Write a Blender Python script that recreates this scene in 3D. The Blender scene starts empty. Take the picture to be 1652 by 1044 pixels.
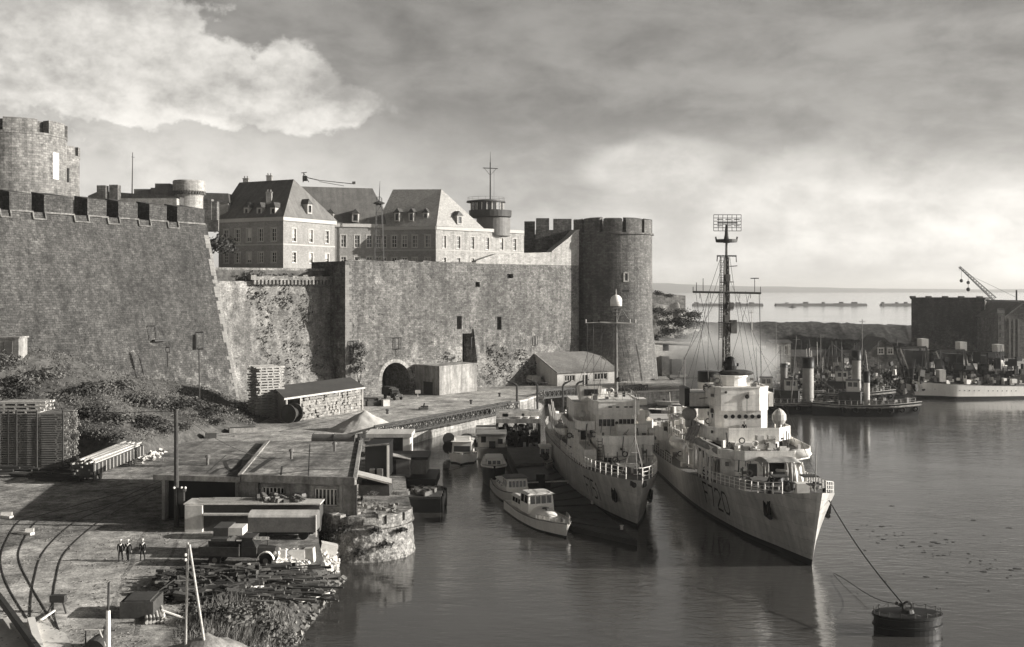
import bpy, bmesh, math, random
from mathutils import Vector, Matrix, noise
R=math.radians; PI=math.pi
rnd=random.Random(7)
SC=bpy.context.scene; COL=SC.collection
# ---- the photograph's camera: 25 m above the water, level, looking along +Y; pixel -> place helpers
FL=1800.; CX=826.; HY=466.; CH=25.
def G(px,py,z=3.0):
    Y=FL*(CH-z)/(py-HY); return Vector(((px-CX)/FL*Y,Y,z))
def A(px,py,Y): return Vector(((px-CX)/FL*Y,Y,CH-(py-HY)/FL*Y))
def zat(py,Y): return CH-(py-HY)/FL*Y
def xat(px,Y): return (px-CX)/FL*Y

# ------------------------------------------------------------------ materials
TINT=(1.0,.972,.925)
MATS={}
def mat(name,v,rough=.85,noise_=((1.5,.25),),brick=None,streak=0,spots=0,bump=0.,bscale=8.,metal=0.,island=0.,spec=.3,ribs=None,v2=None,patch=None,low=None):
    """neutral procedural material: base value v varied by noises; brick=(scale,w,h,mortar,amount) courses in UV metres"""
    m=bpy.data.materials.new(name); m.use_nodes=True; nt=m.node_tree; N=nt.nodes; L=nt.links
    b=N['Principled BSDF']; b.inputs['Roughness'].default_value=rough; b.inputs['Metallic'].default_value=metal
    b.inputs['Specular IOR Level'].default_value=spec
    tc=N.new('ShaderNodeTexCoord'); cur=None
    def mul(sock):
        nonlocal cur
        if cur is None: cur=sock; return
        q=N.new('ShaderNodeMath'); q.operation='MULTIPLY'; L.new(cur,q.inputs[0]); L.new(sock,q.inputs[1]); cur=q.outputs[0]
    def rng(sock,a0,a1,b0,b1):
        q=N.new('ShaderNodeMapRange'); q.inputs[1].default_value=a0; q.inputs[2].default_value=a1; q.inputs[3].default_value=b0; q.inputs[4].default_value=b1
        L.new(sock,q.inputs[0]); return q.outputs[0]
    def nz(sc,det=6,rg=.6,coord='Object',scale=None,dist=0):
        q=N.new('ShaderNodeTexNoise'); q.inputs['Scale'].default_value=sc; q.inputs['Detail'].default_value=det; q.inputs['Roughness'].default_value=rg; q.inputs['Distortion'].default_value=dist
        if scale:
            mp=N.new('ShaderNodeMapping'); mp.inputs['Scale'].default_value=scale; L.new(tc.outputs[coord],mp.inputs[0]); L.new(mp.outputs[0],q.inputs['Vector'])
        else: L.new(tc.outputs[coord],q.inputs['Vector'])
        return q.outputs['Fac']
    for sc,am in noise_: mul(rng(nz(sc),.3,.7,1-am,1+am))
    hsock=None
    if brick:
        bs,bw,bh,mo,am=brick
        q=N.new('ShaderNodeTexBrick'); q.inputs['Scale'].default_value=bs; q.inputs['Brick Width'].default_value=bw; q.inputs['Row Height'].default_value=bh
        q.inputs['Mortar Size'].default_value=mo; q.inputs['Mortar Smooth'].default_value=.3; q.inputs['Bias'].default_value=0
        q.inputs['Color1'].default_value=(1-am,)*3+(1,); q.inputs['Color2'].default_value=(1+am,)*3+(1,); q.inputs['Mortar'].default_value=(.62,)*3+(1,)
        wv=N.new('ShaderNodeTexNoise'); wv.inputs['Scale'].default_value=.5; L.new(tc.outputs['Object'],wv.inputs['Vector'])
        ad=N.new('ShaderNodeVectorMath'); ad.operation='MULTIPLY_ADD'; ad.inputs[1].default_value=(.5,.5,0); L.new(wv.outputs['Color'],ad.inputs[0]); L.new(tc.outputs['UV'],ad.inputs[2]); L.new(ad.outputs[0],q.inputs['Vector'])
        bw_=N.new('ShaderNodeRGBToBW'); L.new(q.outputs['Color'],bw_.inputs[0]); mul(bw_.outputs[0]); hsock=bw_.outputs[0]
    if streak: mul(rng(nz(1.,5,.6,'UV',(.9,.06,1)),.35,.7,1-streak,1+streak*.5))
    if spots:
        f=nz(1.1,8,.75); mul(rng(f,.34,.44,1-spots,1.))
    if patch:  # old render / lighter repairs with a shape of their own
        f=nz(patch[0],7,.65,dist=.6); mul(rng(f,.52,.60,1.,patch[1]))
    if low:   # paler weathered stones in the lower courses, a ragged zone of the wall itself
        z0,z1,mu,sc=low; sp=N.new('ShaderNodeSeparateXYZ'); L.new(tc.outputs['Object'],sp.inputs[0])
        a_=rng(sp.outputs['Z'],z0,z1,.16,-.12); q=N.new('ShaderNodeMath'); q.operation='ADD'; L.new(a_,q.inputs[0]); L.new(nz(sc,8,.72),q.inputs[1]); mul(rng(q.outputs[0],.56,.62,1.,mu))
    if ribs:
        w=N.new('ShaderNodeTexWave'); w.wave_type='BANDS'; w.bands_direction='X'; w.inputs['Scale'].default_value=ribs[0]; w.inputs['Distortion'].default_value=.3
        L.new(tc.outputs['UV'],w.inputs['Vector']); mul(rng(w.outputs['Fac'],0,1,1-ribs[1],1)); hsock=w.outputs['Fac']
    if island:
        g=N.new('ShaderNodeNewGeometry'); mul(rng(g.outputs['Random Per Island'],0,1,1-island,1+island))
    sv=N.new('ShaderNodeVectorMath'); sv.operation='SCALE'; sv.inputs[0].default_value=[v*t for t in TINT]
    if cur is not None: L.new(cur,sv.inputs[3])
    else: sv.inputs[3].default_value=1
    L.new(sv.outputs[0],b.inputs['Base Color'])
    if bump:
        bn=N.new('ShaderNodeBump'); bn.inputs['Strength'].default_value=bump; bn.inputs['Distance'].default_value=.15
        f=nz(bscale,6,.65)
        if hsock is not None:
            q=N.new('ShaderNodeMath'); q.operation='MULTIPLY_ADD'; q.inputs[1].default_value=.5; L.new(hsock,q.inputs[0]); L.new(f,q.inputs[2]); f=q.outputs[0]
        L.new(f,bn.inputs['Height']); L.new(bn.outputs[0],b.inputs['Normal'])
    MATS[name]=m; return m
M=MATS
BR=(1.,.75,.34,.02,.16)
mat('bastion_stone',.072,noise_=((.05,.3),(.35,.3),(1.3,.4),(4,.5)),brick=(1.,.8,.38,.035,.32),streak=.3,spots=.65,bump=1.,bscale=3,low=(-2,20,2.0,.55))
mat('quoin_stone',.19,noise_=((.8,.25),(4,.2)),bump=.3)
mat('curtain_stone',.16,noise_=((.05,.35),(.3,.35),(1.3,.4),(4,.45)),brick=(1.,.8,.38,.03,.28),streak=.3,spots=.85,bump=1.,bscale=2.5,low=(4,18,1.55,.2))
mat('rough_stone',.22,noise_=((.08,.35),(.6,.4),(3,.4)),brick=(1.,.6,.3,.02,.2),streak=.3,spots=.7,bump=1.,bscale=1.6,patch=(.12,1.35))
mat('tower_stone',.125,noise_=((.06,.3),(.5,.3),(1.8,.3),(5,.3)),brick=(1.,.9,.42,.035,.3),streak=.3,spots=.25,bump=.6,bscale=3,patch=(.05,1.25))
mat('pale_stone',.36,noise_=((.1,.15),(1,.2),(5,.2)),brick=BR,streak=.25,spots=.35,bump=.5,bscale=3)
mat('quay_stone',.30,noise_=((.15,.25),(1.2,.3)),brick=(1.,1.3,.55,.03,.2),streak=.45,spots=.4,bump=.7,bscale=2)
mat('bastion_rubble',.24,noise_=((.3,.3),(1.6,.45),(5,.4)),brick=(1.,.55,.3,.015,.4),spots=.85,bump=1.,bscale=2.5)
mat('coping',.45,noise_=((.5,.2),(3,.2)),bump=.3)
mat('keep_stone',.2,noise_=((.1,.25),(.6,.3),(2,.3)),brick=(1.,1.0,.5,.04,.3),streak=.3,spots=.5,bump=.6,bscale=3)
mat('facade_brick',.27,noise_=((.2,.15),(1.5,.15),(4,.15)),brick=(1.,.6,.25,.02,.1),streak=.1)
mat('slate_sheen',.33,rough=.5,noise_=((.3,.1),(3,.15)),brick=(1.,.5,.4,.02,.15))  # new slate, base colour lightened to carry the sun's sheen
mat('facade_trim',.42,noise_=((.5,.08),(4,.08)))
mat('slate',.085,rough=.6,noise_=((.3,.2),(3,.25)),brick=(1.,.5,.4,.02,.2),streak=.3)
mat('slate_dark',.15,rough=.7,noise_=((.5,.2),(3,.2)),streak=.25)
mat('glass_dark',.02,rough=.15,noise_=((.5,.2),),spec=.5)
mat('white_paint',.82,rough=.5,noise_=((.7,.07),(5,.06)),streak=.1)
mat('old_white',.6,rough=.7,noise_=((.5,.12),(4,.12)),streak=.2)
mat('ship_grey',.54,rough=.5,noise_=((.4,.12),(2.5,.12),(7,.1)),streak=.3)
mat('ship_pale',.8,rough=.5,noise_=((.5,.08),(2.5,.1),(7,.08)),brick=(1.,2.4,1.2,.012,.05),streak=.25)
mat('hull_grey',.47,rough=.45,noise_=((.15,.15),(1.2,.12),(5,.08)),brick=(1.,5.5,1.35,.02,.06),streak=.26,bump=.1,bscale=1)
mat('deck_steel',.13,rough=.8,noise_=((.5,.2),(4,.2)))
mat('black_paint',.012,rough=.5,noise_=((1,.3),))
mat('number_paint',.035,rough=.6,noise_=((2,.3),))
mat('dark_steel',.045,rough=.6,noise_=((1,.3),(6,.2)))
mat('mid_steel',.14,rough=.6,noise_=((1,.25),(6,.2)))
mat('light_steel',.33,rough=.5,noise_=((1,.15),))
mat('rail_steel',.05,rough=.45,noise_=((2,.3),),metal=.4)
mat('canvas',.3,rough=.95,noise_=((1.2,.2),(6,.15)),bump=.5,bscale=2)
mat('canvas_pale',.66,rough=.95,noise_=((1.2,.12),(6,.1)),bump=.5,bscale=2)
mat('canvas_dark',.05,rough=.95,noise_=((1.2,.2),),bump=.4,bscale=2)
mat('wood_pale',.42,rough=.9,noise_=((.8,.2),(6,.25)),island=.35)
mat('wood_mid',.2,rough=.9,noise_=((.8,.2),(6,.25)),island=.4)
mat('wood_old',.085,rough=.95,noise_=((.8,.35),(6,.3)),island=.7)
mat('wood_dark',.055,rough=.9,noise_=((.8,.3),(6,.25)),island=.3)
mat('roof_felt',.2,rough=.9,noise_=((.12,.6),(.5,.5),(2,.4),(7,.4)),bump=.3,bscale=4,streak=.4,patch=(.2,1.4))
mat('tar',.04,rough=.8,noise_=((1,.3),))
mat('corrugated',.10,rough=.7,noise_=((.3,.2),(2,.2)),ribs=(2.2,.45))
mat('tile_roof',.2,rough=.9,noise_=((.3,.25),(2.5,.25)),ribs=(1.6,.2),spots=.2)
mat('concrete',.32,rough=.9,noise_=((.2,.3),(1.2,.25),(5,.2)),streak=.5,spots=.2,bump=.3)
mat('sand_pale',.5,rough=.95,noise_=((.6,.12),(4,.1)),bump=.4)
mat('dirt',.23,rough=.95,noise_=((.05,.5),(.25,.6),(1.1,.6),(5,.6),(14,.5)),bump=.5,bscale=3,spots=.15)
mat('paving',.36,rough=.9,noise_=((.05,.45),(.25,.5),(1.1,.5),(5,.5),(14,.45)),brick=(1.,3.,1.5,.02,.05),bump=.3,bscale=3)
mat('earth',.085,rough=1,noise_=((.15,.4),(1.2,.4),(6,.3)),bump=1,bscale=1)
mat('rock',.2,rough=.95,noise_=((.3,.4),(2,.4)),bump=1,bscale=1.2)
mat('leaf',.10,rough=.8,noise_=((.25,.4),(1.5,.35)),island=.7)
mat('leaf_pale',.13,rough=.9,noise_=((.25,.35),(1.2,.3)),island=.4)
mat('leaf_dark',.045,rough=.9,noise_=((.25,.3),),island=.5)
mat('far_land',.10,rough=1,noise_=((.002,.35),(.02,.3)))
mat('mole_earth',.04,rough=1,noise_=((.03,.6),(.2,.6),(.8,.6)),bump=.6,bscale=.5)
mat('cloth_navy',.014,rough=.9,noise_=((8,.3),))
mat('skin',.36,rough=.6,noise_=((8,.1),))
mat('rope',.05,rough=.9,noise_=((3,.2),))
mat('rubber',.015,rough=.8,noise_=((3,.2),))
mat('weed',.03,rough=.9,noise_=((3,.2),))

# ------------------------------------------------------------------ mesh builder
RM={}   # root world matrices
class MB:
    def __init__(s,M=None): s.v=[];s.f=[];s.mi=[];s.cm=0;s.M=M or Matrix(); s.sm=[]; s.smooth=False; s.cuts=[]
    def add(s,vs,fs):
        o=len(s.v); s.cuts.append((o,len(s.f))); s.v+= [s.M@Vector(p) for p in vs]
        for f in fs: s.f.append([o+i for i in f]); s.mi.append(s.cm); s.sm.append(s.smooth)
        return s
    def hexa(s,p):  # p: 4 bottom (ccw) + 4 top
        return s.add(p,[(3,2,1,0),(4,5,6,7),(0,1,5,4),(1,2,6,5),(2,3,7,6),(3,0,4,7)])
    def bx(s,x0,x1,y0,y1,z0,z1):
        return s.hexa([(x0,y0,z0),(x1,y0,z0),(x1,y1,z0),(x0,y1,z0),(x0,y0,z1),(x1,y0,z1),(x1,y1,z1),(x0,y1,z1)])
    def cb(s,c,d,rz=0,ry=0,rx=0):
        m=Matrix.Translation(c)@Matrix.Rotation(rz,4,'Z')@Matrix.Rotation(ry,4,'Y')@Matrix.Rotation(rx,4,'X'); a,b,e=d[0]/2,d[1]/2,d[2]/2
        return s.hexa([m@Vector(p) for p in [(-a,-b,-e),(a,-b,-e),(a,b,-e),(-a,b,-e),(-a,-b,e),(a,-b,e),(a,b,e),(-a,b,e)]])
    def fb(s,px0,px1,py0,py1,Y0,Y1):   # box whose near face stands at distance Y0
        return s.bx(xat(px0,Y0),xat(px1,Y0),Y0,Y1,zat(py1,Y0),zat(py0,Y0))
    def bar(s,a,b,r,r2=None,n=6,caps=True):
        a=Vector(a);b=Vector(b);d=b-a
        if d.length<1e-6: return s
        d.normalize(); u=d.orthogonal().normalized(); w=d.cross(u); r2=r if r2 is None else r2
        vs=[];
        for c,rr in ((a,r),(b,r2)):
            for i in range(n):
                t=2*PI*(i+.5)/n; vs.append(c+u*math.cos(t)*rr+w*math.sin(t)*rr)
        fs=[(i,(i+1)%n,n+(i+1)%n,n+i) for i in range(n)]
        if caps: fs+=[tuple(range(n-1,-1,-1)),tuple(range(n,2*n))]
        return s.add(vs,fs)
    def path(s,pts,r,n=5):
        for a,b in zip(pts,pts[1:]): s.bar(a,b,r,n=n)
        return s
    def beam(s,a,b,w,h):   # rectangular beam a->b, w horizontal, h vertical
        a=Vector(a);b=Vector(b);d=(b-a).normalized(); side=d.cross(Vector((0,0,1)))
        if side.length<1e-3: side=Vector((1,0,0))
        side=side.normalized()*w/2; up=side.cross(d).normalized()*h/2
        return s.hexa([a-side-up,a+side-up,b+side-up,b-side-up,a-side+up,a+side+up,b+side+up,b-side+up])
    def prism(s,poly,z0,z1):
        n=len(poly); z0s=z0 if hasattr(z0,'__len__') else [z0]*n; z1s=z1 if hasattr(z1,'__len__') else [z1]*n
        vs=[(p[0],p[1],z) for p,z in zip(poly,z0s)]+[(p[0],p[1],z) for p,z in zip(poly,z1s)]
        return s.add(vs,[tuple(range(n-1,-1,-1)),tuple(range(n,2*n))]+[(i,(i+1)%n,n+(i+1)%n,n+i) for i in range(n)])
    def lathe(s,prof,n,c=(0,0,0),a0=0,a1=2*PI,cap=True):
        full=abs(a1-a0-2*PI)<1e-6; k=n if full else n+1; vs=[];fs=[]
        for r,z in prof:
            for i in range(k):
                t=a0+(a1-a0)*i/n; vs.append((c[0]+r*math.cos(t),c[1]+r*math.sin(t),c[2]+z))
        for j in range(len(prof)-1):
            for i in range(n):
                i2=(i+1)%k; fs.append((j*k+i,j*k+i2,(j+1)*k+i2,(j+1)*k+i))
        if cap and full: fs+=[tuple(range(n-1,-1,-1)),tuple((len(prof)-1)*k+i for i in range(n))]
        return s.add(vs,fs)
    def ball(s,c,r,n=10,m=6):
        r=r if hasattr(r,'__len__') else (r,r,r); vs=[];fs=[]
        for j in range(m+1):
            p=PI*j/m-PI/2
            for i in range(n):
                t=2*PI*i/n; vs.append((c[0]+r[0]*math.cos(p)*math.cos(t),c[1]+r[1]*math.cos(p)*math.sin(t),c[2]+r[2]*math.sin(p)))
        for j in range(m):
            for i in range(n): fs.append((j*n+i,j*n+(i+1)%n,(j+1)*n+(i+1)%n,(j+1)*n+i))
        return s.add(vs,fs)
    def quad(s,a,b,c,d): return s.add([a,b,c,d],[(0,1,2,3)])
    def each(s,name,mats,parent=None,**k):   # every shape added becomes a part of its own
        cuts=s.cuts+[(len(s.v),len(s.f))]; out=[]
        for (v0,f0),(v1,f1) in zip(cuts,cuts[1:]):
            q=MB(); q.v=s.v[v0:v1]; q.f=[[i-v0 for i in f] for f in s.f[f0:f1]]; q.mi=s.mi[f0:f1]; q.sm=s.sm[f0:f1]; out.append(q.build(name,mats,parent,**k))
        return out
    def grid(s,fn,nu,nv):
        vs=[fn(i/nu,j/nv) for j in range(nv+1) for i in range(nu+1)]; k=nu+1
        return s.add(vs,[(j*k+i,j*k+i+1,(j+1)*k+i+1,(j+1)*k+i) for j in range(nv) for i in range(nu)])
    def build(s,name,mats,parent=None,at=None,uvcyl=None,fix=True):
        me=bpy.data.meshes.new(name)
        inv=wmat(parent).inverted() if (at is None and parent is not None) else None
        vs=[inv@p for p in s.v] if inv else s.v
        me.from_pydata([tuple(p) for p in vs],[],s.f)
        if not isinstance(mats,(list,tuple)): mats=[mats]
        for m in mats: me.materials.append(M[m] if isinstance(m,str) else m)
        for p,mi,sm in zip(me.polygons,s.mi,s.sm): p.material_index=mi; p.use_smooth=sm
        me.update()
        if fix and len(s.f)<4000:
            bm=bmesh.new(); bm.from_mesh(me); bmesh.ops.recalc_face_normals(bm,faces=bm.faces); bm.to_mesh(me); bm.free()
        uv=me.uv_layers.new(name='UVMap'); dat=uv.data
        for p in me.polygons:
            n=p.normal
            if uvcyl is not None and abs(n.z)<.75:
                base=None
                for li in p.loop_indices:
                    co=me.vertices[me.loops[li].vertex_index].co; t=math.atan2(co.y-uvcyl[1],co.x-uvcyl[0])
                    if base is None: base=t
                    if t-base>PI: t-=2*PI
                    if base-t>PI: t+=2*PI
                    dat[li].uv=(t*uvcyl[2],co.z)
                continue
            if abs(n.z)>.9: tx,ty=Vector((1,0,0)),Vector((0,1,0))
            else:
                tx=Vector((-n.y,n.x,0)).normalized(); ty=n.cross(tx)
            for li in p.loop_indices:
                co=me.vertices[me.loops[li].vertex_index].co; dat[li].uv=(co.dot(tx),co.dot(ty))
        o=bpy.data.objects.new(name,me); COL.objects.link(o)
        if parent is not None: o.parent=parent
        if at is not None: place(o,at)
        return o
def wmat(o):
    while o.name not in RM: o=o.parent
    return RM[o.name]
def place(o,at):   # at: world matrix of a part authored in its own local frame
    o.matrix_local=(wmat(o.parent).inverted()@at) if o.parent is not None else at
    RM[o.name]=at
def inst(src,parent,at):
    o=src.copy(); COL.objects.link(o); o.parent=parent
    if at is not None: place(o,at)
    return o
def tag(o,label,cat,group=None,kind=None):
    o['label']=label; o['category']=cat
    if group: o['group']=group
    if kind: o['kind']=kind
    return o
def struct(o,kind='structure'): o['kind']=kind; return o
def thing(name,label,cat,loc=(0,0,0),rz=0,group=None):
    o=bpy.data.objects.new(name,None); COL.objects.link(o); o.empty_display_size=.5
    o.location=loc; o.rotation_euler=(0,0,rz); RM[o.name]=Matrix.Translation(Vector(loc))@Matrix.Rotation(rz,4,'Z')
    return tag(o,label,cat,group)
def solo(mb,name,mats,label,cat,group=None,loc=None,**k):   # a thing that is one mesh
    if loc is None:
        c=[sum(p[i] for p in mb.v)/len(mb.v) for i in range(2)]; loc=(c[0],c[1],min(p[2] for p in mb.v))
    L=Vector(loc); mb.v=[p-L for p in mb.v]
    o=mb.build(name,mats,**k); o.location=L; RM[o.name]=Matrix.Translation(L)
    return tag(o,label,cat,group)
def dup(root,loc,rz=None,label=None,scale=None):
    def cp(o,par):
        c=o.copy(); COL.objects.link(c)
        if par is not None: c.parent=par
        for ch in kids.get(o.name,[]): cp(ch,c)
        return c
    kids={}
    for ob in root.children_recursive: kids.setdefault(ob.parent.name,[]).append(ob)
    c=cp(root,None); c.location=loc
    if rz is not None: c.rotation_euler=(0,0,rz)
    if scale is not None: c.scale=scale
    if label: c['label']=label
    RM[c.name]=Matrix.Translation(Vector(loc))@Matrix.Rotation(c.rotation_euler.z,4,'Z')
    return c
def cr(tab,x):   # smooth (monotone-ish Catmull-Rom) table lookup
    if x<=tab[0][0]: return tab[0][1]
    if x>=tab[-1][0]: return tab[-1][1]
    for i in range(len(tab)-1):
        if tab[i][0]<=x<=tab[i+1][0]:
            x0,y0=tab[i];x1,y1=tab[i+1]; h=x1-x0; t=(x-x0)/h
            def sl(k):
                if k==0: return (tab[1][1]-tab[0][1])/(tab[1][0]-tab[0][0])
                if k==len(tab)-1: return (tab[-1][1]-tab[-2][1])/(tab[-1][0]-tab[-2][0])
                return (tab[k+1][1]-tab[k-1][1])/(tab[k+1][0]-tab[k-1][0])
            m0=sl(i)*h;m1=sl(i+1)*h
            return (2*t**3-3*t*t+1)*y0+(t**3-2*t*t+t)*m0+(-2*t**3+3*t*t)*y1+(t**3-t*t)*m1
def lerp(a,b,t): return a+(b-a)*t
def nz3(p,s=1.): return noise.noise(Vector(p)*s)
def leaves(mb,c,r,n,leaf,rg,lump=.35,low=.0,shell=.45):
    """leaf-sized faces spread through a lumpy crown volume"""
    sd=rg.random()*100
    for _ in range(n):
        d=Vector((rg.gauss(0,1),rg.gauss(0,1),rg.gauss(0,1))).normalized()
        if d.z<-.3+low: d.z=abs(d.z)*.6
        k=(1+lump*2*noise.noise(d*2.1+Vector((sd,0,0))))*(shell+(1-shell)*rg.random()**.5)
        p=Vector(c)+Vector((d.x*r[0],d.y*r[1],d.z*r[2]))*k
        u=Vector((rg.gauss(0,1),rg.gauss(0,1),rg.gauss(0,1))).normalized(); w=(d+u*.8).normalized().orthogonal().normalized(); q=w.cross((d+u*.8).normalized())
        a=leaf*rg.uniform(.6,1.4); mb.add([p-w*a,p+q*a*.6,p+w*a,p-q*a*.6],[(0,1,2,3)])

# ------------------------------------------------------------------ camera, sun, sky
cd=bpy.data.cameras.new('camera'); cam=bpy.data.objects.new('camera',cd); COL.objects.link(cam)
cam.location=(0,0,CH); cam.rotation_euler=(R(90),0,0); cd.sensor_width=36; cd.lens=36*FL/1652; cd.shift_y=-(522-HY)/1652; cd.clip_start=.5; cd.clip_end=40000
SC.camera=cam
SUN_EL=16.8; SUN_AZ=-4.   # measured from +X towards +Y
sd=bpy.data.lights.new('sun','SUN'); sd.energy=5.0; sd.angle=R(.5); sd.color=(1,.965,.905)
sun=bpy.data.objects.new('sun',sd); COL.objects.link(sun)
sv=Vector((math.cos(R(SUN_EL))*math.cos(R(SUN_AZ)),math.cos(R(SUN_EL))*math.sin(R(SUN_AZ)),math.sin(R(SUN_EL))))
sun.rotation_euler=sv.to_track_quat('Z','Y').to_euler(); sun.location=(60,40,60)
W=bpy.data.worlds.new('World'); SC.world=W; W.use_nodes=True; nt=W.node_tree; N=nt.nodes; L=nt.links
bg=N['Background']; bg.inputs['Strength'].default_value=.1
sky=N.new('ShaderNodeTexSky'); sky.sky_type='NISHITA'; sky.sun_disc=False; sky.sun_elevation=R(SUN_EL); sky.sun_rotation=R(90-SUN_AZ); sky.dust_density=2.5
tc=N.new('ShaderNodeTexCoord'); D=tc.outputs['Generated']
vm=N.new('ShaderNodeVectorMath'); vm.operation='MAXIMUM'; L.new(D,vm.inputs[0]); vm.inputs[1].default_value=(-2,-2,.07)
vn=N.new('ShaderNodeVectorMath'); vn.operation='NORMALIZE'; L.new(vm.outputs[0],vn.inputs[0]); L.new(vn.outputs[0],sky.inputs['Vector'])
bw=N.new('ShaderNodeRGBToBW'); L.new(sky.outputs[0],bw.inputs[0])
def wn(op,a,b=None,c=None):
    q=N.new('ShaderNodeMath'); q.operation=op
    for i,x in enumerate((a,b,c)):
        if x is None: continue
        if isinstance(x,(int,float)): q.inputs[i].default_value=x
        else: L.new(x,q.inputs[i])
    return q.outputs[0]
def wr(s,a0,a1,b0,b1,sm=True):
    q=N.new('ShaderNodeMapRange'); q.interpolation_type='SMOOTHSTEP' if sm else 'LINEAR'
    for i,x in enumerate((a0,a1,b0,b1)): q.inputs[i+1].default_value=x
    L.new(s,q.inputs[0]); return q.outputs[0]
def wnoise(scale,sc,det=8,rg=.58,dist=0.,off=(0,0,0)):
    mp=N.new('ShaderNodeMapping'); mp.inputs['Scale'].default_value=sc; mp.inputs['Location'].default_value=off; L.new(D,mp.inputs[0])
    q=N.new('ShaderNodeTexNoise'); q.inputs['Scale'].default_value=scale; q.inputs['Detail'].default_value=det; q.inputs['Roughness'].default_value=rg; q.inputs['Distortion'].default_value=dist
    L.new(mp.outputs[0],q.inputs['Vector']); return q.outputs['Fac']
def blob(px,py,rx,ry,warp):   # a cloud bank round one direction of the sky
    d=Vector(((px-CX)/FL,1,(HY-py)/FL)).normalized()
    sb=N.new('ShaderNodeVectorMath'); sb.operation='SUBTRACT'; L.new(D,sb.inputs[0]); sb.inputs[1].default_value=d
    ml=N.new('ShaderNodeVectorMath'); ml.operation='MULTIPLY'; L.new(sb.outputs[0],ml.inputs[0]); ml.inputs[1].default_value=(FL/rx,FL/rx,FL/ry)
    ln=N.new('ShaderNodeVectorMath'); ln.operation='LENGTH'; L.new(ml.outputs[0],ln.inputs[0])
    return wn('ADD',ln.outputs['Value'],warp)
n1=wnoise(6.5,(1,1,1.5),10,.62); n2=wnoise(24,(1,1,1.4),8,.6); n3=wnoise(3.4,(1,1,2.8),8,.58,.4,(3,1,0)); n4=wnoise(11,(1,1,2.6),8,.6,.3,(1,5,0)); n5=wnoise(60,(1,1,1.3),4,.6)
w1=wn('MULTIPLY',wn('SUBTRACT',wn('ADD',wn('MULTIPLY',n1,.72),wn('MULTIPLY',n2,.28)),.5),2.3)
w2=wn('MULTIPLY',wn('SUBTRACT',wn('ADD',wn('MULTIPLY',n3,.6),wn('MULTIPLY',n4,.4)),.5),2.4)
nA=wnoise(13,(1,1,1.25),12,.62,.0,(2,3,5)); nB=wnoise(40,(1,1,1.2),6,.6)
wA=wn('MULTIPLY',wn('SUBTRACT',wn('ADD',wn('MULTIPLY',nA,.68),wn('MULTIPLY',nB,.32)),.5),2.1)
c1=wr(blob(120,60,250,130,wA),1.0,.80,0,1)
for bx_ in ((330,130,170,95),(455,140,100,85),(200,120,260,100),(500,175,120,45)):
    c1=wn('MAXIMUM',c1,wr(blob(*bx_,wA),1.0,.76,0,1))
c2=wr(blob(1330,400,470,165,w1),1.08,.62,0,1)
c2b=wr(blob(1060,270,140,60,w1),1.1,.55,0,1)
c3=wr(blob(700,330,1300,120,w2),1.3,.1,0,1)
puff=wr(wn('ADD',wn('ADD',wn('MULTIPLY',n1,.42),wn('MULTIPLY',n2,.40)),wn('MULTIPLY',n5,.18)),.40,.62,.45,1.15)
csoft=wn('MULTIPLY',wr(blob(220,235,470,150,w2),1.15,.25,0,1),.42)
cu=wn('MULTIPLY',wn('MAXIMUM',c1,csoft),wr(wn('ADD',wn('ADD',wn('MULTIPLY',nA,.45),wn('MULTIPLY',n1,.3)),wn('MULTIPLY',n2,.25)),.40,.60,.3,1.2))
bank=wn('MULTIPLY',wn('MAXIMUM',c2,c2b),wr(wn('ADD',wn('MULTIPLY',n1,.5),wn('MULTIPLY',n2,.5)),.36,.66,.55,1.1))
strat=wr(wn('ADD',wn('ADD',wn('MULTIPLY',n3,.5),wn('MULTIPLY',n4,.35)),wn('MULTIPLY',n2,.15)),.36,.64,.66,1.3)
sz=N.new('ShaderNodeSeparateXYZ'); L.new(D,sz.inputs[0])
hor=wr(sz.outputs['Z'],.0,.17,1.65,.78)
zen=wr(sz.outputs['Z'],.3,.65,1.,.22)
base=wn('MULTIPLY',wn('MULTIPLY',hor,strat),zen)
tot=wn('ADD',wn('ADD',base,wn('MULTIPLY',cu,1.12)),wn('ADD',wn('MULTIPLY',bank,.62),wn('MULTIPLY',c3,.25)))
SKYV=.95
lum=wn('MULTIPLY',wn('MULTIPLY',bw.outputs[0],tot),SKYV)
cmb=N.new('ShaderNodeVectorMath'); cmb.operation='SCALE'; cmb.inputs[0].default_value=(1,.965,.905); L.new(lum,cmb.inputs[3])
L.new(cmb.outputs[0],bg.inputs['Color'])
vs_=SC.view_settings; vs_.view_transform='Standard'; vs_.look='None'; vs_.gamma=1; vs_.exposure=.74; vs_.use_curve_mapping=False
# ================================================================== WATER, LAND
m=bpy.data.materials.new('water'); m.use_nodes=True; nt=m.node_tree; N=nt.nodes; L=nt.links; b=N['Principled BSDF']
b.inputs['Base Color'].default_value=(.055,.053,.050,1); b.inputs['Roughness'].default_value=.07; b.inputs['IOR'].default_value=1.75; b.inputs['Specular IOR Level'].default_value=.5
tc=N.new('ShaderNodeTexCoord')
def wv(sc,scale,det,dist=.4,rot=0):
    mp=N.new('ShaderNodeMapping'); mp.inputs['Scale'].default_value=scale; mp.inputs['Rotation'].default_value=(0,0,rot); L.new(tc.outputs['Object'],mp.inputs[0])
    q=N.new('ShaderNodeTexNoise'); q.inputs['Scale'].default_value=sc; q.inputs['Detail'].default_value=det; q.inputs['Distortion'].default_value=dist; q.inputs['Roughness'].default_value=.55
    L.new(mp.outputs[0],q.inputs['Vector']); return q.outputs['Fac']
a1=wv(1.,(.55,1.3,1),5,.5,.25); a2=wv(1.,(.07,.14,1),3,.5,-.3); a3=wv(1.,(.018,.03,1),4,.8,.5)
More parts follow.
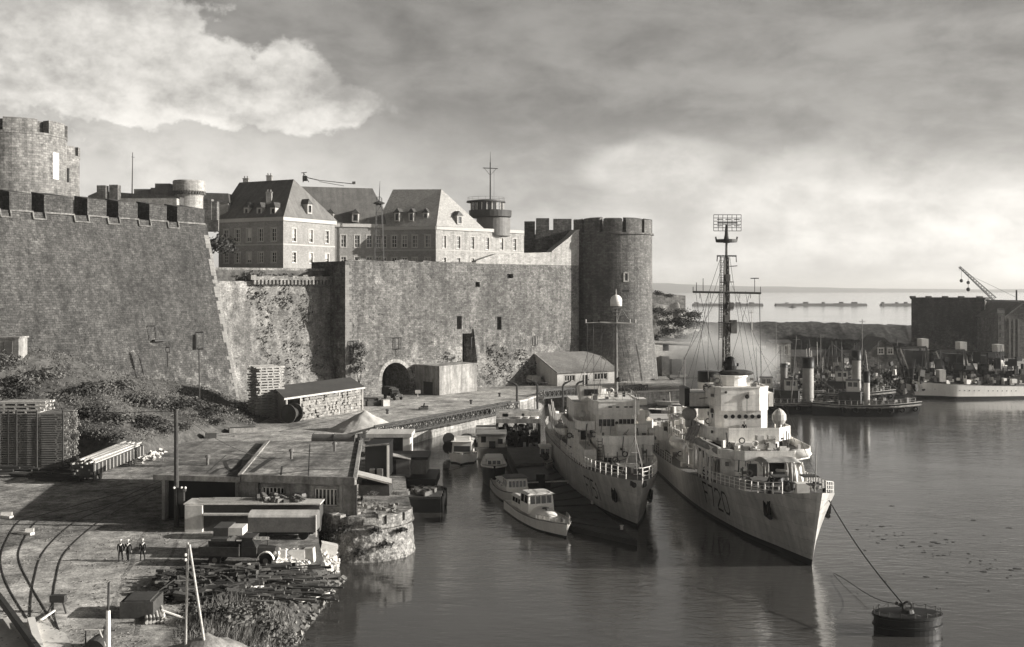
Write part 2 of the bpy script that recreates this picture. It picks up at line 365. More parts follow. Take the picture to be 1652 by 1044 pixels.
mx=N.new('ShaderNodeMath'); mx.operation='MULTIPLY_ADD'; mx.inputs[1].default_value=2.2; L.new(a2,mx.inputs[0]); L.new(a1,mx.inputs[2])
bn=N.new('ShaderNodeBump'); bn.inputs['Distance'].default_value=.07; L.new(mx.outputs[0],bn.inputs['Height'])
mr=N.new('ShaderNodeMapRange'); mr.inputs[1].default_value=.35; mr.inputs[2].default_value=.65; mr.inputs[3].default_value=.12; mr.inputs[4].default_value=.95; L.new(a3,mr.inputs[0]); L.new(mr.outputs[0],bn.inputs['Strength'])
L.new(bn.outputs[0],b.inputs['Normal']); M['water']=m
mb=MB(); mb.quad((-14000,-300,0),(14000,-300,0),(14000,30000,0),(-14000,30000,0)); struct(mb.build('water','water'))

# waterfront outline at quay level, from the near shore round the stone pier head to the far right
BC=G(588,838); BCx,BCy=BC.x,BC.y   # centre of the round pier head
def pier(r,a): return Vector((BCx+r*math.cos(R(a)),BCy+r*math.sin(R(a)),3.0))
shore=[Vector((-21,50,3)),Vector((-20.2,66,3)),Vector((-19.8,74,3)),Vector((-19.6,80,3)),Vector((-19.3,86,3)),Vector((-19.0,91,3)),Vector((-18.6,95.5,3)),G(515,878)]
def gz(x): return 3-3*max(0,min(1,(x+19.4)/3.9))
def GS(px,py,lift=0.):   # a pixel put on the near bank, which slopes into the water
    z=3.
    for _ in range(12): c=G(px,py,z); z=.5*z+.5*gz(c.x)
    c=G(px,py,z); c.z+=lift; return c
pier_pts=[pier(4.75,a) for a in range(-150,21,9)]
basin=[G(656,790),G(652,748),G(640,715),G(618,699),G(720,671),G(800,656),G(850,645),G(872,637),G(880,630),G(925,633),G(985,634),G(1060,631),G(1130,627),G(1190,622),G(1265,618),G(1400,613),G(1652,606),Vector((260,300,3))]
water_edge=shore+pier_pts+basin
land=water_edge+[Vector((260,470,3)),Vector((30,470,3)),Vector((-260,330,3)),Vector((-260,50,3))]
mb=MB(); mb.add([(p.x,p.y,3.0) for p in land],[tuple(range(len(land)))]); struct(mb.build('ground','dirt'))
def sheet(name,pts,z,mt):
    mb=MB(); mb.add([(p[0],p[1],z) for p in pts],[tuple(range(len(pts)))]); return struct(mb.build(name,mt))
sheet('quay_paving',[G(300,712),G(345,698),G(430,683),G(470,690),G(600,652),G(700,640),G(860,622),G(1100,610),G(1100,622),G(985,631),G(900,631),G(878,627),G(866,633),G(845,642),G(720,669),G(622,695),G(560,703),G(430,712)],3.008,'paving')
sheet('yard_track',[G(296,900),G(430,868),G(430,855),G(160,855),G(60,870),G(-20,900),G(-40,1000),G(150,1060),G(330,1060),G(300,960)],3.004,'paving')
# rubble foreshore below the yard
def shore_fn(u,v):
    k=u*(len(shore)-1); i=min(int(k),len(shore)-2); p=shore[i].lerp(shore[i+1],k-i)
    k2=min(1,(len(shore)-1)*(1-u)); q=p+Vector((5.2*v*(.25+.75*k2),-.5*v,0)); q.z=3.03-4.*v+.3*noise.noise(q*.9)*min(1,5*v); return q
mb=MB(); mb.grid(shore_fn,60,10); mb.sm=[True]*len(mb.f); struct(mb.build('foreshore','earth'))
# quay walls
def wallstrip(mb,pts,z0,z1,out=0.0,batter=.25):
    for a,b in zip(pts,pts[1:]):
        d=(b-a); nrm=Vector((d.y,-d.x,0)).normalized(); o=nrm*out
        mb.quad((a+o+nrm*batter).xy.to_3d()+Vector((0,0,z0)),(b+o+nrm*batter).xy.to_3d()+Vector((0,0,z0)),(b+o).xy.to_3d()+Vector((0,0,z1)),(a+o).xy.to_3d()+Vector((0,0,z1)))
def coping(mb,pts,w=.7,z0=2.85,z1=3.16,out=.08):
    for a,b in zip(pts,pts[1:]):
        d=(b-a).normalized(); nrm=Vector((d.y,-d.x,0)); q=[a+nrm*out,b+nrm*out,b-nrm*w,a-nrm*w]
        mb.hexa([(p.x,p.y,z0) for p in q]+[(p.x,p.y,z1) for p in q])
t=thing('pier_head','round rubble stone pier head with pale coping in front of the flat roofed workshop','pier',(BCx,BCy,0))
pp=[pier(4.4,a) for a in range(-192,29,9)]; pp=pp+[pp[-1]+Vector((-4.2,1.5,0)),pp[0]+Vector((.2,1.2,0)),pp[0]]; pier_arc=pp[:-3]; PZ=3.95
def pierfn(u,v):
    k=u*(len(pp)-1); i_=min(int(k),len(pp)-2); p=pp[i_].lerp(pp[i_+1],k-i_); d=Vector((p.x-BCx,p.y-BCy,0)).normalized(); z=-1+(PZ+1.05)*v
    st=.5*noise.noise(Vector((p.x*1.3,p.y*1.3,z*1.8)))+.3*noise.noise(Vector((p.x*3.1,p.y*3.1,z*4))); return Vector((p.x,p.y,z))+d*(.45*(1-v)+.24*st)
mb=MB(); mb.grid(pierfn,190,30); mb.build('wall','bastion_rubble',t,fix=False)
mb=MB(); rg=random.Random(77); k=0
mb.add([(p.x,p.y,PZ) for p in pp[:-1]],[tuple(range(len(pp)-1))]); mb.build('top','dirt',t,fix=False); mb=MB()
while k<len(pier_arc)-1:   # irregular coping stones
    n_=rg.choice((1,1,2)); e_=min(k+n_,len(pier_arc)-1); a,b=pier_arc[k],pier_arc[e_]; h=rg.uniform(-.08,.3); 
    q=[]
    for p in (a.lerp(b,.03),a.lerp(b,.97)):
        d=Vector((p.x-BCx,p.y-BCy,0)).normalized(); q.append((p+d*rg.uniform(.05,.35),p-d*rg.uniform(.6,1.1)))
    c_=[q[0][0],q[1][0],q[1][1],q[0][1]]; mb.hexa([(p.x,p.y,PZ-.55) for p in c_]+[(p.x,p.y,PZ+.05+h+rg.uniform(-.05,.05)) for p in c_]); k=e_
mb.build('coping','bastion_rubble',t)
mb=MB()
for a_,z_,r_ in ((-135,1.8,1.2),(-120,2.4,.9),(-128,.6,.8),(-88,.9,.7),(-60,1.5,.6),(-104,2.9,.8),(-40,2.6,.5),(-70,2.9,.6)): p=pier(5.0,a_); leaves(mb,(p.x,p.y,z_),(r_,r_,r_*.8),120,.13,rg)
mb.build('weeds','leaf_dark',t,fix=False)
t=thing('quay_wall','long stained stone quay wall running under the castle rampart','quay wall',tuple(G(720,671,0)))
qp=basin
mb=MB(); wallstrip(mb,qp,-1,3,.02,.2); mb.build('wall','quay_stone',t)
mb=MB(); coping(mb,qp[3:],.9); mb.build('coping','coping',t)

# ------------------------------------------------------------------ wall builder with real openings
def wallface(mb,P,s0,s1,z0,z1,holes=()):
    S=sorted({s0,s1}|{x for h in holes for x in h[:2]}); Z=sorted({z0,z1}|{x for h in holes for x in h[2:4]})
    for a,b in zip(S,S[1:]):
        for c,d in zip(Z,Z[1:]):
            sm,zm=(a+b)/2,(c+d)/2
            if any(h[0]<sm<h[1] and h[2]<zm<h[3] for h in holes): continue
            mb.quad(P(a,c,0),P(b,c,0),P(b,d,0),P(a,d,0))
    for h in holes:
        a,b,c,d,dp=h
        mb.quad(P(a,c,0),P(a,c,dp),P(a,d,dp),P(a,d,0)); mb.quad(P(b,c,0),P(b,c,dp),P(b,d,dp),P(b,d,0))
        mb.quad(P(a,c,0),P(b,c,0),P(b,c,dp),P(a,c,dp)); mb.quad(P(a,d,0),P(b,d,0),P(b,d,dp),P(a,d,dp))
def lineP(p,q):
    p=Vector((p[0],p[1],0)); d=(Vector((q[0],q[1],0))-p); Ln=d.length; d.normalize(); inn=Vector((-d.y,d.x,0))
    return (lambda s,z,dp: p+d*s+inn*dp+Vector((0,0,z))),Ln,d,inn
# ================================================================== LEFT BASTION
P0=Vector((-58.3,213,0)); dB=Vector((-.466,-.885,0)).normalized(); nB=Vector((.885,-.466,0)).normalized(); ZB=37.3; BAT=.244
def TB(s,z): return P0+dB*s+nB*((ZB-z)*BAT)+Vector((0,0,z))
def sB(px):
    k=(px-CX)/FL; return (k*P0.y-P0.x)/(dB.x-k*dB.y)
bt=thing('bastion_wall','dark sloping stone bastion with gun embrasures filling the left side','bastion',(P0.x,P0.y,3))
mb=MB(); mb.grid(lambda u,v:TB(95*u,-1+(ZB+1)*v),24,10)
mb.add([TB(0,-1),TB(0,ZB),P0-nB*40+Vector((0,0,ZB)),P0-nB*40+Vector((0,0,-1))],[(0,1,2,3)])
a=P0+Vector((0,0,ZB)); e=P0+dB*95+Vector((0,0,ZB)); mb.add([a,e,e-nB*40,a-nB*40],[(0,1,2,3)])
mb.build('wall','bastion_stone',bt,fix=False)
mb=MB(); z=3.
while z<35.2:
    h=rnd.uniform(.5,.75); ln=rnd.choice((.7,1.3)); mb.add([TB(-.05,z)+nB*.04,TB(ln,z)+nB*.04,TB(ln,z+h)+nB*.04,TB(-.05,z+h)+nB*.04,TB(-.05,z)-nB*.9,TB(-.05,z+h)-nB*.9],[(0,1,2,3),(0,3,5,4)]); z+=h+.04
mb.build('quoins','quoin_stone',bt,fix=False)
mer=[(-75,-42),(-25,-2),(15,51),(71,118),(141,172),(191,222),(241,269),(286,330)]
for a_,b_ in mer:
    s0,s1=sB(b_),sB(a_); s0=max(s0,0)
    mb=MB(); q=[P0+dB*s0,P0+dB*s1,P0+dB*(s1-.9)-nB*4.2,P0+dB*(s0+.9)-nB*4.2]
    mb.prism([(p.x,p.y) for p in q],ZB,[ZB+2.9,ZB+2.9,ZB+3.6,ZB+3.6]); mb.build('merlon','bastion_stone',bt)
mb=MB(); prev=None
for a_,b_ in mer:
    s0,s1=sB(b_),sB(a_); s0=max(s0,0)
    o=nB*.12
    mb.beam(TB(s1,ZB)+o,TB(s0,ZB)+o,.4,.24)
    if prev is not None:
        mb.beam(TB(prev,ZB-1.1)+o,TB(s1,ZB-1.1)+o,.4,.24)
        for s in (prev,s1): mb.beam(TB(s,ZB-1.2)+o,TB(s,ZB+.1)+o,.24,.4)
    prev=s0
mb.build('string_course','keep_stone',bt)

# ================================================================== CURTAIN WALL
W0=Vector((-32.5,226,0)); uC=Vector((.75,.661,0)).normalized(); nC=Vector((uC.y,-uC.x,0)); ZC=30.6
def sC(px):
    k=(px-CX)/FL; return (k*W0.y-W0.x)/(uC.x-k*uC.y)
def PC(s,z,dp): return W0+uC*s-nC*dp+nC*(max(0,(9-z))*.10)+Vector((0,0,z))
def zC(px,py): s=sC(px); return zat(py,(W0+uC*s).y)
ct=thing('curtain_wall','tall weathered castle curtain wall with tunnel arch and slit windows joining the round tower','rampart',(W0.x,W0.y,3))
s0=sC(557); s1=sC(934); g0,g1=sC(615),sC(660); ztop=zC(637,585); zspr=ztop-(g1-g0)/2
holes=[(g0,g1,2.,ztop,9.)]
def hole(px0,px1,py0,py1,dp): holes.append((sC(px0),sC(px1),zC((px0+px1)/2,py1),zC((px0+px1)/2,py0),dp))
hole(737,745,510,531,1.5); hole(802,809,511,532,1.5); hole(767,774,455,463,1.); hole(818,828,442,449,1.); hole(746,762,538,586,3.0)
mb=MB(); mb.smooth=False; wallface(mb,PC,s0,s1,2.,ZC,holes)
n=12; cx=(g0+g1)/2; rr=(g1-g0)/2
for i in range(n):   # spandrels turn the rectangular opening into an arch, with its vault
    a0,a1=PI-PI*i/n,PI-PI*(i+1)/n; p=(cx+rr*math.cos(a0),zspr+rr*math.sin(a0)); q=(cx+rr*math.cos(a1),zspr+rr*math.sin(a1))
    mb.quad(PC(p[0],p[1],0.),PC(q[0],q[1],0.),PC(q[0],ztop,0.),PC(p[0],ztop,0.)); mb.quad(PC(p[0],p[1],0.),PC(q[0],q[1],0.),PC(q[0],q[1],9),PC(p[0],p[1],9))
c0=W0+uC*s0; c1=W0+uC*s1
mb.add([PC(s0,2,0),PC(s0,9,0),PC(s0,ZC,0),PC(s0,ZC,13),PC(s0,2,13)],[(0,1,2,3,4)]); mb.add([PC(s0,ZC,0),PC(s1,ZC,0),PC(s1,ZC,13),PC(s0,ZC,13)],[(0,1,2,3)])
mb.build('wall','curtain_stone',ct,fix=False)
mb=MB(); z=3.   # pale dressed corner
while z<ZC-1:
    h=rnd.uniform(.45,.7); ln=rnd.choice((.9,1.5)); mb.add([PC(s0-.03,z,-.04),PC(s0+ln,z,-.04),PC(s0+ln,z+h,-.04),PC(s0-.03,z+h,-.04)],[(0,1,2,3)]); z+=h+.04
mb.build('quoins','quoin_stone',ct,fix=False)
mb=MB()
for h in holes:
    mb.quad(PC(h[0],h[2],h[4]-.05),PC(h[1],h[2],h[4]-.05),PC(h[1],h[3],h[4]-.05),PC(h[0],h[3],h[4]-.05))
mb.build('recess','black_paint',ct,fix=False)  # black sheets painted in for the shade deep inside the openings
mb=MB()   # voussoirs of the tunnel mouth
for i in range(15):
    a0,a1=PI*i/15+.01,PI*(i+1)/15-.01; q=[(rr,a0),(rr+.75,a0),(rr+.75,a1),(rr,a1)]
    mb.add([PC(cx+r_*math.cos(t_),zspr+r_*math.sin(t_),d_) for d_ in (-.05,.4) for r_,t_ in q],[(0,1,2,3),(7,6,5,4),(0,1,5,4),(1,2,6,5),(2,3,7,6),(3,0,4,7)])
mb.build('arch_ring','pale_stone',ct)
top=[(768,428),(768,421),(785,415),(800,410),(850,408),(890,407),(905,395),(918,385),(928,374),(934,372)]
mb=MB(); pts=[(sC(a),max(ZC,zC(a,b))) for a,b in top]
mb.add([PC(s,ZC,-.002) for s,_ in pts]+[PC(s,z_,-.002) for s,z_ in pts]+[PC(s,ZC,1.6) for s,_ in pts]+[PC(s,z_,1.6) for s,z_ in pts],
  [(i,i+1,len(pts)+i+1,len(pts)+i) for i in range(len(pts)-1)]+[(2*len(pts)+i,2*len(pts)+i+1,3*len(pts)+i+1,3*len(pts)+i) for i in range(len(pts)-1)]+[(len(pts)+i,len(pts)+i+1,3*len(pts)+i+1,3*len(pts)+i) for i in range(len(pts)-1)])
mb.build('parapet','pale_stone',ct,fix=False)
mb=MB()
for a,b in zip(top[5:],top[6:]): mb.beam(PC(sC(a[0]),zC(*a)+.1,.8),PC(sC(b[0]),zC(*b)+.1,.8),1.9,.35)
mb.build('stair_coping','pale_stone',ct)
mb=MB(); s=s0+.2
while s<sC(766):
    l=rnd.uniform(.7,2.2); h=rnd.uniform(.08,.3)+max(0,.7*noise.noise(Vector((s*.3,0,0)))); a=PC(s,ZC,-.1);b_=PC(min(s+l,sC(768)),ZC,-.1); c_=PC(min(s+l,sC(768)),ZC,.9); d_=PC(s,ZC,.9)
    mb.hexa([a,b_,c_,d_]+[p+Vector((0,0,h)) for p in (a,b_,c_,d_)]); s+=l+.03
mb.build('coping','curtain_stone',ct)
# ------------------------------------------------------------------ broken wall between bastion and curtain
Wb=W0+uC*s0-nC*5.5; ZR=28.2
def PR(s,z,dp):
    q=Wb-uC*s-nC*dp+Vector((0,0,z)); k=noise.noise(Vector((s*.22,z*.2,3)))+.5*noise.noise(Vector((s*.6,z*.5,9))); return q+nC*(.7*k+max(0,13-z)*.30)
rt=thing('ruined_wall','broken overgrown wall with a row of stone corbels between the bastion and the dark corner','wall',(Wb.x-6,Wb.y-6,3))
mb=MB(); mb.grid(lambda u,v:PR(-.3+30*u,1.5+(ZR-3.2)*v,0),60,48); mb.sm=[True]*len(mb.f); mb.build('wall','rough_stone',rt,fix=False)
mb=MB()
for i in range(22):
    s=.5+i*.82; a=Wb-uC*s; mb.cb(a+nC*.55+Vector((0,0,ZR-1.9)),(.42,1.0,.9),math.atan2(uC.y,uC.x))
mb.build('corbels','rough_stone',rt)
mb=MB(); a=Wb+nC*1.05;
for i in range(16):
    s=.2+i*1.15; h=.7+.5*noise.noise(Vector((i*.7,1,1))); mb.cb(a-uC*(s+.57)-nC*.9+Vector((0,0,ZR-1.4+h/2)),(1.16,1.8,h+.1),math.atan2(uC.y,uC.x))
mb.build('parapet','rough_stone',rt)
mb=MB(); q=[Wb-nC*-.2,Wb-uC*32,Wb-uC*32-nC*30,Wb-nC*30]; q[0]=Wb+uC*1.5-nC*1.2; q[1]=Wb-uC*32-nC*1.2; mb.prism([(p.x,p.y) for p in q],20,ZR+.5); struct(mb.build('terrace_ground','earth'))
mb=MB(); q=[W0+uC*(s0+1)-nC*7.5,c1-nC*7.5,c1-nC*3+Vector((20,90,0)),Vector((-150,360,0)),Vector((-150,300,0)),Wb-uC*32-nC*8]; mb.prism([(p.x,p.y) for p in q],22,29.2); struct(mb.build('courtyard_ground','dirt'))

# ================================================================== ROUND TOWER
TX,TY=xat(989,276),276.
tw=thing('round_tower','big round castle tower with crenellated top and flared foot rising by the quay','tower',(TX,TY,3))
zc=zat(379,276); zm=zat(356,276)
mb=MB(); mb.smooth=False; mb.lathe([(11.3,0.),(11.0,3.),(10.7,7),(10.2,12),(9.75,15.2),(9.65,20),(9.62,zc-.3),(9.62,zc)],64,(TX,TY,0),cap=False)
mb.lathe([(0.05,zc-.02),(9.6,zc-.02)],48,(TX,TY,0),cap=False); mb.build('wall','tower_stone',tw,uvcyl=(0,0,9.6),fix=False)
mb=MB(); mb.lathe([(9.6,zc-.25),(10.05,zc-.2),(10.05,zc+.2),(9.6,zc+.25)],64,(TX,TY,0),cap=False); mb.build('string_course','tower_stone',tw,uvcyl=(0,0,9.6),fix=False)
for i in range(11):
    mb=MB(); a0=R(-90-5.5+i*360/11-13.6); a1=a0+R(27.2); n=8; vs=[]
    hh=zm-zc+rnd.uniform(-.15,.15)
    for j in range(n+1):
        t_=lerp(a0,a1,j/n)
        for r_,z_ in ((9.62,zc),(9.62,zc+hh),(7.4,zc+hh+.35),(7.4,zc)): vs.append((TX+r_*math.cos(t_),TY+r_*math.sin(t_),z_))
    mb.add(vs,[(0,1,2,3),(4*n+3,4*n+2,4*n+1,4*n)]+[(4*j+k,4*j+4+k,4*j+4+(k+1)%4,4*j+(k+1)%4) for j in range(n) for k in range(4)])
    mb.build('merlon','tower_stone',tw,uvcyl=(0,0,9.6))
def tow(px,py,w,h,name='window',trim=True):   # window set in the tower's skin
    t_=math.asin(max(-1,min(1,(xat(px,276-9)-TX)/9.65))); c=math.cos; 
    o=Vector((TX+9.62*math.sin(t_),TY-9.62*c(t_),zat(py,276-9.6*c(t_)))); at=Matrix.Translation(o)@Matrix.Rotation(t_,4,'Z')
    mb=MB()
    if trim:
        mb.bx(-w/2-.35,-w/2,-.12,.3,-h/2-.3,h/2+.3); mb.bx(w/2,w/2+.35,-.12,.3,-h/2-.3,h/2+.3); mb.bx(-w/2,w/2,-.12,.3,h/2,h/2+.35); mb.bx(-w/2,w/2,-.12,.3,-h/2-.3,-h/2)
        f=mb.build(name,'pale_stone',tw,at=at)
        mb=MB(); mb.bx(-w/2,w/2,-.04,.2,-h/2,h/2); p=mb.build('pane','black_paint',f,at=at)
    else:
        mb.bx(-w/2,w/2,-.05,.2,-h/2,h/2); mb.build(name,'black_paint',tw,at=at)
tow(1010,447,.7,1.7); tow(1010,469,1.4,.55,'gun_slot',False); tow(961,518,2.2,.6,'gun_slot',False); tow(1036,517,1.2,.6,'gun_slot',False)
t=thing('gate_house','dark crenellated block behind the stair beside the round tower','rampart',(xat(885,286),286,29))
x0,x1=xat(846,286),xat(932,286); mb=MB(); mb.bx(x0,x1,286,296,28,zat(378,286)); mb.bx(xat(864,285),x1,285,286,28,zat(371,285)); mb.build('wall','tower_stone',t)
for a_,b_,y_ in ((865,886,352),(893,922,353),(926,934,354)):
    mb=MB(); mb.bx(xat(a_,285.5),xat(b_,285.5),285.4,288,zat(371,285.4)-.01,zat(y_,285.4)); mb.build('merlon','tower_stone',t)
mb=MB(); mb.bx(xat(846,286.5),xat(863,286.5),286.2,289,zat(378,286),zat(357,286)); mb.build('merlon','tower_stone',t)

# ================================================================== CASTLE BUILDINGS
def win_proto(w,h,root,nv=1,nh=1,fmat='white_paint'):
    return (w,h,nv,nh,fmat)
_wm={}
def blind(f,w,h,dp,at):   # some windows have a blind or curtain part way down
    k=rnd.random()
    if k<.5: return
    mb=MB(); d=rnd.uniform(.25,.8)*h
    if k<.8: mb.quad((-w/2+.1,dp-.012,h-d),(w/2-.1,dp-.012,h-d),(w/2-.1,dp-.012,h-.1),(-w/2+.1,dp-.012,h-.1))
    else:
        e=rnd.choice((-1,1)); mb.quad((e*.08,dp-.012,.1),(e*(w/2-.1),dp-.012,.1),(e*(w/2-.1),dp-.012,h-.1),(e*.08,dp-.012,h-.1))
    mb.build('blind',rnd.choice(('canvas','old_white','wood_mid')),f,at=at)
def window(parent,P,d,inn,s,z0,z1,w,nh=2,nv=1,fmat='white_paint',dp=.32,trim='facade_trim'):
    h=z1-z0; key=(round(w,2),round(h,2),nh,nv,fmat,trim)
    at=Matrix.Translation(P(s,z0,0))@Matrix(((d.x,inn.x,0,0),(d.y,inn.y,0,0),(0,0,1,0),(0,0,0,1)))
    if key in _wm:
        fr,pa=_wm[key]; f=inst(fr,parent,at); inst(pa,f,at); blind(f,w,h,dp,at); return f
    mb=MB(); t=.09
    mb.bx(-w/2,-w/2+t,dp-.1,dp,0,h); mb.bx(w/2-t,w/2,dp-.1,dp,0,h); mb.bx(-w/2+t,w/2-t,dp-.1,dp,0,t); mb.bx(-w/2+t,w/2-t,dp-.1,dp,h-t,h)
    for i in range(1,nv+1): x=-w/2+w*i/(nv+1); mb.bx(x-.05,x+.05,dp-.09,dp-.005,t,h-t)
    for i in range(1,nh+1): z=h*i/(nh+1); mb.bx(-w/2+t,w/2-t,dp-.08,dp-.01,z-.035,z+.035)
    mb.cm=1; q=.28
    mb.bx(-w/2-q,-w/2,-.05,.1,-.0,h); mb.bx(w/2,w/2+q,-.05,.1,0,h); mb.bx(-w/2-q,w/2+q,-.06,.1,h,h+q); mb.bx(-w/2-q,w/2+q,-.12,.1,-.22,0)
    f=mb.build('window',[fmat,trim],parent,at=at)
    mb=MB(); mb.quad((-w/2,dp,0),(w/2,dp,0),(w/2,dp,h),(-w/2,dp,h)); p=mb.build('pane','glass_dark',f,at=at)
    _wm[key]=(f,p); blind(f,w,h,dp,at); return f
def facade(parent,p,q,z0,z1,rows,mt='facade_brick',band=None,w=1.35):
    """rows: list of (za,zb,[s fractions])"""
    P,Ln,d,inn=lineP(p,q); holes=[]
    for za,zb,fr in rows:
        for f in fr: holes.append((f*Ln-w/2,f*Ln+w/2,za,zb,.34))
    mb=MB(); wallface(mb,P,0,Ln,z0,z1,holes)
    mb.build('wall',mt,parent,fix=False)
    if band:
        mb=MB()
        for zb_,h_,o_ in band: mb.hexa([P(-o_,zb_,-o_),P(Ln+o_,zb_,-o_),P(Ln+o_,zb_,.15),P(-o_,zb_,.15),P(-o_,zb_+h_,-o_),P(Ln+o_,zb_+h_,-o_),P(Ln+o_,zb_+h_,.15),P(-o_,zb_+h_,.15)])
        mb.build('cornice','facade_trim',parent)
    for za,zb,fr in rows:
        for f in fr: window(parent,P,d,inn,f*Ln,za,zb,w)
    return P,Ln,d,inn
def hip(parent,c,r0,r1,ze,mt,name='roof'):   # c: 4 eave corners ccw (edges 0-1 and 2-3 are the hip ends, r0 over 0-1, r1 over 2-3)
    c=[Vector((p[0],p[1],ze)) for p in c]; r0=Vector(r0); r1=Vector(r1)
    mb=MB(); mb.add([c[0],c[1],c[2],c[3],r0,r1],[(0,1,4),(1,2,5,4),(2,3,5),(3,0,4,5),(3,2,1,0)]); return mb.build(name,mt,parent)
def dormer(parent,px,py,Y,ang,w=1.7,h=2.3,dp=4,mt='slate'):
    o=A(px,py,Y); at=Matrix.Translation(o)@Matrix.Rotation(ang,4,'Z')
    mb=MB(); mb.bx(-w/2,-w/2+.3,0,dp,0,h); mb.bx(w/2-.3,w/2,0,dp,0,h); mb.bx(-w/2+.3,w/2-.3,0,dp,h-.3,h); mb.bx(-w/2+.3,w/2-.3,0,dp,0,.3)
    d=mb.build('dormer','facade_trim',parent,at=at)
    mb=MB(); e=.25; a=h+.012; t=h+1.3
    mb.add([(-w/2-e,-e,a),(w/2+e,-e,a),(w/2+e,dp+1,a),(-w/2-e,dp+1,a),(0,-e+.5,t),(0,dp+1,t)],[(0,1,4),(1,2,5,4),(2,3,5),(3,0,4,5),(0,3,2,1)]); mb.build('dormer_roof',mt,d,at=at)
    mb=MB(); mb.bx(-.05,.05,.16,.24,.3,h-.3); mb.bx(-w/2+.3,w/2-.3,.25,.3,.3,h-.3); mb.build('pane','glass_dark',d,at=at)
zE=41.8
a0=Vector((-53.3,260,0)); a1=Vector((-44,277,0)); a3=Vector((-70.9,269.6,0)); a2=a1+(a3-a0)
t=thing('headquarters_building','brick headquarters block with steep dark hipped roof, left on the rampart','building',(-57,268,29))
BND=[(zE-.9,.9,.35),(35.3,.25,.06)]
facade(t,a3,a0,29,zE-.9,[(36.2,39.2,[.12,.3,.48,.66,.86]),(31.2,33.6,[.12,.3,.48,.66,.86])],band=BND)
facade(t,a0,a1,29,zE-.9,[(36.2,39.2,[.2,.52,.84]),(31.2,33.6,[.2,.52,.84])],band=BND)
mb=MB(); mb.quad((a1.x,a1.y,29),(a2.x,a2.y,29),(a2.x,a2.y,zE),(a1.x,a1.y,zE)); mb.quad((a2.x,a2.y,29),(a3.x,a3.y,29),(a3.x,a3.y,zE),(a2.x,a2.y,zE)); mb.build('wall','facade_brick',t)
def ov(pts,k=.5):
    c=sum(pts,Vector())/len(pts); return [p+(p-c).normalized()*k*1.4 for p in pts]
hip(t,ov([a0,a1,a2,a3]),(-53,270.9,51.6),(-68.2,279.1,51.6),zE+.02,'slate_dark')
vA=math.atan2(a1.y-a0.y,a1.x-a0.x); dormer(t,500,345,268.2,vA)
vL=math.atan2(a0.y-a3.y,a0.x-a3.x)
for px,py in ((397,350),(418,350),(440,350)): dormer(t,px,py,261.4+(440-px)*.107+.5,vL,1.5,2.2)
for x_,y_,z_ in ((-60,276,51.4),(-66.5,279,51),(-58,266.5,46.5)): mb=MB(); mb.cb((x_,y_,z_),(1.3,1.1,2.8)); mb.cb((x_,y_,z_+1.5),(1.5,1.3,.25)); [mb.bar((x_+k,y_,z_+1.6),(x_+k,y_,z_+2.2),.16,n=8) for k in (-.35,.35)]; mb.build('chimney','facade_brick',t)
c0=Vector((xat(512,297),297,0)); c1_=Vector((xat(622,303),303,0))
t=thing('middle_wing','long shaded wing with slate roof joining the two sunlit gable fronts','building',(-43,304,29))
facade(t,c0,c1_,29,zE-.2,[(36.2,39.4,[.38,.58,.76,.9]),(31.2,33.6,[.38,.58,.76,.9])],band=[(zE-.2,.9,.35)])
hip(t,ov([c0+Vector((-14,20,0)),c0+Vector((-14,0,0)),c1_,c1_+Vector((0,20,0))]),(xat(480,307),307,53.2),(xat(601,311),311,53.0),zE+.72,'slate_dark')
for px in (533,573): dormer(t,px,358,300.5,.06)
b0=Vector((-20.4,299,0)); bl=b0+16.5*Vector((-.97,.24,0)); bm=b0+16.5*Vector((.722,.692,0)); b1=b0+34*Vector((.722,.692,0))
t=thing('signal_wing','brick wing with a bright sunlit hip and rows of tall windows below the signal station','building',(-12,310,29))
facade(t,bl,b0,29,zE-.9,[(36.2,39.4,[.1,.28,.46,.64,.86]),(31,33.4,[.1,.28,.46,.64,.86])],band=BND)
facade(t,b0,b1,29,zE-.9,[(36.0,39.3,[.085,.235,.385,.55,.71,.86]),(31,33.4,[.085,.235,.385])],band=BND,mt='pale_stone')
bk=bm+(bl-b0)
mb=MB(); q=[b0,b1,b1+Vector((-9,9,0)),bk,bl]; mb.add([(p.x,p.y,zE-.02) for p in q],[tuple(range(5))]); mb.build('flat_roof','concrete',t)
hip(t,ov([b0,bm,bk,bl]),(xat(712,307),307,52.4),(xat(634,310),310,52.6),zE+.02,'slate_sheen')
dormer(t,742,362,304.5,math.atan2(.692,.722),1.8,2.4)
for px in (640,663,686): dormer(t,px,357,301.0,-.24,1.4,2.3)
t=thing('roof_scaffold','thin lattice scaffold tower with a spike standing in front of the shaded wing','scaffold',tuple(A(611,415,296)))
mb=MB(); o=A(611,420,296); zt=zat(318,296)
for dx,dy in ((-1.2,0),(1.2,0),(-1.2,2),(1.2,2)): mb.bar(o+Vector((dx,dy,0)),Vector((o.x+dx*.5,o.y+dy,zt)),.08,n=4)
for i in range(9):
    z_=lerp(o.z,zt,i/8); k=lerp(1,.5,i/8); mb.bar((o.x-1.2*k,o.y,z_),(o.x+1.2*k,o.y,z_),.06,n=4); z2=lerp(o.z,zt,min(1,(i+1)/8)); mb.bar((o.x-1.2*k*(-1)**i,o.y,z_),(o.x+1.2*k*(-1)**i,o.y,z2),.05,n=4)
mb.build('frame','dark_steel',t); mb=MB(); mb.bar((o.x,o.y+1,zt-1),A(613,292,297),.16,.03); mb.build('spike','dark_steel',t)
mb=MB(); mb.lathe([(.6,0),(1.5,.3),(1.5,.6),(.3,1.0)],8,(o.x,o.y+1,zt-2)); mb.build('platform','dark_steel',t)
t=thing('roof_crane','small crane with a low jib working on the ridge behind the headquarters roof','crane',tuple(A(495,300,312)))
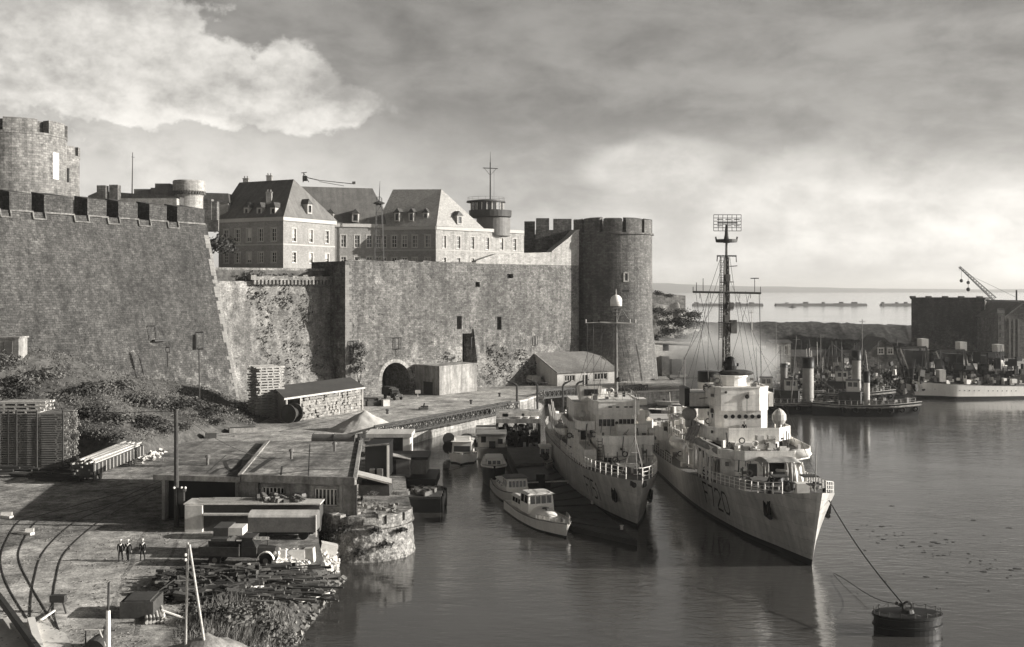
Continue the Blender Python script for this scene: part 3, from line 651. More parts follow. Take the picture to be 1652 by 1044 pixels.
mb=MB(); p=A(489,294,312); mb.bar(p,A(490,279,312),.12); mb.bar(p+Vector((1.6,0,0)),A(490,279,312),.1); mb.bar(A(486,279,312),A(495,278,312),.1); mb.cb(A(492,288,312),(1.2,1,1.4)); mb.build('cab','dark_steel',t)
mb=MB(); mb.bar(A(493,286,312),A(515,291,312),.14); mb.bar(A(515,291,312),A(572,297,312),.11); mb.bar(A(515,293,312),A(555,300,312),.08); mb.cb(A(571,295,312),(.9,.6,.7)); mb.build('jib','mid_steel',t)
# signal station
t=thing('signal_station','dark round signal station with glazed look-out gallery and flag mast above the rampart','tower',(xat(795,318),318,41.8))
cxS=xat(796,318); mb=MB(); mb.lathe([(4.8,40),(4.8,zat(352,318))],32,(cxS,318,0)); mb.build('base','mid_steel',t,uvcyl=(0,0,4.8))
z1_,z2_=zat(352,318),zat(340,318); mb=MB(); mb.lathe([(4.9,z1_),(6.0,z1_+.3),(6.1,z2_),(5.5,z2_+.01)],32,(xat(791,318),318,0)); mb.build('gallery','dark_steel',t)
mb=MB(); mb.lathe([(4.6,z2_),(4.6,z2_+2.2)],20,(xat(786,318),318,0)); mb.build('lookout_glass','glass_dark',t)
mb=MB()
for i in range(20):
    a=2*PI*i/20; x=xat(786,318); mb.bar((x+4.66*math.cos(a),318+4.66*math.sin(a),z2_),(x+4.66*math.cos(a),318+4.66*math.sin(a),z2_+2.2),.1,n=4)
mb.each('mullion','old_white',t)
z3_=z2_+2.2; mb=MB(); mb.lathe([(4.8,z3_),(5.6,z3_+.1),(5.5,z3_+.5),(3.0,z3_+.8),(.1,z3_+.9)],32,(xat(784,318),318,0)); mb.build('roof','dark_steel',t)
mb=MB(); xr=xat(784,318)
for i in range(16):
    a=2*PI*i/16; p=Vector((xr+5.3*math.cos(a),318+5.3*math.sin(a),z3_+.4)); q=Vector((xr+5.3*math.cos(a+PI/8),318+5.3*math.sin(a+PI/8),z3_+.4)); mb.bar(p,p+Vector((0,0,1.1)),.04,n=4); mb.bar(p+Vector((0,0,1.1)),q+Vector((0,0,1.1)),.035,n=4)
mb.build('railing','mid_steel',t)
xm=xat(791,318); mb=MB(); mb.bar((xm,318,z3_),(xm,318,zat(262,318)),.22,.16); mb.bar((xm,318,zat(265,318)),(xm,318,zat(245,318)),.1,.04); mb.build('mast','dark_steel',t)
mb=MB(); mb.bar(A(779,271,318),A(803,272,318),.12); mb.bar(A(781,271,318),A(790,282,318),.05,n=4); mb.bar(A(801,272,318),A(792,282,318),.05,n=4); mb.bar(A(797,274,318),A(797,325,318),.035,n=4); mb.build('yard','dark_steel',t)

# ================================================================== KEEP TOWERS AND ROOFTOPS AT LEFT
def crenel_tower(name,label,px,Y,rpx,ptop,pbot,gap_angles,mt='keep_stone'):
    r=rpx*Y/FL; x=xat(px,Y); t=thing(name,label,'tower',(x,Y,29)); zt=zat(ptop,Y); zb=zat(pbot,Y)
    mb=MB(); mb.lathe([(r,28),(r,zb),(r+.12,zb+.01),(r+.12,zb+.5)],48,(x,Y,0),cap=False); mb.lathe([(.05,zb+.4),(r,zb+.4)],24,(x,Y,0),cap=False); mb.build('wall',mt,t,uvcyl=(0,0,r),fix=False)
    gs=sorted(gap_angles); wd=7.
    for i in range(len(gs)):
        g0=gs[i]+wd; g1_=(gs[(i+1)%len(gs)]+(360 if i==len(gs)-1 else 0))-wd; mb=MB(); n=8; vs=[]
        for j in range(n+1):
            a=R(lerp(g0,g1_,j/n))
            for r_,z_ in ((r+.12,zb+.5),(r+.12,zt),(r-1.6,zt),(r-1.6,zb+.5)): vs.append((x+r_*math.cos(a),Y+r_*math.sin(a),z_))
        mb.add(vs,[(0,1,2,3),(4*n+3,4*n+2,4*n+1,4*n)]+[(4*j+k,4*j+4+k,4*j+4+(k+1)%4,4*j+(k+1)%4) for j in range(n) for k in range(4)])
        mb.build('merlon',mt,t,uvcyl=(0,0,r))
    mb=MB(); mb.lathe([(r-1.7,zb),(r-1.7,zt-.15),(.05,zt-.1)],32,(x,Y,0),cap=False); mb.build('inner_parapet','tower_stone',t,uvcyl=(0,0,r),fix=False)
    return t,x,r
t,x,r=crenel_tower('keep_tower','large round keep tower with pale tall window slit at the top left corner',22,240,80,200,224,[-84,-34,10,60,110,160,210])
a=math.asin((xat(74,232)-x)/r); o=Vector((x+r*math.sin(a),240-r*math.cos(a),zat(287,234))); at=Matrix.Translation(o)@Matrix.Rotation(a,4,'Z')
mb=MB(); mb.bx(-.85,.85,-.06,.3,0,5.6); f=mb.build('shutter','white_paint',t,at=at)
mb=MB()
for i in range(6):
    for s in (-1,1): mb.bx(s*1.15-.3,s*1.15+.3,-.03,.3,i*.95,i*.95+.6)
mb.each('quoin','curtain_stone',t,at=at)
t,x,r=crenel_tower('stair_turret','narrow crenellated stair turret tucked behind the big keep tower',92,258,34,238,256,[-62,-10,40,90,140,190,240])
mb=MB(); mb.cb(A(108,283,253.5),(.9,.6,3.2)); mb.build('window','glass_dark',t)
t=thing('rampart_houses','low dark roofs and chimneys showing above the bastion merlons','building',tuple(A(225,330,262)))
mb=MB(); mb.fb(150,285,320,345,250,252); mb.build('wall','pale_stone',t)
mb=MB(); mb.fb(156,170,299,330,248,250); mb.build('chimney','tower_stone',t); mb=MB(); mb.fb(176,190,298,330,249,251); mb.build('chimney','tower_stone',t)
mb=MB(); q=[A(142,316,255),A(160,308,255),A(290,318,255),A(290,330,255),A(142,330,255)]; mb.add([*q,*[p+Vector((0,8,0)) for p in q]],[(0,1,2,3,4),(9,8,7,6,5)]+[(i,(i+1)%5,5+(i+1)%5,5+i) for i in range(5)]); mb.build('roof','slate',t)
mb=MB(); mb.fb(216,243,305,325,262,268); mb.fb(243,282,303,325,261,268); mb.fb(250,274,296,305,262,266); mb.build('attic','slate_dark',t)
t=thing('corbelled_turret','small round turret with a row of corbels above the bastion end','turret',(xat(305,262),262,36))
x=xat(305,262); mb=MB(); r=22*262/FL; mb.lathe([(r,32),(r,zat(318,262)),(r+.5,zat(308,262)),(r+.5,zat(294,262)),(r+.35,zat(292,262)),(r-.6,zat(292,262))],36,(x,262,0)); mb.build('wall','pale_stone',t,uvcyl=(0,0,r),fix=False)
mb=MB()
for i in range(36):
    a=2*PI*i/36; mb.cb((x+(r+.28)*math.cos(a),262+(r+.28)*math.sin(a),zat(312,262)),(.7,.28,.8),a)
mb.build('corbels','tower_stone',t)
t=thing('small_annex','low slate roofed annex with a dark gate pillar beside the headquarters','building',tuple(A(345,370,258)))
mb=MB(); mb.fb(325,368,326,372,270,276); mb.build('wall','facade_brick',t); mb=MB(); q=[A(322,327,269.5),A(370,327,269.5),A(368,312,273),A(328,311,273)]; mb.add([*q,*[p+Vector((0,4,0)) for p in q]],[(0,1,2,3),(7,6,5,4)]+[(i,(i+1)%4,4+(i+1)%4,4+i) for i in range(4)]); mb.build('roof','slate',t)
mb=MB(); mb.fb(328,341,321,372,240,242); mb.fb(341,350,325,372,240.2,242); mb.fb(326,352,355,372,239.8,240.5); mb.build('pillar','tower_stone',t)
mb=MB(); p=A(213,305,262); mb.bar(A(213,320,262),A(214,246,262),.16,.07); mb.bar(A(212,253,262),A(217,254,262),.05,n=4); solo(mb,'flag_pole','dark_steel','tall thin bare pole rising over the rampart houses','flagpole')
# ================================================================== OVERGROWN SLOPE UNDER THE BASTION
foot=[(-1,(452,664)),(6,(415,684)),(12,(380,694)),(20,(330,706)),(28,(262,724)),(36,(215,742)),(44,(130,738)),(52,(40,742)),(60,(-80,748))]
fx=[(s,G(*p).x) for s,p in foot]; fy=[(s,G(*p).y) for s,p in foot]
for s_e in (76,96): q=TB(s_e,3)+nB*13; fx.append((s_e,q.x)); fy.append((s_e,q.y))
ztp=[(-1,3.6),(6,6.),(14,8.2),(22,9.6),(30,11.2),(38,14.5),(48,15.5),(60,16)]
def emb(u,v):   # u along 0..1, v 0 foot..1 wall
    s=-1+96*u; f=Vector((cr(fx,s),cr(fy,s),3.0)); zt=cr(ztp,s); w=TB(s,zt)-nB*.6
    k=v**.62*(1-.25*math.sin(PI*v)) if s>8 else v
    p=f.lerp(w,v); p.z=3+(zt-3)*min(1,k*1.12)
    b=min(1,4*v)*min(1,5*(1-v)); p+=Vector((.5,-.4,1))*b*(1.1*noise.noise(Vector((p.x*.13,p.y*.13,0)))+.6*noise.noise(Vector((p.x*.4,p.y*.4,4)))); return p
mb=MB(); mb.grid(emb,140,26); mb.sm=[True]*len(mb.f); struct(mb.build('embankment','earth'))
rg=random.Random(3); mb=MB()
for _ in range(12500):
    u,v=rg.random(),rg.uniform(.04,1.0); p=emb(u,v); k=noise.noise(Vector((p.x*.16,p.y*.16,8)))
    if rg.random()<.45+k*.9: continue
    leaves(mb,p+Vector((0,0,.15)),(.7,.7,.5),5,.12,rg)
o=mb.build('undergrowth','leaf_pale',fix=False); o['kind']='stuff'
def bush_mesh(r,n,leaf,seed,mt,flat=1.):
    rg=random.Random(seed); mb=MB()
    for k in range(5):
        c=(rg.uniform(-.5,.5)*r,rg.uniform(-.5,.5)*r,r*rg.uniform(.35,.75)*flat); leaves(mb,c,(r*.62,r*.62,r*.55*flat),n//5,leaf,rg,.4)
    return mb
BUSH=[]
def bush(name,loc,r,kind,label,cat='bush',group=None,rz=0,sc=(1,1,1)):
    v=int(abs(loc[0]*7+loc[1]*3))%3; key=(kind,v)
    for k,ob in BUSH:
        if k==key: o=ob.copy(); COL.objects.link(o); o.name=name; break
    else:
        o=bush_mesh(1.,520,.085,hash(key)%1000 if False else v*17+len(kind),kind).build(name,kind,fix=False); BUSH.append((key,o))
    o.location=loc; o.rotation_euler=(0,0,rz); o.scale=(r*sc[0],r*sc[1],r*sc[2]); return tag(o,label,cat,group)
rg=random.Random(11)
crest=[(-15,590,2.4),(12,585,3.0),(40,612,3.2),(75,602,3.4),(105,640,2.6),(128,632,2.8),(150,628,3.1),(172,628,3.0),(195,622,3.2),(216,640,2.6),(240,648,2.6),(262,650,2.8),(285,652,2.8),(305,648,2.6),(330,668,2.2),(352,660,2.8),(375,660,2.6),(395,676,1.8),(60,660,3.0),(140,668,3.0),(185,672,2.8),(230,682,2.4),(160,700,2.2),(270,692,2.2),(120,708,2.2),(300,690,1.8),(200,702,1.8),(348,688,1.6),(30,632,3.0),(90,690,2.0)]
def onslope(px,py):   # nearest slope point seen at that pixel
    best=None
    for i in range(0,97):
        for j in range(2,27):
            p=emb(i/96,j/26); q=(CX+FL*p.x/p.y,HY+FL*(CH-p.z)/p.y); d=(q[0]-px)**2+(q[1]-py)**2
            if best is None or d<best[0]: best=(d,p)
    return best[1]
for px,py,r in crest:
    p=onslope(px,py+8); bush('bush',p-Vector((0,0,r*.25)),r*.8,rg.choice(['leaf','leaf','leaf_dark','leaf_pale']),'scrubby rounded bush growing on the overgrown slope below the dark bastion',group='bushes on the slope below the bastion',rz=rg.uniform(0,6),sc=(1.2,1,.9))
p=onslope(245,690); bush('bush',p-Vector((0,0,.3)),2.2,'leaf_dark','low dark bush at the slope foot above the pale stone heap',sc=(1.5,1,.8))
bush('tree',A(352,418,248),4.2,'leaf_dark','dark round tree standing between the bastion end and the headquarters','tree',sc=(1,1,1.1))
# ivy and wall plants
def ivy(pts,label,mt='leaf',n=260,leaf=.22,name='ivy'):
    rg=random.Random(len(label)); mb=MB()
    for P_,s,z,rs,rz_ in pts:
        for _ in range(n):
            a=rg.uniform(0,2*PI); k=rg.random()**.6; ss=s+rs*k*math.cos(a); zz=z+rz_*k*math.sin(a)
            if noise.noise(Vector((ss*.9,zz*.9,2)))<-.12: continue
            q=P_(ss,zz,-rg.uniform(.05,.45)); l=leaf*rg.uniform(.6,1.3); d=Vector((rg.gauss(0,1),rg.gauss(0,1),rg.gauss(0,1))).normalized(); w=d.orthogonal().normalized(); e=d.cross(w); mb.add([q-w*l,q+e*l*.6,q+w*l,q-e*l*.6],[(0,1,2,3)])
    return solo(mb,name,mt,label,'ivy',fix=False)
ivy([(PC,sC(720),9,2.5,2.2),(PC,sC(735),8,1.6,2.6),(PC,sC(706),7.2,1.5,1.4)],'ivy clump above the concrete bunker at the foot of the curtain wall')
ivy([(PC,sC(790),6.5,3,3),(PC,sC(815),7.5,2.4,3),(PC,sC(840),9,2,2.4),(PC,sC(800),11,3,1.6),(PC,sC(855),6,3,2.5)],'straggling plants on the curtain wall left of the lean-to shed',n=230)
ivy([(PR,4,10,2.4,6),(PR,9,14,2.4,7),(PR,13,8,3,5),(PR,6,20,2,4),(PR,15,18,2,6),(PR,11,23,2.4,2.5),(PR,17,24,2.5,2)],'dark ivy sprawling over the broken wall under the stone corbels',n=200,leaf=.24)
ivy([(PR,3,27,3,.8),(PR,10,27.2,4,.9),(PR,17,27.5,4,1.1)],'weeds growing along the broken top of the ruined wall','leaf_dark',n=320)
t=thing('small_tree','slim bushy tree growing against the curtain wall beside the dark corner','tree',tuple(PC(sC(572),3,-.8)))
p=PC(sC(572),3,-.9); mb=MB(); mb.bar(p,p+Vector((.1,0,3)),.22,.14); mb.bar(p+Vector((.1,0,2.5)),p+Vector((.6,-.2,5.5)),.13,.05); mb.bar(p+Vector((.1,0,2.8)),p+Vector((-.6,.1,6)),.12,.05); mb.build('trunk','wood_dark',t)
mb=MB(); rg=random.Random(5); [leaves(mb,p+Vector((dx,dy,z)),(1.2,1.0,1.5),260,.2,rg) for dx,dy,z in ((0,0,5.5),(-.5,0,7.2),(.5,-.2,8.6),(0,0,10))]; mb.build('crown','leaf',t,fix=False)
hy=onslope(14,574).y+.5
t=thing('pale_hut','small pale hut with a door at the left edge on the slope','hut',tuple(A(15,574,hy)))
mb=MB(); mb.fb(-14,30,546,590,hy,hy+3.); mb.build('wall','concrete',t); mb=MB(); mb.fb(-16,31.5,543.5,546,hy-.1,hy+3.2); mb.build('roof','concrete',t); mb=MB(); mb.fb(6,20,551,585,hy-.08,hy+.2); mb.build('door','mid_steel',t)

# ================================================================== LOADS OF TIMBER
def plankstack(t,o,ang,Lx,Ly,Hh,layer,mt,rg,name='layer',gap=.1,plank=.28):
    """layers of boards with bearers; local x along the boards"""
    at=Matrix.Translation(o)@Matrix.Rotation(ang,4,'Z'); z=0;k=0
    while z<Hh:
        mb=MB()
        for i in range(4): x=-Lx/2+Lx*(i+.5)/4+rg.uniform(-.2,.2); mb.bx(x-.1,x+.1,-Ly/2,Ly/2,z,z+gap)
        y=-Ly/2
        while y<Ly/2-.1:
            w=plank*rg.uniform(.7,1.2); dx=rg.uniform(-.35,.35); h=layer*rg.uniform(.75,1); mb.bx(-Lx/2+dx,Lx/2+dx+rg.uniform(-.3,.3),y,y+w-.03,z+gap,z+gap+h); y+=w
        mb.build(name,mt,t,at=at); z+=layer+gap; k+=1
rg=random.Random(21)
Ys=137.; t=thing('timber_stack','very tall stack of layered timber at the left edge below the slope','timber stack',(xat(48,Ys),Ys,3))
plankstack(t,Vector((xat(45,Ys),Ys+2,3)),.06,9.0,4.2,6.6,.2,'wood_mid',rg,gap=.08,plank=.22)
plankstack(t,Vector((xat(30,Ys),Ys+2,9.7)),.03,5.4,3.4,1.2,.26,'wood_pale',rg,gap=.2)
mb=MB()
for px in (12,25,58,100): mb.fb(px,px+2,662,758,Ys-.35,Ys-.2)
mb.build('stay','wood_dark',t)
# second stack of loose sawn ends near it
t=thing('low_timber_pile','low untidy pile of dark beams in front of the tall timber stack','timber stack',tuple(G(60,768)))
mb=MB()
for i in range(34):
    p=G(rg.uniform(0,118),rg.uniform(760,778)); a=rg.uniform(-.25,.25); L_=rg.uniform(2,5); mb.cb(p+Vector((0,0,rg.uniform(.1,.7))),(L_,.25,.22),a,rg.uniform(-.05,.05))
mb.build('beams','wood_dark',t)
# railway wagon with timber
wa,wb=G(133,781),G(216,746); dv=(wb-wa); LW=dv.length; an=math.atan2(dv.y,dv.x)
t=thing('timber_wagon','open railway wagon with ribbed sides loaded with long pale timber','wagon',tuple(wa.lerp(wb,.5)),an)
MW=Matrix.Translation(wa.lerp(wb,.5))@Matrix.Rotation(an,4,'Z'); h=LW/2
mb=MB(MW); mb.bx(-h,h,-1.2,1.2,.9,1.1); mb.bx(-h,h,-1.25,-1.15,1.1,2.2); mb.bx(-h,h,1.15,1.25,1.1,2.2); mb.bx(-h,-h+.1,-1.15,1.15,1.1,2.2); mb.bx(h-.1,h,-1.15,1.15,1.1,2.2); mb.build('body','dark_steel',t)
mb=MB(MW)
for i in range(15): x=-h+.3+i*(LW-.6)/14; mb.bx(x-.12,x+.12,-1.33,-1.252,.95,2.15)
mb.build('ribs','light_steel',t)
mb=MB(MW); [mb.bar((x,y-.06,.5),(x,y+.06,.5),.5,n=14) for x in (-h+1.6,-h+3.2,h-3.2,h-1.6) for y in (-.75,.75)]; 
for x in (-h+1.6,-h+3.2,h-3.2,h-1.6): mb.bar((x,-.75,.5),(x,.75,.5),.08)
mb.bx(-h+.6,h-.6,-.6,.6,.6,.9); mb.build('wheelset','rail_steel',t)
t2=thing('timber_load','bundle of long pale boards lying on top of the railway wagon','timber',tuple(wa.lerp(wb,.5)+Vector((0,0,1.2))),an)
for j in range(5):
    mb=MB(MW)
    for i in range(9):
        y=-1.0+i*.24; a=rg.uniform(-.02,.02); mb.cb((rg.uniform(-1,.4),y,1.25+j*.34),(LW*rg.uniform(.78,.98),.2,.18),a,rg.uniform(-.01,.01))
    mb.build('board_row','wood_pale' if j>1 else 'wood_mid',t2)
mb=MB(); rg=random.Random(8)
for i in range(260):
    p=G(rg.gauss(228,12),rg.gauss(735,4)); r=.1+.22*rg.random(); mb.cb(p+Vector((0,0,rg.uniform(0,.7)*max(0,1-abs(p.x+43)/6))),(r*2,r*1.4,r),rg.uniform(0,3),rg.uniform(0,1),rg.uniform(0,1))
solo(mb,'stone_heap','old_white','heap of pale broken stones at the slope foot behind the timber wagon','stone heap')
t=thing('board_stack','tall pale stack of sawn boards on bearers left of the long shed','timber stack',tuple(G(424,676)))
plankstack(t,G(420,676)+Vector((0,4,0)),.55,4.4,5,8.4,.30,'wood_pale',rg,gap=.16)
for px,py,s in ((318,704,1.2),(345,700,.9)):
    pass
t=thing('concrete_trough','low weathered concrete trough lying at the road side by the slope','trough',tuple(G(392,697)))
mb=MB(); c=G(392,697); mb.cb(c+Vector((0,0,.35)),(4.2,1.6,.7),.35); mb.build('body','concrete',t); mb=MB(); mb.cb(c+Vector((0,0,.72)),(3.7,1.1,.06),.35); mb.build('inside','wood_dark',t)
t=thing('tool_chest','small dark chest beside the road at the foot of the slope','chest',tuple(G(340,707)))
mb=MB(); c=G(340,707); mb.cb(c+Vector((0,0,.4)),(1.6,.9,.8),.3); mb.build('body','wood_dark',t); mb=MB(); mb.cb(c+Vector((0,0,.86)),(1.7,1.,.1),.3); mb.build('lid','wood_mid',t)

# ------------------------------------------------------------------ long firewood shed
sa,sb_=Vector((-37.1,183,0)),Vector((-27.1,203,0)); sd_=Vector((-4.2,11,0)); u=(sb_-sa).normalized(); wdir=sd_.normalized()
t=thing('firewood_shed','long low shed with dark corrugated lean-to roof and stacked firewood in its open front','shed',(sa.x,sa.y,3))
def SH(s,d,z): return sa+u*s+wdir*d+Vector((0,0,z))
LS=(sb_-sa).length; DS=sd_.length
mb=MB(); q=[SH(-.5,-.5,7.05),SH(LS+.5,-.5,7.05),SH(LS+.5,DS,7.95),SH(-.5,DS,7.95)]; mb.hexa(q+[p+Vector((0,0,.12)) for p in q]); mb.build('roof','corrugated',t)
mb=MB(); mb.hexa([SH(0,0,3),SH(0,DS-.2,3),SH(.15,DS-.2,3),SH(.15,0,3),SH(0,0,7.03),SH(0,DS-.2,7.85),SH(.15,DS-.2,7.85),SH(.15,0,7.03)]); mb.hexa([SH(0,DS-.3,3),SH(LS,DS-.3,3),SH(LS,DS-.1,3),SH(0,DS-.1,3),SH(0,DS-.3,7.84),SH(LS,DS-.3,7.84),SH(LS,DS-.1,7.84),SH(0,DS-.1,7.84)]); mb.build('wall','wood_mid',t)
mb=MB(); q=[SH(-.55,-.55,6.85),SH(LS+.5,-.55,6.85),SH(LS+.5,-.45,6.85),SH(-.55,-.45,6.85)]; mb.hexa(q+[p+Vector((0,0,.3)) for p in q]); mb.build('fascia','wood_pale',t)
for i in range(7): mb=MB(); p=SH(.2+i*(LS-.4)/6,0,3); mb.cb(p+Vector((0,0,2)),(.2,.2,4.0),math.atan2(u.y,u.x)); mb.build('post','wood_pale',t)
for k,(s0_,s1_,nm) in enumerate(((4.2,8.3,'first'),(8.5,12.6,'second'),(12.8,16.6,'third'),(16.8,21.5,'fourth'))):
    mb=MB(); z=3.0; r=.25
    while z<6.6:
        s=s0_+rg.uniform(0,.1)
        while s<s1_:
            rr=r*rg.uniform(.75,1.15); a=SH(s,-.3+rg.uniform(-.35,.25),z+rr); (mb.bar(a,a+wdir*1.3,rr,n=7) if rg.random()<.8 else 0); s+=rr*2+.05
        z+=r*1.85
    solo(mb,'firewood_pile','wood_pale',['stacked firewood next to the cable drums under the shed roof','stacked firewood in the middle bay of the shed left half','stacked firewood in the shed bay right of the middle','stacked firewood at the shed end nearest the tunnel'][k],'firewood','firewood stacked under the long shed',loc=tuple(SH((s0_+s1_)/2,0,3)))
t=thing('cable_drum','large dark wooden cable drum leaning at the front corner of the long shed','cable drum',tuple(SH(1.2,-1,3)))
for s in (.4,2.2): mb=MB(); a=SH(s,-.9,4.55); mb.bar(a,a+u*.18,1.55,n=24); mb.build('flange','wood_dark',t)
mb=MB(); mb.bar(SH(.58,-.9,4.55),SH(2.2,-.9,4.55),.9,n=20); mb.build('core','rope',t)
for i,(px,py) in enumerate(((408,703),(432,700))): 
    mb=MB(); c=G(px,py); mb.cb(c+Vector((0,0,.14)),(5.5-i*2,.35,.28),.42+i*.1); solo(mb,'squared_beam','wood_mid',['long squared beam lying by the road below the board stack','shorter squared beam lying near the cable drum'][i],'beam')

# ------------------------------------------------------------------ wall frames and lamp standards
def framepost(name,label,px,py0,py1,pybase,Y,w,cat='lamp post'):
    t=thing(name,label,cat,tuple(A(px,pybase,Y))); x=xat(px,Y); mb=MB(); mb.bar((x,Y,zat(pybase,Y)),(x-.1,Y,zat(py1,Y)),.11,.09); mb.build('pole','dark_steel',t)
    mb=MB(); h0,h1=zat(py1,Y),zat(py0,Y); r=.09
    for a,b in (((-w/2,h0),(w/2,h0)),((w/2,h0),(w/2,h1)),((w/2,h1),(-w/2,h1)),((-w/2,h1),(-w/2,h0))): mb.bar((x+a[0],Y,a[1]),(x+b[0],Y,b[1]),r,n=4)
    mb.build('frame','dark_steel',t); return t
t=framepost('framed_post','tall post carrying a dark rectangular frame before the bastion corner',322,536,563,662,188,1.3); mb=MB(); mb.cb(A(314,552,188),(.6,.5,2.6)); mb.build('box','dark_steel',t)
framepost('framed_post','short post with a small lantern frame standing low on the bastion',271,560,568,592,190,.7)
def wallframe(label,P_,s,z,w,h,sub=False,off=-.35):
    t=thing('wall_frame',label,'frame',tuple(P_(s,z,off))); mb=MB()
    for a,b in (((0,0),(w,0)),((w,0),(w,h)),((w,h),(0,h)),((0,h),(0,0))): mb.bar(P_(s+a[0],z+a[1],off),P_(s+b[0],z+b[1],off),.09,n=4)
    if sub: mb.bar(P_(s,z+h/2,off),P_(s+w,z+h/2,off),.06,n=4); mb.bar(P_(s+w/2,z,off),P_(s+w/2,z+h,off),.06,n=4)
    mb.build('frame','dark_steel',t); mb=MB(); mb.bar(P_(s+w/2,z,off),P_(s+w/2,z-1.6,off),.07,n=4); mb.bar(P_(s+w/2,z,off),P_(s+w/2,z,.1),.06,n=4); mb.build('bracket','dark_steel',t)
wallframe('gridded iron frame fixed to the curtain wall beside its pale corner',PC,sC(563),zC(563,571),1.5,2.6,True)
wallframe('plain iron frame fixed above the tunnel arch',PC,sC(636),zC(640,563),1.5,2.4)
wallframe('iron frame fixed on the curtain wall right of the dark tall recess',PC,sC(759),zC(763,560),.8,2.2)
wallframe('iron frame fixed on the curtain wall left of the lean-to shed',PC,sC(861),zC(864,556),.9,2.0)
PBf=lambda s,z,d:TB(s,z)-nB*d
t=thing('wall_frame','iron frame with a dark shelf fixed low on the dark bastion','frame',tuple(TB(sB(208),zat(562,190)))); mb=MB(); s_=sB(208)
sx_=19.5; zz=16.
for a,b in (((0,0),(0,2.6)),((0,2.6),(1.8,2.6)),((1.8,2.6),(1.6,0))): mb.bar(PBf(sx_-a[0],zz+a[1],-.3),PBf(sx_-b[0],zz+b[1],-.3),.07,n=4)
mb.build('frame','dark_steel',t); mb=MB(); mb.beam(PBf(sx_-.4,zz,-.5),PBf(sx_-3.2,zz,-.5),.7,.3); mb.build('shelf','dark_steel',t)

# ------------------------------------------------------------------ bunker, buttress, lean-to, vehicles on the quay
q0,q1=G(709,638),G(769,631); dpt=Vector((-6.0,6.5,0))
t=thing('concrete_bunker','stained concrete bunker with a dark left side at the foot of the curtain wall','bunker',tuple(q0))
hb=zat(592,233)-3; mb=MB(); mb.hexa([q0,q1,q1+dpt,q0+dpt]+[p+Vector((0,0,hb)) for p in (q0,q1,q1+dpt,q0+dpt)]); mb.build('body','concrete',t)
mb=MB(); c=[p+Vector((0,0,hb)) for p in (q0,q1,q1+dpt,q0+dpt)]; cc=sum(c,Vector())/4; c=[cc+(p-cc)*1.03 for p in c]; mb.hexa(c+[p+Vector((0,0,.35)) for p in c]); mb.build('roof_slab','concrete',t)
mb=MB(); n_=dpt.normalized(); a=q0+dpt*.25; sid=(q0-q1).normalized(); mb.hexa([a+sid*.03,a+dpt*.35+sid*.03,a+dpt*.35,a]+[p+Vector((0,0,2.6)) for p in (a+sid*.03,a+dpt*.35+sid*.03,a+dpt*.35,a)]); mb.build('door','wood_dark',t)
t=thing('stone_buttress','narrow sloping stone buttress stair beside the dark tall recess in the curtain wall','buttress',tuple(PC(sC(762),8,0)))
mb=MB(); s_=sC(763); z0_=zC(764,590); z1_=zC(763,530)
mb.add([PC(s_,z0_,-1.6),PC(s_+1.2,z0_,-1.6),PC(s_+1.2,z0_,.2),PC(s_,z0_,.2),PC(s_,z1_,-.25),PC(s_+.9,z1_,-.25),PC(s_+.9,z1_,.2),PC(s_,z1_,.2)],[(3,2,1,0),(4,5,6,7),(0,1,5,4),(1,2,6,5),(2,3,7,6),(3,0,4,7)]); mb.build('body','curtain_stone',t)
# lean-to shed by the round tower
l0,l1=Vector((xat(899,252),252,0)),Vector((xat(992,261),261,0)); du=(l1-l0).normalized(); dn=Vector((-du.y,du.x,0))
t=thing('quay_shed','pale quay shed with tiled lean-to roof between curtain wall and round tower','shed',(l0.x,l0.y,3))
P,Ln,d,inn=lineP(l0,l1); zev=zat(602,252)
hs=[(Ln*.13,Ln*.30,4.0,5.3,.3),(Ln*.43,Ln*.52,3.0,5.2,.3),(Ln*.64,Ln*.86,4.0,5.4,.3)]
mb=MB(); wallface(mb,P,0,Ln,2.9,zev,hs); mb.add([P(0,2.9,0),P(0,2.9,9),P(0,9.6,9),P(0,zev,0)],[(0,1,2,3)]); mb.add([P(Ln,2.9,0),P(Ln,2.9,5),P(Ln,9.0,5),P(Ln,zev,0)],[(0,1,2,3)]); mb.build('wall','old_white',t,fix=False)
for i,(a,b,c,e,_) in enumerate(hs):
    if i!=1: window(t,P,d,inn,(a+b)/2,c,e,b-a,0,3 if i else 3,dp=.28)
    else: mb=MB(); mb.hexa([P(a,c,.25),P(b,c,.25),P(b,c,.3),P(a,c,.3),P(a,e,.25),P(b,e,.25),P(b,e,.3),P(a,e,.3)]); mb.build('door','wood_dark',t)
mb=MB(); q=[P(-.5,zev-.05,-.6),P(Ln+.7,zev-.05,-.6),P(Ln+.2,9.9,8.0),P(-.3,9.9,9.2)]; mb.hexa(q+[p+Vector((0,0,.2)) for p in q]); mb.build('roof','tile_roof',t)
mb=MB(); mb.hexa([P(-.55,zev,-.6),P(-.25,zev,-.6),P(-.05,9.95,9.3),P(-.35,9.95,9.3)]+[p+Vector((0,0,.3)) for p in (P(-.55,zev,-.6),P(-.25,zev,-.6),P(-.05,9.95,9.3),P(-.35,9.95,9.3))]); mb.build('verge','concrete',t)
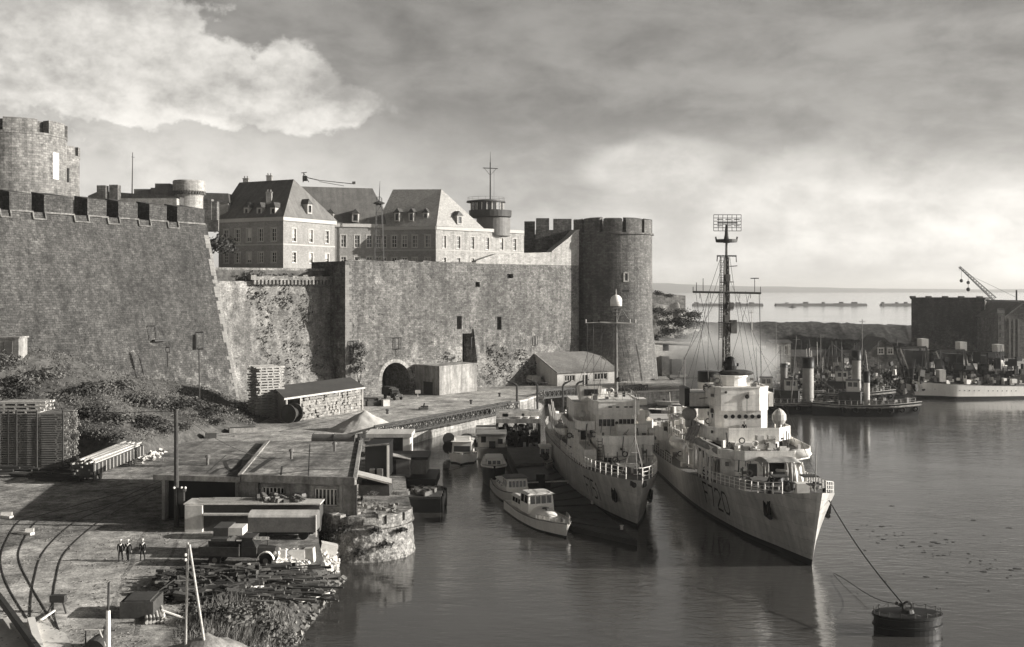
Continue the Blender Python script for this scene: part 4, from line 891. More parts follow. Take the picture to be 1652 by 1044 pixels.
def lorry(label,loc,rz,sc=1.,body='dark_steel',cab='dark_steel',cover=None,name='lorry',edge=None,group=None):
    """old bonneted lorry: x forward, wheels on the ground"""
    t=thing(name,label,'lorry',tuple(loc),rz,group); X=Matrix.Translation(loc)@Matrix.Rotation(rz,4,'Z')@Matrix.Scale(sc,4)
    mb=MB(X); mb.bx(-3.0,2.6,-.45,.45,.62,.8); mb.build('chassis','dark_steel',t)
    mb=MB(X); mb.add([(.1,-.85,.8),(1.25,-.85,.8),(1.25,.85,.8),(.1,.85,.8),(.1,-.85,1.45),(1.3,-.85,1.4),(1.3,.85,1.4),(.1,.85,1.45),(.15,-.78,2.1),(.95,-.78,2.08),(.95,.78,2.08),(.15,.78,2.1)],[(3,2,1,0),(0,1,5,4),(1,2,6,5),(2,3,7,6),(3,0,4,7),(4,5,9,8),(5,6,10,9),(6,7,11,10),(7,4,8,11),(8,9,10,11)]); c=mb.build('cab',cab,t)
    mb=MB(X); mb.bx(.02,1.02,-.86,.86,2.1,2.2); mb.build('roof',cab,c)
    mb=MB(X); mb.add([(1.02,-.7,2.0),(1.27,-.72,1.5),(1.27,.72,1.5),(1.02,.7,2.0)],[(0,1,2,3)]); 
    for y in (-.865,.865): mb.add([(.3,y,1.5),(1.1,y,1.5),(.9,y*.95,2.0),(.3,y*.95,2.0)],[(0,1,2,3)])
    mb.build('glazing','glass_dark',c)
    mb=MB(X); mb.add([(1.25,-.6,.8),(2.6,-.45,.8),(2.6,.45,.8),(1.25,.6,.8),(1.25,-.6,1.4),(2.6,-.42,1.32),(2.6,.42,1.32),(1.25,.6,1.4),(1.25,0,1.5),(2.6,0,1.42)],[(3,2,1,0),(0,1,5,4),(1,2,6,9,5),(2,3,7,6),(3,0,4,8,7),(4,5,9,8),(8,9,6,7)]); mb.build('bonnet',cab,t)
    for x,y in ((2.0,-.8),(2.0,.8),(-1.9,-.8),(-1.9,.8)):
        mb=MB(X); mb.bar((x,y-.13,.48),(x,y+.13,.48),.48,n=16); w=mb.build('wheel','rubber',t)
        mb=MB(X); mb.bar((x,y-.15,.48),(x,y+.15,.48),.2,n=10); mb.build('rim','mid_steel',w)
    for y in (-.8,.8):
        mb=MB(X); n=8; vs=[]
        for i in range(n+1):
            a=PI*.98-PI*.95*i/n; vs+=[(2.0+.62*math.cos(a),y-.2,.5+.62*math.sin(a)),(2.0+.62*math.cos(a),y+.2,.5+.62*math.sin(a))]
        vs2=[Vector(v)+Vector((0,0,.05)) for v in vs]; k=len(vs); mb.add(vs+vs2,[(2*i,2*i+1,2*i+3,2*i+2) for i in range(n)]+[(k+2*i,k+2*i+1,k+2*i+3,k+2*i+2) for i in range(n)]+[(2*i,2*i+2,k+2*i+2,k+2*i) for i in range(n)]+[(2*i+1,2*i+3,k+2*i+3,k+2*i+1) for i in range(n)])
        mb.build('fender',edge or cab,t)
        mb=MB(X); mb.ball((2.62,y*.75,1.02),.14,8,5); mb.build('headlight','light_steel',t)
    if cover:
        mb=MB(X); n=8; pr=[(-1.02,.85),(-1.02,2.1)]+[(-1.02*math.cos(PI*i/n),2.1+.5*math.sin(PI*i/n)) for i in range(1,n)]+[(1.02,2.1),(1.02,.85)]
        k=len(pr); mb.add([(-3.1,y,z) for y,z in pr]+[(-.05,y,z) for y,z in pr],[tuple(range(k)),tuple(range(2*k-1,k-1,-1))]+[(i,(i+1)%k,k+(i+1)%k,k+i) for i in range(k)]); mb.build('canvas_cover',cover,t)
    else:
        mb=MB(X); mb.bx(-3.1,0,-1.05,1.05,.8,.95); mb.bx(-3.1,0,-1.05,-.98,.95,1.5); mb.bx(-3.1,0,.98,1.05,.95,1.5); mb.bx(-3.1,-3.03,-.98,.98,.95,1.5); mb.bx(-.07,0,-.98,.98,.95,1.7); mb.build('load_bed',body,t)
    return t
lorry('dark lorry driving out of the tunnel arch',G(634,644),-.95,.95,cover='canvas_dark')
lorry('small pale backed lorry parked left of the quay shed',G(868,621),.75,.9,cab='mid_steel',cover='canvas')
t=thing('stone_crate','pale crate standing by the dark low wall near the tunnel','crate',tuple(G(622,655))); mb=MB(); c=G(622,655); mb.cb(c+Vector((0,0,.55)),(1.3,1.,1.1),.5); mb.build('body','old_white',t); mb=MB(); mb.cb(c+Vector((0,0,1.15)),(1.4,1.1,.1),.5); mb.build('lid','wood_pale',t)
mb=MB(); c=G(604,655); mb.cb(c+Vector((0,0,.5)),(3.2,1.0,1.0),.5); mb.cb(c+Vector((-.3,.2,1.1)),(2.2,.8,.3),.5); mb.cb(c+Vector((.8,.3,1.2)),(.8,.6,.5),.9); solo(mb,'dark_chest_row','wood_dark','long dark chest between firewood shed and tunnel arch','chest')
mb=MB(); c=G(674,640); mb.bar(c,c+Vector((0,0,1.)),.05); mb.cb(c+Vector((0,-.05,1.0)),(1.1,.06,.7)); solo(mb,'notice_board','white_paint','small white notice board beside the concrete bunker','sign')
for i,(px,py) in enumerate(((625,668),(806,640),(760,652))):
    mb=MB(); c=G(px,py); mb.lathe([(.28,0),(.22,.1),(.2,.55),(.34,.65),(.3,.8),(.05,.85)],12,c); solo(mb,'bollard','dark_steel',['dark iron bollard on the pale quay below the tunnel','dark iron bollard near the quay corner by the swing bridge end','dark iron bollard on the quay below the concrete bunker'][i],'bollard')
mb=MB(); c=G(683,661); mb.cb(c+Vector((0,0,.2)),(1.6,1.0,.4),.3); mb.bar(c+Vector((0,0,.3)),c+Vector((.2,0,1.2)),.15); mb.bar(c+Vector((-.5,.1,.6)),c+Vector((.9,0,.6)),.12); solo(mb,'capstan','dark_steel','dark iron capstan with bar on the quay edge','capstan')
for i,(px,py,pt,arm) in enumerate(((835,660,620,-17),(866,668,618,-16),(872,0,0,0),(905,0,0,0))):
    pass
def davit(label,px,pyb,pyt,armpx,armdy,Y,r=.22):
    t=thing('mooring_davit',label,'davit',tuple(A(px,pyb,Y))); mb=MB(); mb.bar(A(px,pyb,Y),A(px,pyt+4,Y),r); mb.bar(A(px,pyt+4,Y),A(px+armpx*.2,pyt,Y),r); mb.build('post','dark_steel',t)
    mb=MB(); mb.bar(A(px+armpx*.2,pyt,Y),A(px+armpx,pyt+armdy,Y),r,.12); mb.build('arm','dark_steel',t)
davit('bent dark davit post standing in the water by the quay corner',834,664,619,-18,-5,216)
davit('dark T-shaped mooring post with a long arm left of the basin bridge',867,690,617,-16,-5,208)
davit('bent dark davit post in front of the short truss bridge',908,668,619,13,-5,222)
davit('bent dark davit post with a lantern beside the minesweeper stern',930,655,617,20,-5,226)
mb=MB(); p=A(868,690,208); mb.bar(A(868,617,208),A(884,618,208),.2,.12); solo(mb,'mooring_davit','dark_steel','short dark arm reaching right from the T-shaped mooring post','davit',loc=tuple(A(868,618,208)))

# ------------------------------------------------------------------ truss bridges
def truss(label,a,b,h,n,w=1.8,deck=True,name='truss_bridge'):
    t=thing(name,label,'bridge',tuple(a)); d=(b-a); side=Vector((-d.y,d.x,0)).normalized()*w/2; up=Vector((0,0,h))
    for k,o in enumerate((-side,side)):
        mb=MB(); mb.beam(a+o,b+o,.18,.32); mb.beam(a+o+up,b+o+up,.18,.3)
        for i in range(n+1):
            p=a+d*(i/n)+o; mb.beam(p,p+up+Vector((.001,0,0)),.12,.12)
            if i<n: q=a+d*((i+1)/n)+o; mb.beam(p,q+up,.1,.14); mb.beam(p+up,q,.1,.14)
        mb.build('girder','dark_steel',t)
    mb=MB(); mb.beam(a,b,w-.2,.15); mb.build('deck','wood_mid',t)
    return t
a_,b_=A(612,704,168),A(831,660,214); t=truss('long dark lattice footbridge slanting along the quay wall over the water',a_,b_,1.45,26); 
mb=MB(); p=b_-(b_-a_)*.16; d=(b_-a_).normalized(); mb.cb(p+Vector((0,-1.0,.75)),(6,.1,1.0),math.atan2(d.y,d.x)); mb.build('panel','mid_steel',t)
truss('short lattice bridge behind the mooring davits',A(871,642,228),A(926,637,236),1.5,8)
truss('short lattice bridge right of the minesweeper mast',A(1000,637,238),A(1040,633,243),1.6,6)
# ------------------------------------------------------------------ sand heap, pipe, waterside huts
mb=MB(); c=G(588,694)
def heap(u,v):
    a=2*PI*u; r=5.6*v; k=1+.14*noise.noise(Vector((math.cos(a)*1.3,math.sin(a)*1.3,2))); return c+Vector((r*k*math.cos(a)*1.05,r*k*math.sin(a)*.75,max(-.05,3.1*(1-v)**1.05+.12*noise.noise(Vector((r*math.cos(a),r*math.sin(a),0))))))
mb.grid(heap,40,14); o=solo(mb,'sand_heap','sand_pale','pale pointed heap of sand on the quay above the white framed hut','heap',fix=False)
t=thing('steel_pipe','thick dark pipe lying behind the flat roofed workshop','pipe',tuple(G(540,716))); mb=MB(); a,b=G(505,717),G(574,718); mb.bar(a+Vector((0,0,.75)),b+Vector((0,0,.75)),.75,n=20); mb.build('barrel','mid_steel',t); mb=MB(); [mb.bar(a.lerp(b,k)+Vector((0,0,.75)),a.lerp(b,k+.012)+Vector((0,0,.75)),.83,n=20) for k in (.0,.5,.985)]; mb.each('collar','dark_steel',t)
mb=MB(); [mb.cb(G(px,712)+Vector((0,0,h_/2)),(1.1,.8,h_),.4) for px,h_ in ((584,1.1),(590,.7),(578,.5))]; mb.ball(G(580,718)+Vector((0,0,.6)),.6); solo(mb,'machine_parts','dark_steel','dark machine parts heaped at the end of the thick pipe','scrap')
Yh=146.; t=thing('framed_hut','flat roofed waterside hut with a thick white frame round a dark panel','hut',(xat(626,Yh),Yh,3))
mb=MB(); mb.fb(596,660,706,742,Yh,Yh+4.2); mb.build('wall','dark_steel',t)
mb=MB(); mb.fb(590,664,700,706,Yh-.5,Yh+4.6); mb.build('roof','old_white',t)
mb=MB(); mb.fb(650,660,706,742,Yh-.12,Yh-.005); mb.fb(596,602,706,742,Yh-.12,Yh-.005); mb.each('corner_post','white_paint',t)
mb=MB(); mb.bx(xat(660,Yh)+.005,xat(660,Yh)+.12,Yh-.1,Yh+4.2,zat(742,Yh),zat(706,Yh)); mb.build('side_boards','white_paint',t)
Yk=126.; t=thing('tarred_hut','tall tarred hut with pale corner board between workshop and white framed hut','hut',(xat(606,Yk),Yk,3))
mb=MB(); mb.fb(589,625,719,775,Yk,Yk+6); mb.build('wall','black_paint',t)
mb=MB(); q=[A(586,721,Yk-.3),A(628,718,Yk-.3),A(628,714,Yk+6.5),A(588,713,Yk+6.5)]; mb.hexa(q+[p+Vector((0,0,.15)) for p in q]); mb.build('roof','roof_felt',t); mb=MB(); mb.fb(624,627.5,719,772,Yk-.06,Yk+.1); mb.build('corner_board','white_paint',t)
mb=MB(); mb.fb(596,604,757,773,Yk-.5,Yk-.05); mb.fb(608,617,757,775,Yk-.6,Yk-.05); mb.build('bins','mid_steel',t)
Yk=132.; t=thing('grey_store','low grey boarded store with a dark door right of the tarred hut','hut',(xat(642,Yk),Yk,3))
mb=MB(); mb.fb(627,661,741,772,Yk,Yk+4); mb.build('wall','mid_steel',t); mb=MB(); q=[A(625,735,Yk-.3),A(663,742,Yk-.3),A(661,738,Yk+4.2),A(626,731,Yk+4.2)]; mb.hexa(q+[p+Vector((0,0,.12)) for p in q]); mb.build('roof','old_white',t); mb=MB(); mb.fb(630,639,742,771,Yk-.06,Yk+.05); mb.build('door','black_paint',t)
t=thing('plank_ramp','sloping pale plank roof between workshop end and pier head','ramp',tuple(G(605,790))); mb=MB(); q=[A(574,768,113),A(632,783,112),A(632,775,118),A(578,762,119)]; mb.hexa(q+[p+Vector((0,0,.2)) for p in q]); mb.build('boards','wood_pale',t); mb=MB(); mb.fb(578,628,783,800,113.5,117); mb.build('underside','wood_dark',t); mb=MB(); mb.bar(A(580,768,113),G(584,806),.14); mb.build('prop','wood_dark',t)

# ================================================================== WORKSHOP WITH FLAT ROOF
zr=7.3; f0,f1=Vector((-33.9,105.5,0)),Vector((-14.4,102.4,0)); bk0,bk1=Vector((xat(290,128),128.5,0)),Vector((xat(582,127),127,0)); fm=f0.lerp(f1,.435); bm_=bk0.lerp(bk1,.49)
t=thing('flat_workshop','low workshop with a broad stained flat roof in two levels beside the pier head','workshop',(-25,112,3))
mb=MB(); q=[f0,fm,bm_,bk0]; mb.hexa([(p.x,p.y,zr-.3) for p in q]+[(p.x,p.y,zr) for p in q]); mb.build('roof','roof_felt',t)
mb=MB(); q=[fm+Vector((.01,0,0)),f1,bk1,bm_+Vector((.01,0,0))]; mb.hexa([(p.x,p.y,zr-.35) for p in q]+[(p.x,p.y,zr+.28) for p in q]); mb.build('roof','roof_felt',t)
mb=MB(); mb.beam(fm+Vector((0,0,zr+.3)),bm_+Vector((0,0,zr+.3)),.35,.22); mb.beam(f1+Vector((0,0,zr+.3)),bk1+Vector((0,0,zr+.3)),.35,.3); mb.beam(fm+Vector((.2,-.05,zr+.05)),f1+Vector((0,-.05,zr+.05)),.2,.7); mb.beam(f0+Vector((0,-.05,zr-.1)),fm+Vector((0,-.05,zr-.1)),.2,.5); mb.build('eaves_board','concrete',t)
P,Ln,d,inn=lineP(f0+Vector((.5,.9,0)),f1+Vector((-.3,.9,0)))
hs=[(.3,7.4,3.,6.8,.8),(10.0,12.2,4.8,6.4,.3),(15.2,17.4,4.8,6.4,.3)]
mb=MB(); wallface(mb,P,0,Ln,2.9,zr-.3,hs)
e0,e1=bk0+Vector((.4,-.4,0)),bk1+Vector((-.4,-.4,0)); s0_,s1_=P(0,0,0),P(Ln,0,0)
for a,b in ((s1_,e1),(e1,e0),(e0,s0_)): mb.quad(a+Vector((0,0,2.9)),b+Vector((0,0,2.9)),b+Vector((0,0,zr-.3)),a+Vector((0,0,zr-.3)))
mb.build('wall','concrete',t,fix=False)
mb=MB(); mb.quad(P(.3,3,.8),P(7.4,3,.8),P(7.4,6.8,.8),P(.3,6.8,.8)); mb.build('doorway','black_paint',t)  # black sheet gives the shaded interior behind the open front
for a,b,c,e,_ in hs[1:]: window(t,P,d,inn,(a+b)/2,c,e,b-a,0,5,dp=.25,trim='concrete')
mb=MB()
for s in (7.6,9.6,12.6,14.8,17.8,19.1): mb.cb(P(s,5.0,-.05),(.25,.2,3.9),math.atan2(d.y,d.x))
mb.each('pilaster','concrete',t)
mb=MB(); rt_=Vector((0,0,zr+.287))
def tarline(pts,w,z):
    for a,b in zip(pts,pts[1:]):
        a=G(a[0],a[1],z); b=G(b[0],b[1],z); n_=Vector((-(b-a).y,(b-a).x,0)).normalized()*w; mb.quad(a-n_,b-n_,b+n_,a+n_)
tarline([(440,728),(560,735)],.10,zr+.285); tarline([(430,752),(500,752),(575,752)],.13,zr+.285); tarline([(400,765),(440,766),(500,758),(560,757)],.16,zr+.285); tarline([(405,762),(428,746),(440,738)],.3,zr+.285); tarline([(455,752),(452,775)],.08,zr+.285); tarline([(500,716),(497,775)],.05,zr+.285)
tarline([(362,745),(376,740),(388,742),(385,752),(372,760),(362,764)],.22,zr+.006); tarline([(362,745),(366,754),(372,760)],.2,zr+.006); tarline([(340,765),(352,757),(366,754)],.2,zr+.006); tarline([(290,731),(415,734)],.06,zr+.006); tarline([(332,764),(365,734)],.05,zr+.006)
mb.build('tar_seams','tar',t,fix=False)
for px,py in ((470,740),(540,728),(335,750)):
    p=G(px,py,zr+.05 if px<400 else zr+.3); mb=MB(); mb.bar(p,p+Vector((0,0,.8)),.14,n=10); mb.lathe([(.3,.75),(.22,.95),(.03,1.05)],10,p); mb.build('roof_vent','mid_steel',t)
mb=MB(); [mb.bar(P(s,3.0,-.12),P(s,6.9,-.12),.07,n=6) for s in (9.85,19.3)]; mb.each('drainpipe','dark_steel',t)
# ------------------------------------------------------------------ yard huts, wagons, lorry
Yf=100.8; t=thing('long_low_hut','long low wooden hut with boards on its pale roof in front of the workshop','hut',(xat(405,Yf),Yf,3))
mb=MB(); mb.bx(xat(298,Yf),xat(326,Yf),Yf,Yf+2.6,2.95,5.42); mb.build('end_wall','old_white',t)
mb=MB(); mb.bx(xat(326,Yf)+.01,xat(514,Yf),Yf+.5,Yf+2.6,2.95,5.3); mb.build('wall','wood_dark',t)
mb=MB(); mb.bx(xat(295,Yf),xat(516,Yf),Yf+.2,Yf+2.9,5.43,5.55); mb.build('roof','old_white',t)
mb=MB(); mb.bx(xat(328,Yf),xat(402,Yf),Yf-.3,Yf+.45,4.55,4.68); mb.build('bench','wood_pale',t)
for j in range(7):
    y=Yf+.4+j*.33; mb=MB(); L0=xat(308,Yf)+rnd.uniform(0,1.5); L1=L0+rnd.uniform(4.5,6.2); mb.bx(L0,L1,y,y+.16,5.56,5.66+.03*j%.05); solo(mb,'roof_board','wood_pale','loose pale board lying on the roof of the long low hut','board','boards lying on the long low hut')
mb=MB(); rg=random.Random(4)
for i in range(46): mb.cb((xat(rg.uniform(420,495),Yf+2.5),Yf+rg.uniform(.8,2.6),5.6+rg.uniform(0,.4)),(rg.uniform(.3,1.1),rg.uniform(.1,.5),rg.uniform(.1,.4)),rg.uniform(0,3),rg.uniform(-.4,.4))
o=mb.build('rubbish','mid_steel'); o['kind']='stuff'
Yv=97.6; t=thing('grey_van','grey box wagon body with a paler rounded roof parked in front of the low hut','wagon',(xat(455,Yv),Yv,3))
x0,x1=xat(400,Yv),xat(509,Yv); mb=MB(); n=8; pr=[(Yv,3.7),(Yv,5.0)]+[(Yv+1.1-1.1*math.cos(PI*i/n),5.0+.42*math.sin(PI*i/n)) for i in range(1,n)]+[(Yv+2.2,5.0),(Yv+2.2,3.7)]
k=len(pr); mb.add([(x0,y,z) for y,z in pr]+[(x1,y,z) for y,z in pr],[tuple(range(k)),tuple(range(2*k-1,k-1,-1))]+[(i,(i+1)%k,k+(i+1)%k,k+i) for i in range(k)])
mb.mi=[1 if 4<=i<k-2 else 0 for i in range(-2+2,k+2)][:len(mb.f)]; mb.mi=[0,0]+[1 if 1<=i<=k-3 else 0 for i in range(k)]
mb.build('body',['mid_steel','ship_grey'],t)
mb=MB(); mb.bx(x0+.3,x1-.3,Yv+.4,Yv+1.8,3.45,3.69); mb.build('chassis','black_paint',t)
for x in (x0+1.1,x1-1.1):
    for y in (Yv+.3,Yv+1.9): mb=MB(); mb.bar((x,y-.12,3.45),(x,y+.12,3.45),.45,n=14); mb.build('wheel','rubber',t)
mb=MB(); mb.bx(x1+.01,x1+.06,Yv-.02,Yv+.1,3.3,5.2); mb.build('lamp_rod','white_paint',t)
Yl=89.2; lorry('dark old lorry with white edged front fender standing among the scrap',Vector((xat(392,Yl),Yl,3)),-.06,1.05,cab='dark_steel',body='wood_dark',edge='white_paint')
t=thing('roof_ladder','two pale poles laid across the top of the dark old lorry','ladder',tuple(A(400,870,Yl))); mb=MB(); mb.bar(A(378,867,Yl),A(434,867,Yl),.05); mb.bar(A(380,870,Yl-.5),A(434,870,Yl-.5),.05); [mb.bar(A(384+i*9,867,Yl),A(385+i*9,870,Yl-.5),.03) for i in range(6)]; mb.build('rails','wood_pale',t); mb=MB(); mb.bar(A(380,870,Yl-.4),A(380,885,Yl-.4),.05); mb.bar(A(432,868,Yl-.2),A(432,880,Yl-.2),.05); mb.build('legs','dark_steel',t)
t=thing('dark_cabin','dark wooden cabin behind the old lorry','hut',tuple(G(358,902)));
mb=MB(); mb.fb(344,368,852,890,92,94.5); mb.fb(340,366,870,905,91,91.99); mb.build('wall','wood_dark',t); mb=MB(); mb.fb(367,391,852,864,92.2,94); mb.build('hatch','old_white',t)
# ground litter: gravel and cart tracks
rg=random.Random(101); mb=MB()
for i in range(2600):
    px=rg.uniform(0,300) if rg.random()<.6 else rg.uniform(250,700); py=rg.uniform(850,1044) if px<300 else rg.uniform(640,700)
    c=G(px,py,3.0)
    if noise.noise(Vector((c.x*.25,c.y*.25,5)))<-.05: continue
    if px>300 and not (2.0<py-640<58): continue
    if px>600 and py>690-(px-600)*.14: continue
    r=rg.uniform(.015,.07); mb.cb(c+Vector((0,0,r*.4)),(r*2,r*1.6,r),rg.uniform(0,3),rg.gauss(0,.2))
o=mb.build('gravel','rock'); o['kind']='stuff'
for k,(pp_,w) in enumerate((([(240,845),(215,900),(190,960),(160,1044)],.16),([(300,850),(270,905),(238,950),(215,1044)],.16),([(250,765),(340,705),(450,688),(560,668),(640,650)],.3),([(300,770),(380,712),(480,690),(600,664),(700,645)],.3))):
    pts=[G(*q,3.014) for q in pp_]; mb=MB(); S_=[]
    for i in range(len(pts)-1):
        for j in range(6): S_.append(pts[i].lerp(pts[i+1],j/6)+Vector((.25*noise.noise(Vector((i*3+j*.5,k,0))),0,0)))
    for a,b in zip(S_,S_[1:]): n_=Vector((-(b-a).y,(b-a).x,0)).normalized()*w*(.7+.5*rg.random()); mb.quad(a-n_,b-n_,b+n_,a+n_)
    struct(mb.build('cart_track','dirt',fix=False))
# ------------------------------------------------------------------ scrap and rubble
rg=random.Random(12); mb=MB()
for i in range(1100):
    px=rg.uniform(258,535); py=rg.uniform(926,975); 
    if px<300 and py<930: continue
    c=GS(px,py); mb.cb(c+Vector((0,0,rg.uniform(-.1,.8)*(1 if px<470 else .35))),(rg.uniform(.2,2.0)*rg.random()+.15,rg.uniform(.06,.35),rg.uniform(.05,.3)),rg.gauss(0,.5),rg.gauss(0,.2),rg.gauss(0,.2))
o=mb.build('scrap','wood_dark'); o['kind']='stuff'
mb=MB()
for i in range(520):
    px=rg.uniform(440,545); py=rg.uniform(893,925); c=GS(px,py); mb.cb(c+Vector((0,0,rg.uniform(0,.45))),(rg.uniform(.1,.55),rg.uniform(.1,.4),rg.uniform(.08,.3)),rg.uniform(0,3),rg.gauss(0,.3),rg.gauss(0,.3))
o=mb.build('rubble','old_white'); o['kind']='stuff'
mb=MB(); rg2=random.Random(91)
for i in range(150):   # long lengths of old timber lying through the scrap
    px=rg2.uniform(285,505); py=rg2.uniform(922,975); c=GS(px,py); z=c.z+rg2.uniform(.05,.7); L_=rg2.uniform(1.5,5.5); mb.cb((c.x,c.y,z),(L_,rg2.uniform(.1,.3),rg2.uniform(.06,.2)),rg2.gauss(0,.16),rg2.gauss(0,.05),rg2.gauss(0,.3))
o=mb.build('scrap_timber','wood_old'); o['kind']='stuff'
mb=MB()
for i in range(420):   # stones along the water's edge
    k=rg2.uniform(.8,len(shore)-1.001); a=shore[int(k)].lerp(shore[int(k)+1],k%1); c=a+Vector((rg2.uniform(.5,4.3)*(1 if k<len(shore)-2 else .5),rg2.uniform(-.9,.3),0)); c.z=gz(c.x)+.05; r=rg2.uniform(.06,.26); mb.cb(c,(r*2,r*1.5,r*1.1),rg2.uniform(0,3),rg2.uniform(-.6,.6),rg2.uniform(-.6,.6))
o=mb.build('shore_stones','rock'); o['kind']='stuff'
pk=[(452,905,1.0,.7,.6,'pale crate on the rubble just right of the old lorry'),(478,908,1.4,.8,.7,'long pale crate in the middle of the rubble tip'),(500,912,.8,.7,1.2,'upright pale crate at the tip edge'),(530,898,1.5,1.1,.9,'big white crate hanging at the water edge of the tip'),(515,918,.9,.5,.5,'small tilted pale crate low on the rubble tip')]
for px,py,a,b,h,lb in pk:
    t=thing('crate',lb,'crate',tuple(GS(px,py)),0,'crates on the rubble tip'); c=GS(px,py); r_=rg.uniform(-.5,.5); mb=MB(); mb.cb(c+Vector((0,0,h/2+.3)),(a,b,h),r_,rg.gauss(0,.12)); mb.build('body','old_white',t)
pl=[((378,934),(446,923),.5,'wood_mid'),((372,963),(425,959),.3,'wood_pale'),((480,978),(528,962),.55,'wood_pale'),((405,950),(440,948),.35,'white_paint'),((330,968),(405,966),.4,'wood_mid'),((455,975),(490,962),.4,'wood_mid'),((250,955),(330,950),.25,'wood_mid'),((300,932),(360,925),.3,'wood_mid'),((400,925),(425,932),.35,'wood_pale'),((300,958),(480,954),.3,'wood_dark')]
lbs=['long grey plank across the dark scrap','pale plank at the front of the scrap by the grass','broad pale plank sticking out over the water','short white board in the middle of the scrap','grey plank lying left at the front of the scrap','grey plank slanting beside the broad pale one','plank at the left end of the scrap','plank below the old lorry front','short pale plank below the old lorry rear','very long dark beam through the scrap']
for (a,b,w,mt),lb in zip(pl,lbs):
    z=3.75 if max(a[0],b[0])<470 else 2.9
    mb=MB(); mb.beam(GS(*a,.7 if z>3 else .35),GS(*b,.6 if z>3 else .3),w,.14); solo(mb,'plank',mt,lb,'plank',group='planks on the scrap heap')
# log pile in the yard
for i in range(6):
    a=G(237+i*6.2,1003+abs(i-3)*.6,3.14); b=G(235+i*4.,968-i*.8,3.14+.1*(i%2))
    mb=MB(); mb.bar(a,b,.115,.10,n=12); solo(mb,'log','wood_pale','short pale log in the log pile by the bush','log','logs piled by the bush')
mb=MB(); mb.cb(G(228,990)+Vector((0,.1,.55)),(2.2,2.6,1.1),.05); mb.cb(G(229,990)+Vector((0,0,1.15)),(1.7,2.2,.12),.05); solo(mb,'log_shadow_block','wood_dark','dark block added for the shadow left of the log pile','bin')  # block added to give the dark shadow beside the logs
mb=MB(); a=G(262,985,3.9); mb.bar(G(264,1000),a,.1); mb.beam(a,G(300,998,3.3),.18,.08); solo(mb,'prop_board','white_paint','thin white board propped on a post beside the log pile','board')
# rough grass and bushes on the near bank
rg=random.Random(31); mb=MB()
for i in range(5200):
    px=rg.gauss(385,42); py=rg.gauss(1012,24)
    if px<268 or px>475 or py<972 or (px<320 and py<1000): continue
    c=GS(px,py); h=rg.uniform(.3,1.15)*(1.3-abs(px-385)/120); l=Vector((rg.gauss(0,.35),rg.gauss(0,.3),1)).normalized()*h; w=Vector((rg.gauss(0,1),rg.gauss(0,1),0)).normalized()*.035
    mb.add([c-w,c+w,c+l*.6+w*.7+Vector((0,0,0)),c+l],[(0,1,2),(0,2,3)])
o=mb.build('grass','leaf_pale',fix=False); o['kind']='stuff'
for i,(px,py,r,k,lb) in enumerate(((372,1015,1.6,'leaf_pale','tall pale grassy bush between the leaning pole and the water'),(410,1000,1.3,'leaf_pale','rounded pale bush at the top of the near bank'),(430,1030,1.4,'leaf','bush at the water edge at the bottom of the near bank'),(345,1005,1.1,'leaf_dark','dark low bush just right of the leaning pole'),(315,992,.9,'leaf','small bush beside the propped white board'),(462,1040,1.1,'leaf_pale','lowest pale bush at the water edge'))):
    bush('bush',GS(px,py,-.15),r,k,lb,sc=(1.2,1,1.0))
mb=MB(); c=G(335,1052)
mb.grid(lambda u,v:c+Vector((2.6*v*math.cos(2*PI*u),2.2*v*math.sin(2*PI*u),1.3*(1-v)+.25*noise.noise(Vector((3*v*math.cos(2*PI*u),3*v*math.sin(2*PI*u),1)))-.1)),28,10); solo(mb,'chalk_heap','concrete','pale heap of spoil at the foot of the leaning poles','heap',fix=False)
rg=random.Random(63)
for px,py,r,k,lb in ((556,806,1.0,'leaf_dark','dark bush on the pier head edge in front of the workshop corner'),(600,800,.6,'leaf','small bush in the middle of the pier head top'),(640,800,.5,'leaf_pale','small pale bush at the right rim of the pier head')): bush('bush',G(px,py,PZ),r,k,lb,sc=(1.5,1,.8))
mb=MB()
for i in range(1500):
    px=rg.uniform(515,660); py=rg.uniform(780,815); c=G(px,py,PZ)
    if (c.x-BCx)**2+(c.y-BCy)**2>4.2**2: continue
    if noise.noise(Vector((c.x*.6,c.y*.6,3)))<.0: continue
    h=rg.uniform(.08,.4); l=Vector((rg.gauss(0,.4),rg.gauss(0,.4),1)).normalized()*h; w=Vector((rg.gauss(0,1),rg.gauss(0,1),0)).normalized()*.05; mb.add([c-w,c+w,c+l],[(0,1,2)])
o=mb.build('grass','leaf',fix=False); o['kind']='stuff'
mb=MB()
for i in range(70): c=Vector((BCx+rg.uniform(-3,3),BCy+rg.uniform(-3,2.5),PZ+.03)); mb.cb(c+Vector((0,0,.08)),(rg.uniform(.15,.6),rg.uniform(.1,.4),rg.uniform(.08,.3)),rg.uniform(0,3),rg.gauss(0,.15))
o=mb.build('loose_stones','rock'); o['kind']='stuff'
t=thing('rope_coil','dark coil of heavy rope lying on the pier head top','rope',tuple(G(618,792,PZ))); mb=MB(); c=G(618,792,PZ); [mb.path([c+Vector(((.7-.1*k)*math.cos(a),(.7-.1*k)*math.sin(a),.08+.14*k)) for a in [2*PI*q/14 for q in range(15)]],.08,5) for k in range(4)]; mb.build('coil','rope',t)
